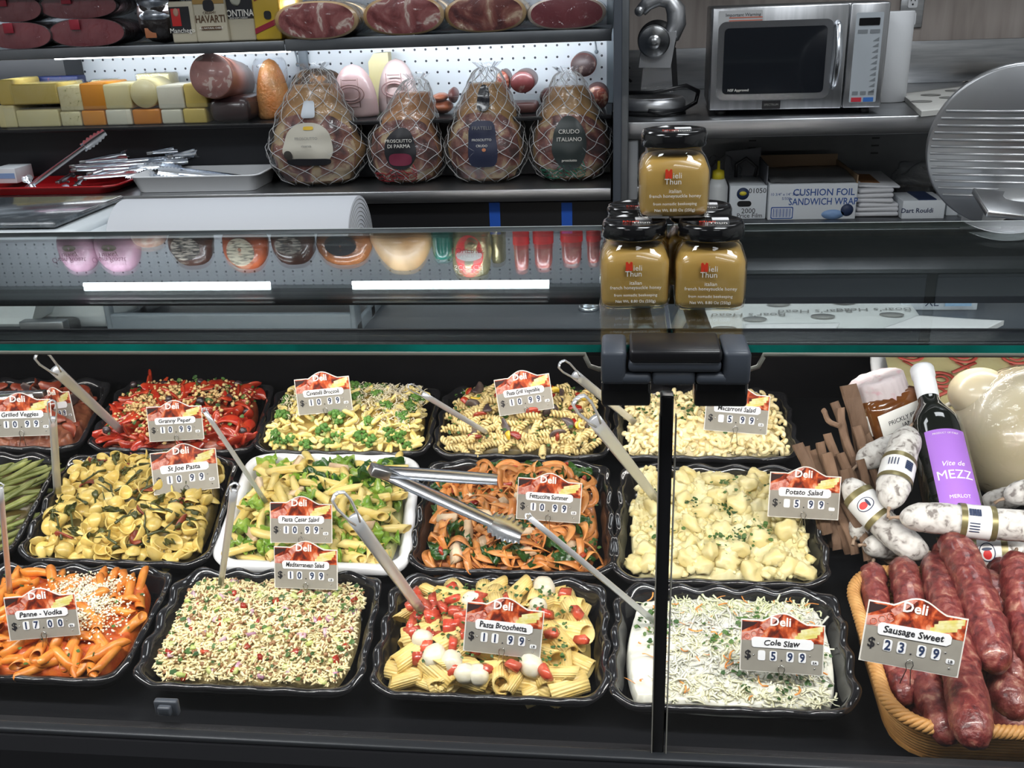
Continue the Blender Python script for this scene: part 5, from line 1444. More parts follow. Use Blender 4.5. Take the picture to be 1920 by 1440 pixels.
# deli wrap sheets
sheetm = M('printed_wrap_paper', (.74, .76, .76), .5)
def flatsheet(corners, th, name, label, cat, mat, group=None, wave=.003):
    c = sum((Vector(p) for p in corners), Vector())/4
    A, B_, C_, D_ = [Vector(p)-c for p in corners]
    def fn(u, v):
        p = (A*(1-u)+B_*u)*(1-v)+(D_*(1-u)+C_*u)*v
        return p+Vector((0, 0, th+wave*noise.noise(p*14+c)))
    mb = MB(); mb.grid(fn, 24, 16)
    k = len(mb.v); n0 = len(mb.f)
    mb.v += [(a, b, 0) for a, b, z in mb.v]; mb.f += [[i+k for i in f[::-1]] for f in mb.f[:n0]]; mb.m += [0]*n0; mb.s += [True]*n0
    per = [i for i in range(25)]+[25*j+24 for j in range(1, 17)]+[16*25+i for i in range(23, -1, -1)]+[25*j for j in range(15, 0, -1)]
    for i in range(len(per)): a, b = per[i], per[(i+1) % len(per)]; mb.f.append([a, a+k, b+k, b]); mb.m.append(0); mb.s.append(False)
    o = mb.build(name, mat, None, c); tag(o, label, cat, group)
    return o, fn
zz = ZW
c4 = [onZ(1325, 622, zz+.012), onZ(1742, 618, zz+.012), onZ(1692, 546, zz+.012), onZ(1322, 548, zz+.012)]
for p in c4: p.z = zz
o, fn = flatsheet(c4, .012, 'wrap_paper_stack', 'white wrap paper printed with grey ovals and upside-down lettering on the rear worktop', 'wrap paper', sheetm)
e1 = (c4[1]-c4[0]).normalized(); ang = math.atan2(e1.y, e1.x)
for px, py, s_ in ((1460, 570, 1), (1583, 566, 1), (1358, 616, 1), (1543, 593, 1), (1672, 590, 1), (1415, 598, 1), (1360, 574, .9), (1640, 562, .9)):
    p = onZ(px, py, zz+.0145)-o.location
    MB().lathe([(.001, 0), (.021*s_, 0), (.021*s_, .0006), (.001, .0006)], 28, sy=.62, T=TR(p, EU(0, 0, ang))).build('printed_oval', greyink, o)
for px, py in ((1450, 561), (1575, 557), (1405, 590), (1530, 583), (1640, 580)):
    p = onZ(px, py, zz+.0150)-o.location
    text('print_lettering', "Boar's Head", .027, greyink, o, p, (0, 0, ang+PI), shear=.2, depth=.0001)
c5 = [onZ(1640, 625, zz+.02), onZ(1850, 622, zz+.02), onZ(1882, 606, zz+.02), onZ(1720, 596, zz+.02)]
for p in c5: p.z = zz+.0165
flatsheet(c5, .008, 'paper_sheet', 'plain white paper sheets in front of the glove box', 'paper', paper, None, .001)
c6 = [onZ(1395, 629, zz+.02), onZ(1560, 626, zz+.02), onZ(1575, 606, zz+.02), onZ(1397, 608, zz+.02)]
for p in c6: p.z = zz+.0165
flatsheet(c6, .004, 'paper_sheet', 'plain white paper slip lying on the printed wrap', 'paper', paper, None, .001)
def carton(px0, py0, px1, py1, y, dep, name, label, mat, cat='box', rz=0.0, bev=.002, group=None, zfloor=None):
    cx, cz, w, h = rect(px0, py0, px1, py1, y)
    if zfloor is not None: h = max(.01, cz+h-zfloor); cz = zfloor
    t = thing(name, label, cat, (cx, y+dep/2, cz), (0, 0, rz), group)
    MB().box((0, 0, h/2), (w, dep, h), bev=bev).build('carton', mat, t)
    return t, w, h
bluew = M('pale_blue_card', (.66, .72, .80), .5)
t, w, h = carton(1690, 540, 1835, 582, onZ(1762, 582, ZW).y, .10, 'glove_box', 'white glove box marked XL on the rear worktop', bluew, zfloor=ZW)
text('box_lettering', 'XL', .020, navy, t, (-.12*w, -.061, h*.42))
text('box_lettering', 'MULTIPURPOSE', .009, navy, t, (.22*w, -.061, h*.80))
MB().box((.22*w, -.0605, h*.42), (w*.34, .001, h*.3)).build('blue_panel', M('pale_blue_ink', (.30, .50, .75), .5), t)
# meat slicer at the right frame edge
sl = thing('meat_slicer', 'aluminium meat slicer with big round ribbed plate at the right frame edge', 'meat slicer', (onY(1890, 640, 1.88).x, 1.90, ZW))
def ls(p): return Vector(p)-sl.location
pc = ls(onY(1906, 277, 1.90)); Rp = .155
tilt = EU(math.radians(10), math.radians(0), math.radians(-14))
mb = MB(); mb.lathe([(.001, -.012), (Rp-.004, -.012), (Rp, -.008), (Rp, .002), (Rp-.004, .006), (.001, .006)], 80, T=TR(pc, tilt @ EU(PI/2, 0, 0)))
mb.build('round_plate', M('slicer_plate', (.40, .41, .43), .35, .85, mix=((.34, .35, .36), 4, .4, .6)), sl)
mb = MB()
for k in range(13):
    z = .07-k*.0135; L_ = math.sqrt(max(0, (Rp-.008)**2-z*z))
    mb.tube([(-L_, 0, 0), (L_, 0, 0)], .0022, 6, T=TR(pc, tilt) @ TR((0, -.0065, z)))
mb.build('rib', M('slicer_rib', (.62, .63, .65), .3, .85), sl)
q = ls(onY(1900, 395, 1.84))
MB().box((.02, 0, .01), (.17, .10, .012), bev=.003, T=TR(q, EU(.25, .12, 0))).build('receiving_tray', steel, sl)
MB().box((.05, .02, -.03), (.13, .09, .03), bev=.008, T=TR(q)).build('tray_bracket', M('dark_bracket', (.05, .05, .05), .5), sl)
x0_, z0_, w_, h_ = rect(1840, 500, 1990, 622, 1.87)
MB().box((x0_-sl.location.x, 0.05, h_/2+.01), (w_, .22, h_+.10), bev=.02).build('machine_base', M('grey_machine', (.36, .37, .38), .4, .4), sl)
MB().tube([(pc.x+.06, pc.y+.03, h_+.05), (pc.x+.04, pc.y+.02, pc.z)], .035, 12).build('neck', cast, sl)

# ------------------------------------------------------------------ the shelf under the counter
wcard = M('white_carton', (.66, .70, .74), .6)
def boxtop(t, w, h, dep, brown=True):
    if brown: MB().box((0, 0, h*.995), (w*.97, dep*.95, .004)).build('open_top', M('box_inside', (.22, .15, .09), .7), t)
t, w, h = carton(1368, 348, 1437, 412, 3.08, .2, 'film_box', 'white film box with a hand hole next to the foil carton', wcard, zfloor=zS)
text('box_lettering', '01050', .022, ink, t, (.24*w, -.1005, h*.84))
MB().lathe([(.001, 0), (.019, 0), (.019, .001), (.001, .001)], 24, T=TR((-.15*w, -.1, h*.76), EU(PI/2, 0, 0))).build('round_logo', navy, t)
MB().lathe([(.001, 0), (.011, 0), (.011, .001), (.001, .001)], 20, sy=.6, T=TR((-.15*w, -.1012, h*.77), EU(PI/2, 0, 0))).build('logo_spot', M('logo_yellow', (.7, .6, .05), .5), t)
MB().prism(rrect(.044, .018, .009, 5, -.10*w, h*.46), -.1012, -.0995).build('hand_hole', black, t)
text('box_lettering', '2000', .022, ink, t, (.02*w, -.1005, h*.24)); text('box_lettering', 'Price Film', .020, ink, t, (.06*w, -.1005, h*.10))
MB().prism([(-w/2, h), (w/2, h), (w/2+.0, h+.09), (-w/2, h+.08)], .08, .084).box((w/2-.002, -.01, h+.03), (.004, .18, .06)).build('box_flap', M('carton_flap', (.10, .105, .12), .7), t)
mb = MB(); mb.tube([(-.03, 0, h+.01), (-.03, 0, h+.05), (0, 0, h+.07), (.035, 0, h+.04), (.03, 0, h+.01)], .006, 6); mb.build('film_cutter', black, t)
t, w, h = carton(1441, 345, 1606, 414, 3.06, .32, 'foil_wrap_box', 'big white carton lettered cushion foil sandwich wrap under the counter', wcard, zfloor=zS)
text('box_lettering', 'CUSHION FOIL', .030, blueink, t, (.12*w, -.1605, h*.76), bold=.0003, sx=.92)
text('box_lettering', 'SANDWICH WRAP', .030, blueink, t, (.12*w, -.1605, h*.50), bold=.0003, sx=.82)
text('box_lettering', '10 3/4" x 14" Sheets', .012, blueink, t, (-.30*w, -.1605, h*.72)); text('box_lettering', '5/500', .012, blueink, t, (-.30*w, -.1605, h*.60))
mb = MB().prism(rrect(.068, h*.34, .004, 3, -.34*w, h*.20), -.1606, -.16)
mb.build('barcode_frame', blueink, t)
MB().prism(rrect(.062, h*.28, .003, 3, -.34*w, h*.20), -.1609, -.1604).build('barcode_field', wcard, t)
mb = MB()
for k in range(16): mb.box((-.34*w-.026+k*.0034, -.1611, h*.20), (.0010+.0012*(k*7 % 3 == 0), .0006, h*.24))
mb.build('barcode', blueink, t)
MB().lathe([(.001, 0), (.019, 0), (.019, .001), (.001, .001)], 24, T=TR((.40*w, -.1602, h*.26), EU(PI/2, 0, 0))).build('round_logo', navy, t)
MB().lathe([(.001, 0), (.034, 0), (.034, .001), (.001, .001)], 24, sy=.45, T=TR((.24*w, -.1602, h*.14), EU(PI/2, 0, 0))).build('sandwich_picture', M('picture_blue', (.22, .36, .62), .5), t)
MB().grid(lambda u, v: ((u-.5)*w*.96, (v-.5)*.30, h+.003+.012*math.sin(v*PI)+.004*noise.noise(Vector((u*6, v*5, 0)))), 20, 14).build('foil_sheets', M('grey_foil_sheet', (.30, .31, .32), .35, .5, bump=(20, .4)), t)
MB().box((0, .158, h+.02), (w, .004, .045)).box((w/2-.002, 0, h+.012), (.004, .31, .025)).build('carton_flap', M('box_inside', (.22, .15, .09), .7), t)
# stack of folded bags: each a thing
zs0 = zS
for k in range(6):
    cx, cz, w_, h_ = rect(1606, 404-k*9, 1688-k*3, 412-k*9, 3.08)
    mb = MB().box((0, 0, .008), (w_, .22, .014), bev=.006)
    for i, v in enumerate(mb.v): mb.v[i] = (v[0], v[1], v[2]+.006*noise.noise(Vector((v[0]*20, v[1]*12, k*3))))
    o = mb.build('paper_bag', M('bag_white', (.62, .63, .66), .6), None, (cx, 3.19, zs0+k*.0148), (0, 0, (k % 3-1)*.06))
    tag(o, 'folded white paper bag in the pile right of the foil carton', 'bag', 'pile of folded bags')
cx, cz, w_, h_ = rect(1622, 348, 1672, 356, 3.08)
o = tag(MB().box((0, 0, .004), (.13, .18, .007), bev=.003).box((-.02, -.01, .008), (.06, .10, .001), 1).build('printed_bag', [M('bag_white', (.62, .63, .66), .6), M('brown_print', (.25, .12, .05), .6)], None, (cx, 3.19, zs0+6*.0148+.008), (.10, .06, .1)), 'printed bag with brown picture topping the pile of folded bags', 'bag')
t, w, h = carton(1692, 376, 1772, 408, 3.05, .14, 'glove_box', 'small blue and white glove box right of the pile of bags', wcard, zfloor=zS)
text('box_lettering', 'Dart Rouldi', .020, navy, t, (-.15*w, -.0705, h*.45), bold=.0003)
MB().box((.08*w, .0, h+.001), (w*.42, .13, .004)).build('blue_corner', navy, t)
t, w, h = carton(1775, 372, 1800, 408, 3.09, .12, 'small_carton', 'small white carton end beside the glove box under the counter', wcard, zfloor=zS)
t, w, h = carton(1828, 382, 1870, 408, 3.12, .1, 'small_carton', 'white carton partly behind the slicer tray under the counter', wcard, zfloor=zS)
cx, cz, w, h = rect(1808, 380, 1826, 408, 3.06)
bt_ = thing('spray_can', 'small blue topped container beside the slicer under the counter', 'container', (cx, 3.08, zS))
MB().lathe([(.001, 0), (.024, 0), (.024, h*.55), (.001, h*.55)], 20).build('body', wcard, bt_)
MB().lathe([(.001, h*.55), (.020, h*.55), (.018, h), (.001, h)], 20).build('cap', blueink, bt_)
mb = MB(); mb.ball((0, 0, .05), (.075, .05, .055), 24, jit=.7, seed=3)
cx, cz, w, h = rect(1700, 345, 1760, 380, 3.18)
tag(mb.build('plastic_bag', bagfilm, None, (cx, 3.25, zS+.03)), 'crumpled clear plastic bag behind the glove box', 'plastic bag')
sq_ = thing('squeeze_bottle', 'clear squeeze bottle with yellow collar behind the top honey jar', 'bottle', (onY(1346, 400, 3.06).x, 3.10, zS))
MB().lathe([(.001, 0), (.030, 0), (.032, .02), (.032, .10), (.022, .125), (.001, .126)], 24).build('body', M('milky_plastic', (.55, .57, .58), .35), sq_)
MB().lathe([(.001, .126), (.020, .126), (.018, .150), (.005, .155), (.004, .18), (.001, .181)], 20).build('yellow_cap', M('yellow_plastic', (.75, .62, .03), .4), sq_)
mb = MB(); mb.ball((0, 0, .07), (.065, .05, .085), 26, jit=.6, seed=9)
tag(mb.build('plastic_bag', bagfilm, None, (onY(1356, 380, 3.12).x, 3.24, zS+.02)), 'crumpled clear bag between the squeeze bottle and the film box', 'plastic bag')
pot_ = thing('dark_jug', 'dark jug on the under-counter shelf beside the cooler', 'jug', (onY(1196, 380, 3.15).x, 3.2, zS))
MB().lathe([(.001, 0), (.045, 0), (.05, .09), (.04, .12), (.045, .13), (.001, .131)], 24).build('body', black, pot_)
MB().lathe([(.001, .131), (.028, .131), (.02, .17), (.001, .171)], 20).build('lid', steel_dark, pot_)

# ------------------------------------------------------------------ on the steel counter
mwY = 2.99
cx, cz, w, h = rect(1332, 8, 1658, 200, mwY)
mw = thing('microwave_oven', 'stainless steel microwave oven with dark window on the counter', 'microwave', (cx, mwY, zK), (0, 0, math.radians(-3)))
h = cz+h-zK
fz = .016
MB().box((0, .21, (h+fz)/2), (w, .41, h-fz), bev=.006).build('cabinet', steel, mw)
wd = w*.775; dx = -w/2+wd/2
door = MB().box((dx, -.010, (h+fz)/2), (wd-.004, .022, h-fz-.004), bev=.004).build('door', M('microwave_steel', (.52, .53, .55), .3, 1, mix=((.44, .45, .47), 5, .4, .6), stretch=(14, 1, 1)), mw)
wcx, wcz, ww, wh = dx-.010, h*.51, wd*.75, h*.60
MB().prism(rrect(ww+.035, wh+.035, .022, 6, wcx, wcz), -.024, -.018).build('window_frame', M('frame_steel', (.42, .43, .45), .25, 1), door)
MB().prism(rrect(ww, wh, .012, 6, wcx, wcz), -.0265, -.020).build('window', M('dark_oven_glass', (.008, .010, .014), .05, coat=.6), door)
hxm = dx+wd/2-.030
MB().tube([(hxm, -.02, h*.26), (hxm, -.045, h*.29), (hxm+.004, -.055, h*.55), (hxm, -.045, h*.80), (hxm, -.02, h*.83)], [.008, .009, .010, .009, .008], 12).build('handle', chrome, door)
MB().prism(rrect(w*.25, h*.12, .003, 3, dx-wd*.29, h*.905), -.0225, -.0205).build('warning_sticker', M('sticker_grey', (.46, .47, .48), .5), door)
text('sticker_lettering', 'Important Warning', .0125, ink, door, (dx-wd*.27, -.0228, h*.925)); 
mb = MB()
for k in range(3): mb.box((dx-wd*.25, -.0228, h*.902-k*.008), (w*.19, .0006, .003))
mb.build('sticker_text_lines', M('brick_ink', (.5, .15, .10), .6), door)
MB().prism(rrect(.052, .024, .002, 2, dx-.01, h*.105), -.0225, -.0205).build('maker_plate', black, door)
text('maker_lettering', 'SPECTRUM', .0085, greyink, door, (dx-.01, -.0228, h*.105))
text('window_lettering', 'NSF Approved', .010, whiteink, door, (wcx-ww*.34, -.0268, wcz-wh*.44))
px_ = w/2-(w-wd)/2
pan = MB().box((px_, -.008, (h+fz)/2), (w-wd-.004, .020, h-fz-.004), bev=.004).build('control_panel', MATS['microwave_steel'], mw)
MB().prism(rrect(.074, h*.80, .004, 3, px_, h*.51), -.0195, -.017).build('keypad', M('keypad_grey', (.42, .46, .50), .5), pan)
MB().prism(rrect(.056, .020, .002, 2, px_, h*.83), -.0205, -.019).build('display', blackgloss, pan)
mb = MB()
for k in range(10): mb.prism([(px_+.014, h*.66-k*.0155), (px_+.030, h*.66-k*.0155), (px_+.030, h*.66-k*.0155+.010)], -.0203, -.0192)
for k in range(2): mb.prism(rrect(.027, .010, .001, 2, px_-.016+k*.033, h*.745), -.0203, -.0192)
for k in range(3): mb.prism(rrect(.016, .010, .001, 2, px_-.022+k*.022, h*.195), -.0203, -.0192)
mb.build('key', M('key_grey', (.20, .22, .24), .5), pan)
MB().prism(rrect(.028, .012, .001, 2, px_-.017, h*.135), -.0204, -.0192).build('stop_key', M('key_red', (.55, .03, .05), .5), pan)
MB().prism(rrect(.028, .012, .001, 2, px_+.016, h*.135), -.0204, -.0192).build('start_key', M('key_blue', (.04, .16, .5), .5), pan)
for ax0 in (-w*.42, w*.42):
    MB().lathe([(.001, 0), (.016, 0), (.014, fz), (.001, fz)], 16, T=TR((ax0, .03, 0))).build('foot', black, mw)
# paper towel roll
cx, cz, w, h = rect(1650, 22, 1702, 186, 3.22)
tr_ = thing('paper_towel_roll', 'tall white paper towel roll standing right of the microwave', 'paper roll', (cx+.01, 3.30, zK))
hh = cz+h-zK
MB().lathe([(.02, 0), (.058, 0), (.060, .003), (.060, hh-.003), (.058, hh), (.02, hh)], 40, caps=False).build('paper', M('towel_paper', (.72, .74, .77), .8, bump=(90, .3)), tr_)
MB().lathe([(.017, .001), (.020, .001), (.020, hh-.001), (.017, hh-.001)], 20, caps=False).build('core', M('core_card', (.5, .5, .52), .6), tr_)
# printed sheets near the rag
mk_ = [onZ(1728, 209, zK+.015), onZ(1868, 196, zK+.015), onZ(1885, 152, zK+.015), onZ(1690, 175, zK+.015)]
for p in mk_: p.z = zK+.001
o, fn = flatsheet(mk_, .014, 'wrap_paper_stack', 'white spotted wrap paper stack on the counter beside the paper towels', 'wrap paper', M('spotted_paper', (.66, .66, .63), .6), None, .001)
for px, py in ((1745, 178), (1790, 170), (1838, 165), (1728, 190), (1800, 192), (1780, 183), (1850, 178)):
    p = onZ(px, py, zK+.0165)-o.location
    MB().lathe([(.001, 0), (.030, 0), (.030, .0008), (.001, .0008)], 24, sy=.9, T=TR(p)).build('printed_oval', greyink, o)
rg = MB()
def rag(u, v):
    x, y = (u-.5)*.26, (v-.5)*.22; r = math.hypot(x*1.0, y*1.2)
    z = .055*math.exp(-(r/.09)**2)+.030*noise.noise(Vector((x*14, y*14, 2)))*math.exp(-(r/.16)**2)
    return (x, y, max(.001, z+.006))
rg.grid(rag, 40, 36); rg.grid(lambda u, v: tuple(Vector(rag(u, v))-Vector((0, 0, .002))), 40, 36, flip=True)
p = onZ(1893, 160, zK)
tag(rg.build('rag', M('rag_cloth', (.58, .54, .48), .85, bump=(120, .5)), None, (p.x, p.y, zK+.002+.0)), 'crumpled pale cloth rag on the counter at the right frame edge', 'rag')
# wall outlet
cx, cz, w, h = rect(1700, -14, 1728, 30, kyb)
ol = thing('power_outlet', 'white double wall outlet with steel cover on the wood wall', 'outlet', (cx, YB-.001, cz+h/2-.02))
MB().box((0, -.004, 0), (.085, .008, .125), bev=.003).build('cover_plate', steel, ol)
for zz_ in (.03, -.03):
    s = MB().prism(rrect(.034, .044, .006, 4, 0, zz_), -.012, -.006).build('socket', white_p, ol)
    MB().box((-.007, -.0125, zz_+.006), (.003, .002, .010)).box((.007, -.0125, zz_+.006), (.003, .002, .010)).ball((0, -.0125, zz_-.010), .0035, 8).build('slot', black, s)
# polished kitchen machine left of the microwave
cx, cz, w, h = rect(1166, 180, 1292, 215, 3.05)
ma = thing('citrus_press', 'polished metal counter machine with round gear housing, arched handle and cord', 'kitchen machine', (cx-.004, 3.12, zK))
rb = w/2*.98
MB().lathe([(.001, 0), (rb*1.02, 0), (rb*1.02, .008), (rb*.97, .012)], 48).build('base_pad', black, ma)
MB().lathe([(.001, .012), (rb*.96, .012), (rb, .02), (rb, .035), (rb*.92, .048), (rb*.84, .050), (rb*.80, .042), (.001, .040)], 48).build('base_bowl', cast, ma)
def zz3(py): return onY(1230, py, 3.12).z-zK
def xx3(px): return onY(px, 120, 3.12).x-ma.location.x
MB().prism([(xx3(1202), zz3(172)), (xx3(1262), zz3(172)), (xx3(1256), zz3(105)), (xx3(1207), zz3(105))], -.03, .04).build('column', M('polished_column', (.62, .63, .66), .25, 1), ma)
MB().prism([(xx3(1197), zz3(124)), (xx3(1256), zz3(126)), (xx3(1266), zz3(60)), (xx3(1205), zz3(60))], -.045, .03).build('gear_bracket', cast, ma)
MB().prism([(xx3(1256), zz3(172)), (xx3(1272), zz3(168)), (xx3(1266), zz3(90)), (xx3(1254), zz3(92))], -.02, .05).build('rear_leg', black, ma)
gc = (xx3(1224), -.055, zz3(76)); Rg = (xx3(1254)-xx3(1196))/2
MB().lathe([(.001, -.03), (Rg*1.25, -.03), (Rg*1.25, -.012), (.001, -.012)], 40, T=TR((gc[0]+.012, .01, gc[2]), EU(PI/2, 0, 0))).build('rear_disc', black, ma)
MB().lathe([(.001, 0), (Rg, 0), (Rg, .014), (Rg*.9, .02), (Rg*.42, .032), (Rg*.40, .038), (.001, .038)], 40, T=TR(gc, EU(PI/2, 0, 0))).build('gear_housing', M('turned_steel', (.50, .51, .52), .28, 1), ma)
pts = [(xx3(a), -.02, zz3(b)) for a, b in ((1200, 20), (1212, 6), (1232, -2), (1252, 2), (1264, 20), (1266, 45), (1258, 66), (1240, 80))]
MB().tube(pts, [.014, .016, .016, .018, .022, .022, .020, .012], 12, flat=1.3).build('arched_handle', cast, ma)
MB().lathe([(.001, 0), (.014, 0), (.014, .04), (.001, .04)], 20, T=TR((xx3(1197), .0, zz3(20)), EU(PI/2, 0, 0))).build('pivot', steel, ma)
cord = [(xx3(a), b2, zz3(b)) for a, b2, b in ((1175, -.02, 172), (1225, -.10, 168), (1285, -.08, 158), (1310, -.02, 172), (1308, .02, 195), (1280, -.06, 203), (1240, -.11, 205), (1215, -.12, 200))]
MB().tube(cord, .0065, 8).build('cord', black, ma)
cord = [(xx3(a), .06, zz3(b)) for a, b in ((1165, 100), (1180, 130), (1168, 120), (1164, 135), (1185, 155))]
MB().tube(cord, .004, 8).build('cable', black, ma)

# ------------------------------------------------------------------ the cheese shelf
def block(px0, py0, px1, py1, y, dep, name, label, mat, cat='cheese', group=None, bev=.006, rz=0.0, z=None, wrap=False, lump=.0015):
    cx, cz, w, h = rect(px0, py0, px1, py1, y)
    if z is not None: h = cz+h-z; cz = z
    mb = MB().box((0, dep/2, h/2), (w*.985, dep, h), bev=bev, seg=3)
    o = mb.build(name, mat, None, (cx, y, cz), (0, 0, rz))
    tag(o, label, cat, group)
    if wrap: MB().box((0, dep/2, h/2+.001), (w+.004, dep+.006, h+.004), bev=bev, seg=3).build('clear_wrap', film, o)
    return o, w, h, cz
def cheese(name, c1, c2, sc=9): return M(name, c1, .38, mix=(c2, sc, .35, .65), coat=.25, bump=(60, .1), sss=.05)
ch_pale = cheese('pale_cheese', (.66, .58, .28), (.70, .64, .38))
ch_yel = cheese('yellow_cheese', (.62, .46, .10), (.66, .52, .17))
ch_org = cheese('orange_cheese', (.66, .24, .015), (.70, .29, .03))
ch_deep = cheese('deep_orange_cheese', (.55, .17, .008), (.64, .25, .02))
ch_white = cheese('white_cheese', (.66, .64, .50), (.70, .68, .56))
ch_herb = M('herb_cheese', (.66, .60, .34), .4, stops=(60, [(.30, (.12, .14, .04)), (.37, (.62, .56, .30)), (.5, (.68, .62, .36)), (.7, (.70, .65, .40))]), coat=.25)
low = [((-6, 198, 29, 236), ch_pale, 'pale cheese block at the left frame edge, lower row'), ((30, 206, 111, 236), ch_pale, 'long pale cheese block in the lower row behind the loose film'), ((113, 209, 152, 235), ch_herb, 'herb-flecked cheese block in the lower row'), ((153, 207, 197, 234), ch_org, 'orange cheddar block in the lower row, under the upper orange one'), ((198, 205, 247, 234), ch_white, 'white cheese block in the lower row between the two orange blocks'), ((248, 205, 301, 233), ch_deep, 'deep orange cheese block in the lower row under the round provolone'), ((302, 205, 342, 231), ch_white, 'white cheese block in the lower row, second from the mortadella'), ((343, 203, 387, 230), ch_yel, 'creamy yellow cheese block in the lower row under the mortadella end')]
tops = {}
for (bx, mt, lab) in low:
    o, w, h, cz = block(*bx, 3.075, .17, 'cheese_block', lab, mt, z=zB+.001)
    tops[bx[0]] = zB+h
zl = sum(tops.values())/len(tops)
up = [((-6, 150, 24, 197), ch_yel, 'yellow cheese block at the left frame edge, upper row'), ((22, 158, 110, 206), ch_yel, 'long yellow cheese block in clear film, upper row'), ((109, 162, 153, 208), ch_herb, 'herb-flecked cheese block in the upper row'), ((151, 156, 197, 207), ch_org, 'orange cheddar block in the upper row'), ((194, 158, 245, 205), ch_pale, 'pale cheese block between the orange one and the round provolone, upper row'), ((294, 161, 344, 205), ch_white, 'white cheese block right of the round provolone, upper row'), ((345, 157, 387, 203), ch_yel, 'yellow cheese block beneath the mortadella end, upper row')]
for i, (bx, mt, lab) in enumerate(up):
    under = [v for k, v in tops.items() if abs(k-bx[0]) < 30]
    block(*bx, 3.075, .17, 'cheese_block', lab, mt, z=max(under) + .002 if under else zl, wrap=(i == 1))
cx, cz, w, h = rect(243, 150, 294, 205, 3.07)
o = MB().lathe([(.001, 0), (h*.46, 0), (h*.5, .006), (h*.5, .16), (h*.46, .168), (.001, .168)], 36, sx=w/h).build('provolone', ch_pale, None, (cx, 3.075, max(tops[248], tops[198])+h*.5+.001), EU(-PI/2, 0, .10))
tag(o, 'round pale provolone log lying end-on between the cheese blocks', 'cheese')
block(60, 143, 147, 165, 3.25, .06, 'cheese_carton', 'dark blue printed cheese carton behind the long yellow block', M('blue_carton', (.02, .03, .11), .5, mix=((.30, .04, .08), 30, .62, .68)), 'box', z=max(tops.values())+.0)
for k, (a, b_, lab) in enumerate((((255, 138, 318, 165), 3.26, 'pale cheese slab lying on the blocks behind the provolone'), ((170, 150, 205, 165), 3.26, 'pale wrapped cheese behind the orange blocks'))):
    block(*a, b_, .08, 'cheese_piece', lab, ch_pale, z=max(tops.values()), wrap=True)
# mortadella, turkey and the other meats of that shelf
mortm = M('mortadella_cut', (.40, .20, .18), .4, stops=(26, [(.3, (.33, .155, .145)), (.48, (.40, .20, .18)), (.555, (.42, .21, .19)), (.58, (.64, .50, .45))]), coat=.3)
mo = thing('mortadella', 'big mortadella log, its speckled pink cut end facing the shopper', 'mortadella', onY(396, 142, 3.03))
Rm_ = (onY(436, 142, 3.03).x-onY(357, 142, 3.03).x)/2
d = (onY(450, 156, 3.36)-mo.location); Tm = facing(d)
Lm = .30
MB().lathe([(.001, 0), (Rm_*.98, 0), (Rm_, .004), (Rm_, Lm*.9), (Rm_*.8, Lm), (.001, Lm+.01)], 44, T=Tm).build('log', M('mortadella_casing', (.36, .16, .12), .4, mix=((.30, .12, .09), 12, .4, .6), coat=.4), mo)
MB().lathe([(.001, -.001), (Rm_*.955, -.001), (Rm_*.955, .001), (.001, .001)], 44, T=Tm).build('cut_face', mortm, mo)
block(388, 183, 466, 230, 3.06, .2, 'dark_roll', 'dark wrapped meat roll under the mortadella log', M('dark_meat', (.035, .018, .02), .3, mix=((.06, .03, .032), 20, .4, .6), bump=(60, .4), coat=.4), 'meat', bev=.03, z=zB+.001)
def egg(px0, py0, px1, py1, y, name, label, mat, cat='meat', dep=.10, power=2.6, z=None, n=40, taper=.0, jit=0, tiltx=0, arch=False):
    """upright rounded loaf fitted to a box of the frame"""
    cx, cz, w, h = rect(px0, py0, px1, py1, y)
    if z is not None: h = cz+h-z; cz = z
    mb = MB()
    def fn(u, v):
        a = 2*PI*u; t = v; s_ = (1-abs(2*t-1)**power)**(1/power) if 0 < t < 1 else .02
        if arch: s_ = (1-max(0.0, (t-.04)/.96)**2.3)**.5 if t > .04 else .93+1.7*t
        s_ *= (1-taper*(t-.3))
        q = 1+jit*noise.noise(Vector((math.cos(a)*2, math.sin(a)*2, t*5+px0)))
        return (w/2*s_*math.cos(a)*q, dep/2*s_*math.sin(a)*q, h*t)
    mb.grid(fn, n, 24, cu=True, caps=True)
    o = mb.build(name, mat, None, (cx, y+dep/2, cz), (tiltx, 0, 0))
    tag(o, label, cat)
    return o, w, h
turk = M('roast_turkey_skin', (.42, .20, .07), .35, mix=((.50, .16, .03), 16, .4, .65), bump=(110, .9, .005), coat=.15)
o, w, h = egg(466, 112, 524, 228, 3.13, 'netted_turkey', 'orange roasted turkey breast in netting right of the mortadella', turk, dep=.16, z=zB+.001, arch=True)
MB().grid(lambda u, v: (w*.51*math.cos(2*PI*u)*(1-abs(1.6*v-.8)**3)**.4, .083*math.sin(2*PI*u)*(1-abs(1.6*v-.8)**3)**.4, h*(.55+.46*v)), 30, 14, cu=True).build('clear_wrap', film, o)
egg(538, 130, 640, 215, 3.28, 'peppered_ham', 'dark pepper-crusted ham behind the first netted ham', M('pepper_crust', (.05, .03, .02), .6, mix=((.35, .15, .04), 30, .5, .62), bump=(90, .8, .004)), dep=.1, z=zB+.001)
hamp = M('pink_ham_loaf', (.37, .245, .245), .4, mix=((.42, .30, .295), 8, .4, .65), bump=(140, .25, .002), coat=.3)
hamp2 = M('pale_ham_loaf', (.52, .40, .39), .4, mix=((.58, .47, .46), 8, .4, .65), bump=(140, .25, .002), coat=.3)
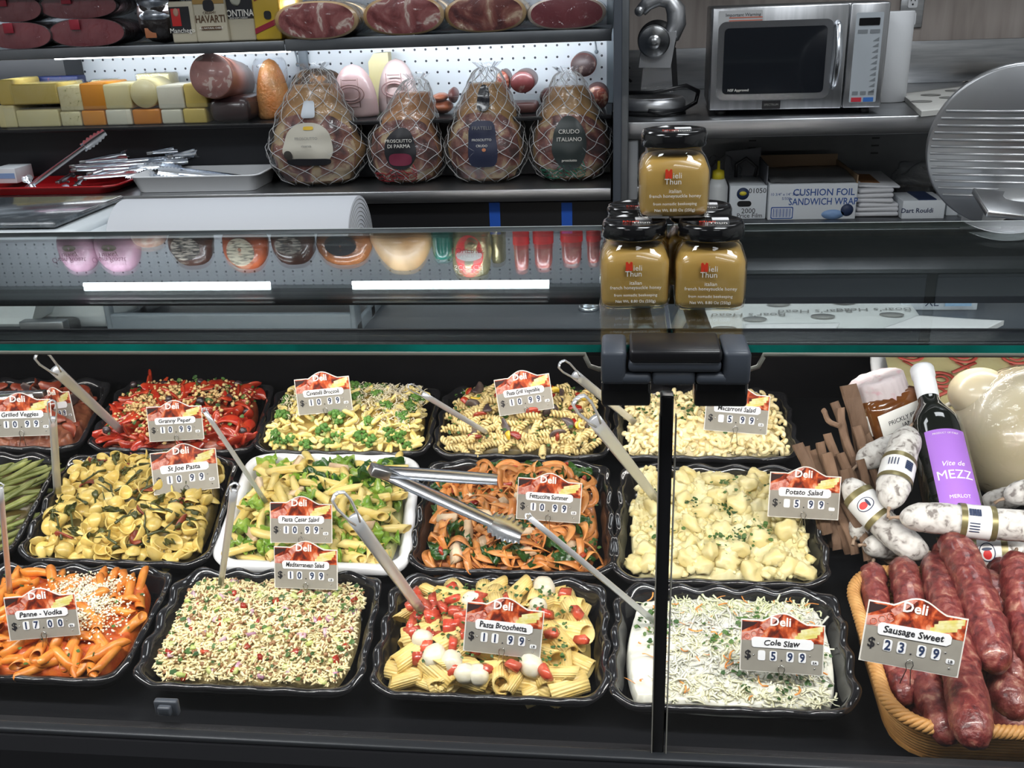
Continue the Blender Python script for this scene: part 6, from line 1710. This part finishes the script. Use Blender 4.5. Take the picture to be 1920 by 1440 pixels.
def stamp(o, w, h, dep):
    mb = MB()
    y = -dep*.53
    for rr in (.30, .22): mb.tube([(w*rr*math.cos(t), y, h*.46+w*rr*.62*math.sin(t)) for t in [i*PI/16 for i in range(32)]], .0022, 5, closed=True)
    for k in (.72, .22): mb.tube([(-w*.15, y, h*k), (w*.15, y, h*k)], .002, 5)
    mb.tube([(-w*.18, y, h*.75), (-w*.2, y, h*.2)], .0018, 5).tube([(w*.18, y, h*.75), (w*.2, y, h*.2)], .0018, 5)
    mb.build('embossed_stamp', M('ham_emboss', (.30, .18, .175), .45), o)
o, w, h = egg(614, 122, 700, 224, 3.12, 'ham_loaf', 'dusky pink ham loaf with stamped oval between the first and second netted hams', hamp, dep=.10, arch=True, z=zB+.001); stamp(o, w, h, .10)
o, w, h = egg(701, 111, 778, 220, 3.20, 'ham_loaf', 'paler ham loaf with stamped oval above the second netted ham', hamp2, dep=.10, arch=True, z=zB+.001); stamp(o, w, h, .10)
cx, cz, w, h = rect(690, 99, 728, 160, 3.32)
tag(MB().prism([(-w/2, -.1), (w*.5, -.1), (w/2, h), (-w*.2, h*.98), (-w/2, h*.72)], 0, .05).build('cheese_wedge', ch_pale, None, (cx, 3.33, cz)), 'pale yellow cheese wedge peeking above the paler ham loaf', 'cheese')
salcut = M('salami_cut', (.25, .05, .03), .4, stops=(60, [(.35, (.16, .03, .022)), (.5, (.28, .06, .035)), (.62, (.55, .32, .22))]), coat=.3)
def logend(px0, py0, px1, py1, y, L, name, label, side, face, rz=0.0, z=None):
    cx, cz, w, h = rect(px0, py0, px1, py1, y)
    zc_ = (z+h/2) if z is not None else cz+h/2
    t = thing(name, label, 'meat', (cx, y, zc_), (0, 0, rz))
    Rr = EU(-PI/2, 0, 0)
    MB().lathe([(.001, 0), (h*.48, 0), (h*.5, .004), (h*.5, L*.92), (h*.4, L), (.001, L)], 32, sx=w/h, T=Rr).build('log', side, t)
    MB().lathe([(.001, -.001), (h*.465, -.001), (h*.465, .001), (.001, .001)], 32, sx=w/h, T=Rr).build('cut_face', face, t)
    return t
saldark = M('dark_salami_skin', (.10, .03, .025), .45, bump=(80, .5), coat=.3)
logend(957, 157, 1003, 198, 3.14, .16, 'cured_loin', 'round cured loin with white fat streak, cut end out, between the third and fourth hams', saldark, M('loin_cut', (.22, .05, .05), .35, stops=(14, [(.4, (.19, .045, .05)), (.6, (.26, .07, .07)), (.67, (.60, .50, .46))]), coat=.3), z=zB+.062)
block(950, 194, 1006, 214, 3.12, .12, 'cured_meat', 'flat cured meat slab under the round loin', saldark, 'meat', bev=.012, z=zB+.001)
logend(930, 156, 956, 200, 3.2, .12, 'dark_salami', 'dark salami end beside the third netted ham', saldark, salcut, z=zB+.055)
pep = M('orange_pepperoni', (.42, .13, .05), .4, mix=((.34, .09, .035), 20, .4, .6), coat=.4, bump=(60, .4))
for k, (a, lab) in enumerate((((806, 190, 846, 216), 'orange cured sausage lying low between the second and third hams'), ((808, 176, 836, 192), 'reddish sausage lying on the orange one between the second and third hams'), ((838, 165, 856, 195), 'small dark red sausage end beside the third ham'))):
    cx, cz, w, h = rect(*a, 3.16)
    o = MB().ball((0, 0, 0), (w*.52, .06, h*.5), 20, jit=.1, seed=k).build('cured_sausage', pep if k < 2 else saldark, None, (cx, 3.2, max(cz+h/2, zB+h*.5+.001)))
    tag(o, lab, 'sausage')
logend(1070, 128, 1118, 172, 3.22, .14, 'dark_salami', 'dark netted salami at the far right of the shelf', saldark, M('dark_cut', (.05, .03, .03), .5, mix=((.25, .2, .18), 40, .55, .7)), z=zB+.10)
logend(1096, 163, 1141, 210, 3.14, .16, 'red_salami', 'red salami log with its cut end out at the shelf end', saldark, salcut, z=zB+.003)
block(1010, 165, 1075, 215, 3.3, .08, 'wrapped_meat', 'wrapped dark meat behind the fourth netted ham', saldark, 'meat', bev=.03, z=zB+.001)

# ------------------------------------------------------------------ upper shelf
beef = M('roast_beef_cut', (.15, .022, .030), .32, mix=((.21, .045, .05), 22, .35, .7), bump=(50, .3, .003), coat=.5)
beefd = M('roast_beef_crust', (.02, .012, .012), .35, bump=(70, .8, .004), coat=.4)
def loaf(px0, py0, px1, py1, y, dep, name, label, face, crust, z=None, tag_=True, power=3.0):
    cx, cz, w, h = rect(px0, py0, px1, py1, y)
    if z is not None: cz = z
    t = thing(name, label, 'meat', (cx, y, cz))
    def outl(u, s):
        a = 2*PI*u; c, q = math.cos(a), math.sin(a); k = (abs(c)**power+abs(q)**2.0)**(-1/power)
        return (w/2*s*c*k, h/2+h/2*s*q*k)
    def fn(u, v):
        s = 1 if v < .75 else math.sqrt(max(0, 1-((v-.75)/.26)**2)); x, z_ = outl(u, s)
        return (x, .002+dep*v, z_)
    MB().grid(fn, 40, 12, cu=True, caps=True).build('crust', crust, t)
    def ff(u, v): x, z_ = outl(u, v*(.985 if tag_ else .92)); return (x, -.004*(1-v*v)+.0015, z_)
    MB().grid(ff, 40, 6, cu=True).build('cut_face', face, t)
    def fw_(u, v):
        s = 1.02+.02*noise.noise(Vector((math.cos(6.28*u)*3, math.sin(6.28*u)*3, v*3))); x, z_ = outl(u, s)
        return (x, -.006+dep*v, z_)
    mb = MB(); mb.grid(fw_, 40, 8, cu=True); mb.grid(lambda u, v: (outl(u, v*1.02)[0], -.0065, outl(u, v*1.02)[1]), 40, 3, cu=True)
    mb.build('clear_wrap', film, t)
    if tag_: MB().box((-w*.12, -.009, h*.80), (.032, .002, .030), bev=.0006).build('red_tag', M('meat_tag', (.25, .015, .03), .4), t)
    return t
zz1 = zA1+.001
loaf(-25, 36, 94, 86, 3.02, .2, 'roast_beef', 'halved roast beef at the left frame edge, lower of two', beef, beefd, z=zz1)
loaf(90, 27, 232, 80, 3.03, .2, 'roast_beef', 'halved roast beef with black crust, lower one nearer the netted black ham', beef, beefd, z=zz1)
hh_ = rect(0, 36, 10, 86, 3.02)[3]
loaf(-35, -14, 76, 36, 3.04, .18, 'roast_beef', 'halved roast beef at the left frame edge, upper of two', beef, beefd, z=zz1+hh_+.001)
loaf(72, -16, 218, 32, 3.05, .18, 'roast_beef', 'halved roast beef, upper one nearer the netted black ham', beef, beefd, z=zz1+hh_+.004)
o, w, h = egg(242, -28, 326, 76, 3.06, 'black_ham', 'black-skinned ham with silver net label beside the cheese packs', M('black_ham_skin', (.018, .012, .011), .35, bump=(60, .9, .004), coat=.5), dep=.13, z=zz1, jit=.06)
MB().grid(lambda u, v: ((u-.5)*w*.72, -.068+.03*((u-.5)*2)**2*.9-.004*math.sin(v*9), h*(.42+.34*v)), 16, 10).build('silver_label', M('silver_label', (.25, .28, .33), .3, .6, mix=((.50, .53, .58), 40, .45, .6)), o)
MB().box((-w*.12, -.055, h*.19), (w*.25, .004, h*.17), bev=.001).build('orange_sticker', M('orange_sticker', (.55, .20, .09), .5), o)
def pack(px0, py0, px1, py1, y, name, label, mat, lines, rz=0):
    o, w, h, cz = block(px0, py0, px1, py1, y, .10, name, label, mat, 'packaged cheese', bev=.006, z=zz1, rz=rz)
    return o, w, h
creamp = M('cream_pack', (.60, .55, .42), .4, coat=.4)
o, w, h = pack(318, 2, 366, 74, 3.05, 'cheese_pack', 'cheese pack lettered Manchego with black and red label', creamp, 0)
MB().box((-w*.08, -.001, h*.56), (w*.78, .002, h*.62)).build('black_label', ink, o); MB().box((-w*.22, -.002, h*.62), (w*.36, .002, h*.42), bev=.0005).build('red_picture', M('label_red', (.62, .03, .03), .45), o)
MB().ball((-w*.2, -.003, h*.74), (.009, .002, .012), 10).build('portrait', M('skin_print', (.55, .33, .24), .6), o)
text('pack_lettering', 'Manchego', .020, whiteink, o, (-w*.04, -.0025, h*.30))
o, w, h = pack(362, -20, 424, 72, 3.045, 'cheese_pack', 'cream coloured cheese pack lettered Havarti', creamp, 0)
MB().box((0, -.001, h*.86), (w*.94, .002, h*.26), bev=.0006).build('tan_top', M('tan_label', (.45, .28, .09), .5), o)
MB().prism(rrect(.034, .032, .010, 4, 0, h*.70), -.003, 0).build('maker_badge', ink, o)
text('pack_lettering', 'HAVARTI', .030, M('brown_ink', (.10, .05, .02), .5), o, (0, -.0015, h*.44), sx=.78, bold=.0005)
MB().prism(rrect(w*.62, h*.075, .004, 3, 0, h*.27), -.002, 0).build('brown_bar', MATS['brown_ink'], o)
text('pack_lettering', 'ALL NATURAL CHEESE', .0075, whiteink, o, (0, -.0024, h*.27))
text('pack_lettering', 'CREAMY', .011, MATS['brown_ink'], o, (0, -.0015, h*.56))
o, w, h = pack(418, -20, 476, 70, 3.06, 'cheese_pack', 'cheese pack lettered Fontina with black label', creamp, 0)
MB().box((0, -.001, h*.70), (w*.94, .002, h*.52)).build('black_label', ink, o)
MB().ball((-w*.02, -.002, h*.80), (.018, .002, .016), 12, jit=.4).build('pale_picture', M('pale_print', (.45, .46, .38), .6), o)
text('pack_lettering', 'FONTINA', .028, whiteink, o, (0, -.0025, h*.54), sx=.80, bold=.0004)
text('pack_lettering', 'SEMI SOFT CHEESE', .007, whiteink, o, (0, -.0025, h*.45))
o, w, h = pack(474, -20, 524, 70, 3.05, 'cheese_pack', 'yellow cheese pack with dark red bands beside the first cut ham', M('yellow_pack', (.60, .40, .03), .4, coat=.4), 0)
MB().prism([(-w*.48, h*.13), (w*.48, h*.34), (w*.48, h*.45), (-w*.48, h*.24)], -.002, .001).build('red_band', M('dark_red_ink', (.28, .01, .03), .5), o)
MB().prism([(-w*.40, h*.78), (w*.3, h*.90), (w*.3, h*.99), (-w*.40, h*.92)], -.002, .001).build('red_band', M('dark_red_ink', (.28, .01, .03), .5), o)
text('pack_lettering', 'GOUDA', .017, whiteink, o, (-w*.05, -.0026, h*.90), (PI/2, -.16, 0))
MB().prism(rrect(.022, .024, .008, 4, w*.05, h*.50), -.003, 0).build('maker_badge', ink, o)
block(522, -24, 556, 62, 3.09, .08, 'cheese_pack', 'dim yellow cheese pack half behind the first cut ham', M('amber_pack', (.45, .30, .08), .45, coat=.4), 'packaged cheese', z=zz1)
proc = M('prosciutto_cut', (.24, .08, .07), .32, stops=(13, [(.38, (.13, .026, .026)), (.47, (.25, .07, .065)), (.53, (.32, .12, .11)), (.565, (.62, .50, .42)), (.60, (.30, .10, .09))]), coat=.6, bump=(30, .4, .004))
pros = M('prosciutto_rind', (.44, .27, .11), .35, mix=((.52, .38, .22), 9, .4, .65), coat=.5)
zz2 = zA2+.001
loaf(516, 8, 671, 80, 2.965, .28, 'cut_prosciutto', 'cut boneless prosciutto with yellow rind, first of four on the upper shelf', proc, pros, z=zz2-.004, tag_=False)
loaf(681, -4, 832, 69, 2.975, .28, 'cut_prosciutto', 'cut prosciutto with large white fat streaks, second of four', proc, pros, z=zz2, tag_=False)
loaf(834, -12, 986, 58, 2.985, .28, 'cut_prosciutto', 'cut dark prosciutto with tan rind, third of four', M('prosciutto_dark_cut', (.17, .05, .045), .32, stops=(13, [(.38, (.07, .018, .018)), (.48, (.18, .05, .04)), (.54, (.30, .14, .10)), (.58, (.52, .38, .26)), (.62, (.2, .06, .05))]), coat=.6, bump=(30, .4, .004)), pros, z=zz2, tag_=False)
loaf(989, -10, 1136, 50, 2.99, .28, 'cut_ham', 'cut ham with even dark red face and white rim, last of four', M('lean_ham_cut', (.20, .045, .05), .32, stops=(7, [(.40, (.15, .028, .035)), (.58, (.21, .05, .055)), (.605, (.48, .34, .32)), (.63, (.2, .05, .055))]), coat=.6), M('pale_rind', (.55, .45, .36), .4, coat=.5), z=zz2, tag_=False)

# ------------------------------------------------------------------ netted hams on the lower deck
netw = M('white_net_cord', (.58, .59, .60), .6)
netg = M('green_net_cord', (.03, .20, .13), .6)
netr = M('red_net_cord', (.40, .03, .04), .6)
leg1 = M('ham_meat', (.20, .07, .05), .35, stops=(15, [(.38, (.05, .014, .012)), (.47, (.17, .045, .035)), (.54, (.30, .12, .08)), (.59, (.50, .36, .20))]), coat=.5, bump=(40, .5, .004))
legs_ = M('ham_rind', (.42, .24, .07), .35, mix=((.34, .15, .04), 8, .4, .65), coat=.5)
def netted_ham(px0, py0, px1, py1, y, label, netmat, lab, seed, topx=0.0, skin=None, accent=None, neck=.22):
    cx, cz, w, h = rect(px0, py0, px1, py1, y)
    z = zC+.001; h = (rect(px0, py0, px1, py1, y+.10)[1]+rect(px0, py0, px1, py1, y+.10)[3]-z)*.985
    t = thing('netted_ham', label, 'ham', (cx, y+.11, z), None, 'whole hams in nets')
    dep = .20
    def prof(v):
        # half width along the height, 0 bottom to 1 top
        pts = [(0, .60), (.06, .80), (.18, .96), (.30, 1.0), (.45, .91), (.60, .76), (.74, .59), (.86, .45), (.95, .34), (1, .18)]
        for (a, b), (c, d) in zip(pts, pts[1:]):
            if v <= c: f = (v-a)/(c-a); f = f*f*(3-2*f); return b+(d-b)*f
        return pts[-1][1]
    def surf(u, v, g=1.0, wob=0.0):
        a = 2*PI*u; p = prof(v)*g
        q = 1+wob*noise.noise(Vector((math.cos(a)*2.2, math.sin(a)*2.2, v*5+seed)))
        sh = topx*w*max(0, v-.45)
        return Vector((w/2*p*math.cos(a)*q+sh, dep/2*(p**.8)*math.sin(a)*q, h*v))
    def body(u, v): return surf(u, .02+v*.84, .90, .10)
    mb = MB(); mb.grid(body, 48, 30, cu=True, caps=True)
    ob = mb.build('ham_body', skin or legs_, t)
    # meat side toward the shopper
    def face(u, v):
        a = PI*1.12+(PI*.76)*u; vv = .05+.60*v
        ee = 1-.25*abs(2*u-1)**3
        return surf(a/(2*PI), .05+.58*v*ee, .905, .10)+Vector((0, -.003, 0))
    MB().grid(face, 26, 22).build('meat_face', leg1, t)
    # bag and net
    mb = MB(); mb.grid(lambda u, v: surf(u, v, 1.0, .09)+Vector((.004*noise.noise(Vector((u*20, v*9, seed))), 0, 0)), 60, 40, cu=True)
    for k in range(9):   # gathered top of the bag
        a = 2*PI*k/9
    mb.grid(lambda u, v: (topx*w*.55+w/2*(.16+.12*v)*math.cos(2*PI*u)*(1+.3*math.sin(u*2*PI*7)), dep/2*(.2+.2*v)*math.sin(2*PI*u), h*(1-.01+.05*v)), 42, 5, cu=True)
    mb.build('clear_bag', bagfilm, t)
    mb = MB(); NS = 11
    for k in range(NS):
        for sg in (1, -1):
            pts = []
            for i in range(46):
                v = .01+.98*i/45; u = k/NS+sg*v*.62+.008*math.sin(v*40+k)
                # only cords on the side that can be met from the front half
                pts.append(surf(u, v, 1.02, .09))
            mb.tube(pts, .0011, 4)
    mb.build('net', netmat, t)
    if accent:
        mb = MB()
        for k in range(7):
            mb.tube([surf(.62+.03*k+.02*math.sin(i*2+k), .02+.015*k*math.sin(i+k)**2+.10*i/8, 1.03, .09) for i in range(9)], .0016, 4)
        mb.build('coloured_cord', accent, t)
    lab(t, lambda u, v, g=0: surf(u, v, .965, .10)+Vector((0, -.006-g, 0)), w, h)
    return t
def lblpatch(t, S, u0, u1, v0, v1, mat, name, rnd_=2.6, g=0.0):
    def fn(a, r):
        an = 2*PI*a; c, q = math.cos(an), math.sin(an); k = (abs(c)**rnd_+abs(q)**rnd_)**(-1/rnd_)
        return S((u0+u1)/2+(u1-u0)/2*r*c*k, (v0+v1)/2+(v1-v0)/2*r*q*k, g)
    MB().grid(fn, 36, 8, cu=True).build(name, mat, t)
def lbltext(t, S, body, size, mat, v, u=.75, g=.003):
    p = S(u, v, g); text('label_lettering', body, size, mat, t, p+Vector((0, -.004, 0)), depth=.0002)
def lab1(t, S, w, h):
    lblpatch(t, S, .835, .665, .20, .56, M('ivory_label', (.55, .52, .44), .5), 'ivory_label')
    lblpatch(t, S, .825, .675, .20, .26, ink, 'black_band', 4, .002)
    lblpatch(t, S, .775, .735, .50, .53, M('label_yellow', (.7, .45, .02), .5), 'yellow_badge', 4, .002)
    lblpatch(t, S, .70, .672, .25, .33, M('portrait_dark', (.05, .045, .04), .6), 'portrait', 2.2, .003)
    lbltext(t, S, 'PROSCIUTTO', .012, greyink, .43); lbltext(t, S, 'riserva', .012, greyink, .37)
    lblpatch(t, S, .785, .725, .60, .74, M('bag_sticker', (.55, .60, .66), .4), 'paper_tag', 6, .004)
def lab2(t, S, w, h):
    lblpatch(t, S, .82, .68, .16, .56, ink, 'black_label', 2.2)
    lblpatch(t, S, .80, .70, .20, .32, M('wine_red_label', (.18, .02, .05), .5), 'red_field', 3, .002)
    lbltext(t, S, 'PROSCIUTTO', .014, whiteink, .44); lbltext(t, S, 'DI PARMA', .016, whiteink, .39)
def lab3(t, S, w, h):
    lblpatch(t, S, .81, .69, .16, .56, M('night_blue_label', (.02, .025, .06), .5), 'blue_label', 6)
    lbltext(t, S, 'FRATELLI', .015, greyink, .50); lbltext(t, S, 'PROSCIUTTO', .010, whiteink, .40); lbltext(t, S, 'CRUDO', .010, whiteink, .35)
    lblpatch(t, S, .79, .71, .64, .86, M('black_foil', (.012, .013, .018), .25, bump=(40, .8, .004), coat=.5), 'black_foil', 3, .003)
    lblpatch(t, S, .765, .75, .30, .33, M('orange_sticker', (.55, .20, .09), .5), 'orange_dot', 2, .003)
def lab4(t, S, w, h):
    lblpatch(t, S, .82, .68, .12, .62, M('charcoal_label', (.035, .045, .045), .4), 'charcoal_label', 2.2)
    lbltext(t, S, 'CRUDO', .018, whiteink, .48); lbltext(t, S, 'ITALIANO', .017, whiteink, .41); lbltext(t, S, 'prosciutto', .011, whiteink, .22)
netted_ham(473, 124, 667, 352, 2.955, 'netted ham with ivory label and white net, largest, next to the white bin', netw, lab1, 1, .10)
netted_ham(669, 144, 821, 349, 2.965, 'netted ham with black and wine red label, second from the white bin', netw, lab2, 2, .34, M('ham_rind_orange', (.44, .20, .06), .35, mix=((.36, .13, .04), 8, .4, .65), coat=.5), netr)
netted_ham(820, 122, 983, 349, 2.96, 'netted ham with dark blue label and black foil at its top', netw, lab3, 3, .08, None, None)
netted_ham(984, 130, 1150, 346, 2.965, 'netted ham with charcoal label and green cords, nearest the counter', netw, lab4, 4, -.06, None, netg)

# ------------------------------------------------------------------ tools on the lower deck
redt = M('red_tray_plastic', (.42, .008, .012), .35, coat=.3)
cx, cz, w, h = rect(-60, 330, 222, 384, 2.93)
rt_ = thing('red_tray', 'red plastic tray heaped with tongs on the lower deck', 'tray', (cx, 3.03, zC+.001))
rw, rd = w*.98, .22
mb = MB(); prof = [(.86, 0), (.98, .020), (1.0, .022), (1.0, .027), (.97, .027), (.85, .006), (.002, .006)]
mb.grid(lambda u, v: (lambda k, q: (q[0]*prof[k][0], q[1]*prof[k][0], prof[k][1]))(int(round(v*6)), (lambda P, i: P[i % len(P)])(rrect(rw, rd, .05, 9), int(round(u*40)))), 40, 6, cu=True)
mb.build('tray_body', redt, rt_)
wb = rect(236, 322, 486, 362, 2.93)
wt = thing('white_bin', 'shallow white plastic bin with a few tongs in it beside the first netted ham', 'bin', (wb[0], 3.04, zC+.001))
bw, bd = wb[2]*.98, .21
mb = MB(); prof = [(.90, 0), (.985, .046), (1.0, .047), (1.0, .051), (.965, .051), (.885, .005), (.002, .005)]
mb.grid(lambda u, v: (lambda k, q: (q[0]*prof[k][0], q[1]*prof[k][0], prof[k][1]))(int(round(v*6)), (lambda P, i: P[i % len(P)])(rrect(bw, bd, .03, 9), int(round(u*40)))), 40, 6, cu=True)
mb.build('bin_body', white_p, wt)
rnd2 = random.Random(11)
heap = [((75, 372), (230, 312), 0), ((30, 368), (175, 318), 1), ((95, 352), (262, 322), 2), ((110, 345), (240, 308), 3), ((40, 350), (160, 362), 4), ((60, 335), (215, 350), 5), ((20, 345), (130, 330), 6), ((130, 360), (215, 345), 7), ((150, 330), (255, 318), 8)]
for (a, b_, k) in heap:
    y = 2.965+.018*k
    hz_ = zC+.022+.010*k
    p = onZ(a[0], a[1], hz_); e = onZ(b_[0], b_[1], hz_+.004); p.y = y; e.y = y+.07
    sp = Vector((.01, .014, .012))
    tongs(p, e+sp, e-sp*.4, .011, 'steel tongs lying in the heap on the red tray', 'tongs heaped on the red tray')
tongs(onY(22, 374, 2.94), onY(193, 250, 3.02), onY(132, 362, 2.96), .015, 'large open tongs whose one arm points up out of the red tray', None, head2=True)
tongs(onY(78, 374, 2.93), onY(48, 330, 2.97), onY(130, 352, 2.97), .015, 'small open tongs at the near edge of the red tray', None)
for k, (a, b_) in enumerate((((480, 336), (300, 318)), ((478, 340), (305, 332)), ((360, 340), (268, 332)))):
    p, e = onY(a[0], a[1], 3.03+.02*k), onY(b_[0], b_[1], 3.02+.02*k)
    p.z = max(p.z, zC+.018); e.z = max(e.z, zC+.03)
    tongs(p, e+Vector((0, .006, .006)), e-Vector((0, .006, .004)), .015, 'steel tongs lying in the white bin', 'tongs in the white bin')
t, w, h = carton(-14, 316, 30, 346, 3.0, .10, 'small_carton', 'small blue and white carton at the left frame edge by the tongs', wcard, zfloor=zC+.028)
MB().box((0, -.0505, h*.5), (w*.9, .001, h*.35)).build('blue_stripe', M('picture_blue', (.22, .36, .62), .5), t)

# ------------------------------------------------------------------ top shelf: met only as mirror images in the glass
def hang(px0, px1, pytop, name, label, mat, cat='meat', dep=.13, power=2.5, jit=0.0, taper=.3, y=3.06):
    x0, x1 = mirY(px0, 470, y).x, mirY(px1, 470, y).x
    ztop = mirY((px0+px1)/2, pytop, y).z
    z0 = zT+.001; hgt = ztop-z0; w = x1-x0
    def fn(u, v):
        a = 2*PI*u; s_ = (1-abs(2*v-1)**power)**(1/power) if 0 < v < 1 else .03
        s_ *= 1-taper*(v-.4)
        q = 1+jit*noise.noise(Vector((math.cos(a)*2, math.sin(a)*2, v*5+px0)))
        return (w/2*s_*math.cos(a)*q, dep/2*s_*math.sin(a)*q, hgt*v)
    o = MB().grid(fn, 36, 22, cu=True, caps=True).build(name, mat, None, ((x0+x1)/2, y+dep/2, z0))
    tag(o, label, cat)
    return o, w, hgt, dep
def oval(o, w, h, d, mat, name, a, b, zc, u=0.0):
    MB().grid(lambda i, j: (w*.5*u+w*a*j*math.cos(2*PI*i), -d/2*.93-.004+.02*(w*a*j*math.cos(2*PI*i)/(w/2))**2, h*(zc+b*j*math.sin(2*PI*i))), 28, 4, cu=True).build(name, mat, o)
mink = M('mauve_loaf', (.44, .26, .34), .35, coat=.4)
gold = M('olive_oval', (.16, .15, .09), .5)
for a, b_, lab in ((92, 166, 'mauve meat loaf with oval mark, first mirrored in the glass'), (162, 246, 'mauve meat loaf with oval mark, second mirrored in the glass')):
    o, w, h, d = hang(a, b_, 519, 'meat_loaf', lab, mink); oval(o, w, h, d, gold, 'oval_mark', .17, .07, .36)
    text('loaf_lettering', 'Oven Roast', .026, M('loaf_ink', (.22, .06, .12), .5), o, (0, -d/2-.010, h*.60)); text('loaf_lettering', 'Turkey', .026, MATS['loaf_ink'], o, (0, -d/2-.012, h*.50))
hang(236, 300, 471, 'wrapped_roll', 'small wrapped speckled roll mirrored beside the mauve loaves', M('speckled_roll', (.46, .24, .18), .35, mix=((.55, .42, .34), 40, .45, .6), coat=.4))
dk = M('black_forest_skin', (.06, .022, .014), .3, bump=(40, .6, .004), coat=.6)
o, w, h, d = hang(303, 388, 507, 'smoked_ham', 'dark smoked ham with striped label, first mirrored one', dk, jit=.08); oval(o, w, h, d, M('striped_label', (.05, .04, .04), .4, mix=((.5, .45, .38), 30, .48, .56), stretch=(1, 1, 6)), 'striped_label', .32, .30, .45)
o, w, h, d = hang(405, 492, 514, 'smoked_ham', 'orange red smoked ham with pale striped label, mirrored', M('orange_skin', (.42, .09, .03), .3, bump=(40, .5, .004), coat=.6), jit=.06); oval(o, w, h, d, M('pale_striped_label', (.12, .10, .08), .4, mix=((.6, .55, .42), 30, .42, .5), stretch=(1, 1, 6)), 'striped_label', .30, .32, .50)
o, w, h, d = hang(498, 582, 505, 'smoked_ham', 'black smoked ham with gold net label, mirrored next to the brown one', dk, jit=.08); oval(o, w, h, d, MATS['striped_label'], 'net_label', .30, .22, .40)
o, w, h, d = hang(584, 692, 506, 'smoked_ham', 'brown glazed ham with dark label, mirrored', M('brown_glaze', (.24, .085, .03), .25, mix=((.34, .13, .04), 9, .4, .65), coat=.7), jit=.06); oval(o, w, h, d, ink, 'dark_label', .28, .26, .40)
o, w, h, d = hang(690, 806, 518, 'roast_chicken_loaf', 'pale golden poultry loaf mirrored in the middle of the glass', M('golden_poultry', (.60, .40, .22), .3, mix=((.52, .27, .10), 9, .45, .7), coat=.6), taper=.75, power=3)
hang(804, 850, 492, 'green_pack', 'dark green wrapped pack mirrored beside the poultry loaf', M('green_foil', (.01, .12, .09), .25, coat=.5), 'packaged meat', power=5, taper=.1)
o, w, h, d = hang(842, 915, 527, 'foil_pack', 'gold foil pack with red and white label mirrored in the glass', M('gold_foil', (.52, .46, .26), .22, .7, bump=(26, .9, .006)), 'packaged meat', power=5, taper=.05, jit=.1)
oval(o, w, h, d, MATS['label_red'], 'red_label', .36, .36, .50); oval(o, w, h, d+.006, M('label_cream', (.66, .68, .66), .5), 'white_band', .34, .10, .52)
text('pack_lettering', 'LOVERIES', .026, MATS['dark_red_ink'], o, (0, -d/2-.012, h*.40)); text('pack_lettering', 'SCOTCH', .024, whiteink, o, (0, -d/2-.012, h*.72))
hang(914, 945, 500, 'foil_pack', 'plain gold foil pack mirrored beside the labelled one', MATS['gold_foil'], 'packaged meat', power=5, taper=.05, jit=.1, y=3.14)
for k, (a, b_, tp_) in enumerate(((962, 990, 512), (1000, 1035, 508), (1052, 1090, 500), (1100, 1125, 498))):
    o, w, h, d = hang(a, b_, tp_, 'salami_stick', 'wrapped salami stick mirrored near the honey jars', M('stick_meat', (.20, .05, .045), .3, mix=((.34, .16, .13), 40, .5, .65), coat=.6), 'salami', dep=.06, taper=.05, power=4)
    o['group'] = 'mirrored salami sticks'
    MB().grid(lambda u, v: (w*.56*math.cos(2*PI*u), d*.56*math.sin(2*PI*u), h*(.05+.35*v)), 24, 3, cu=True).build('red_sleeve', MATS['label_red'], o)
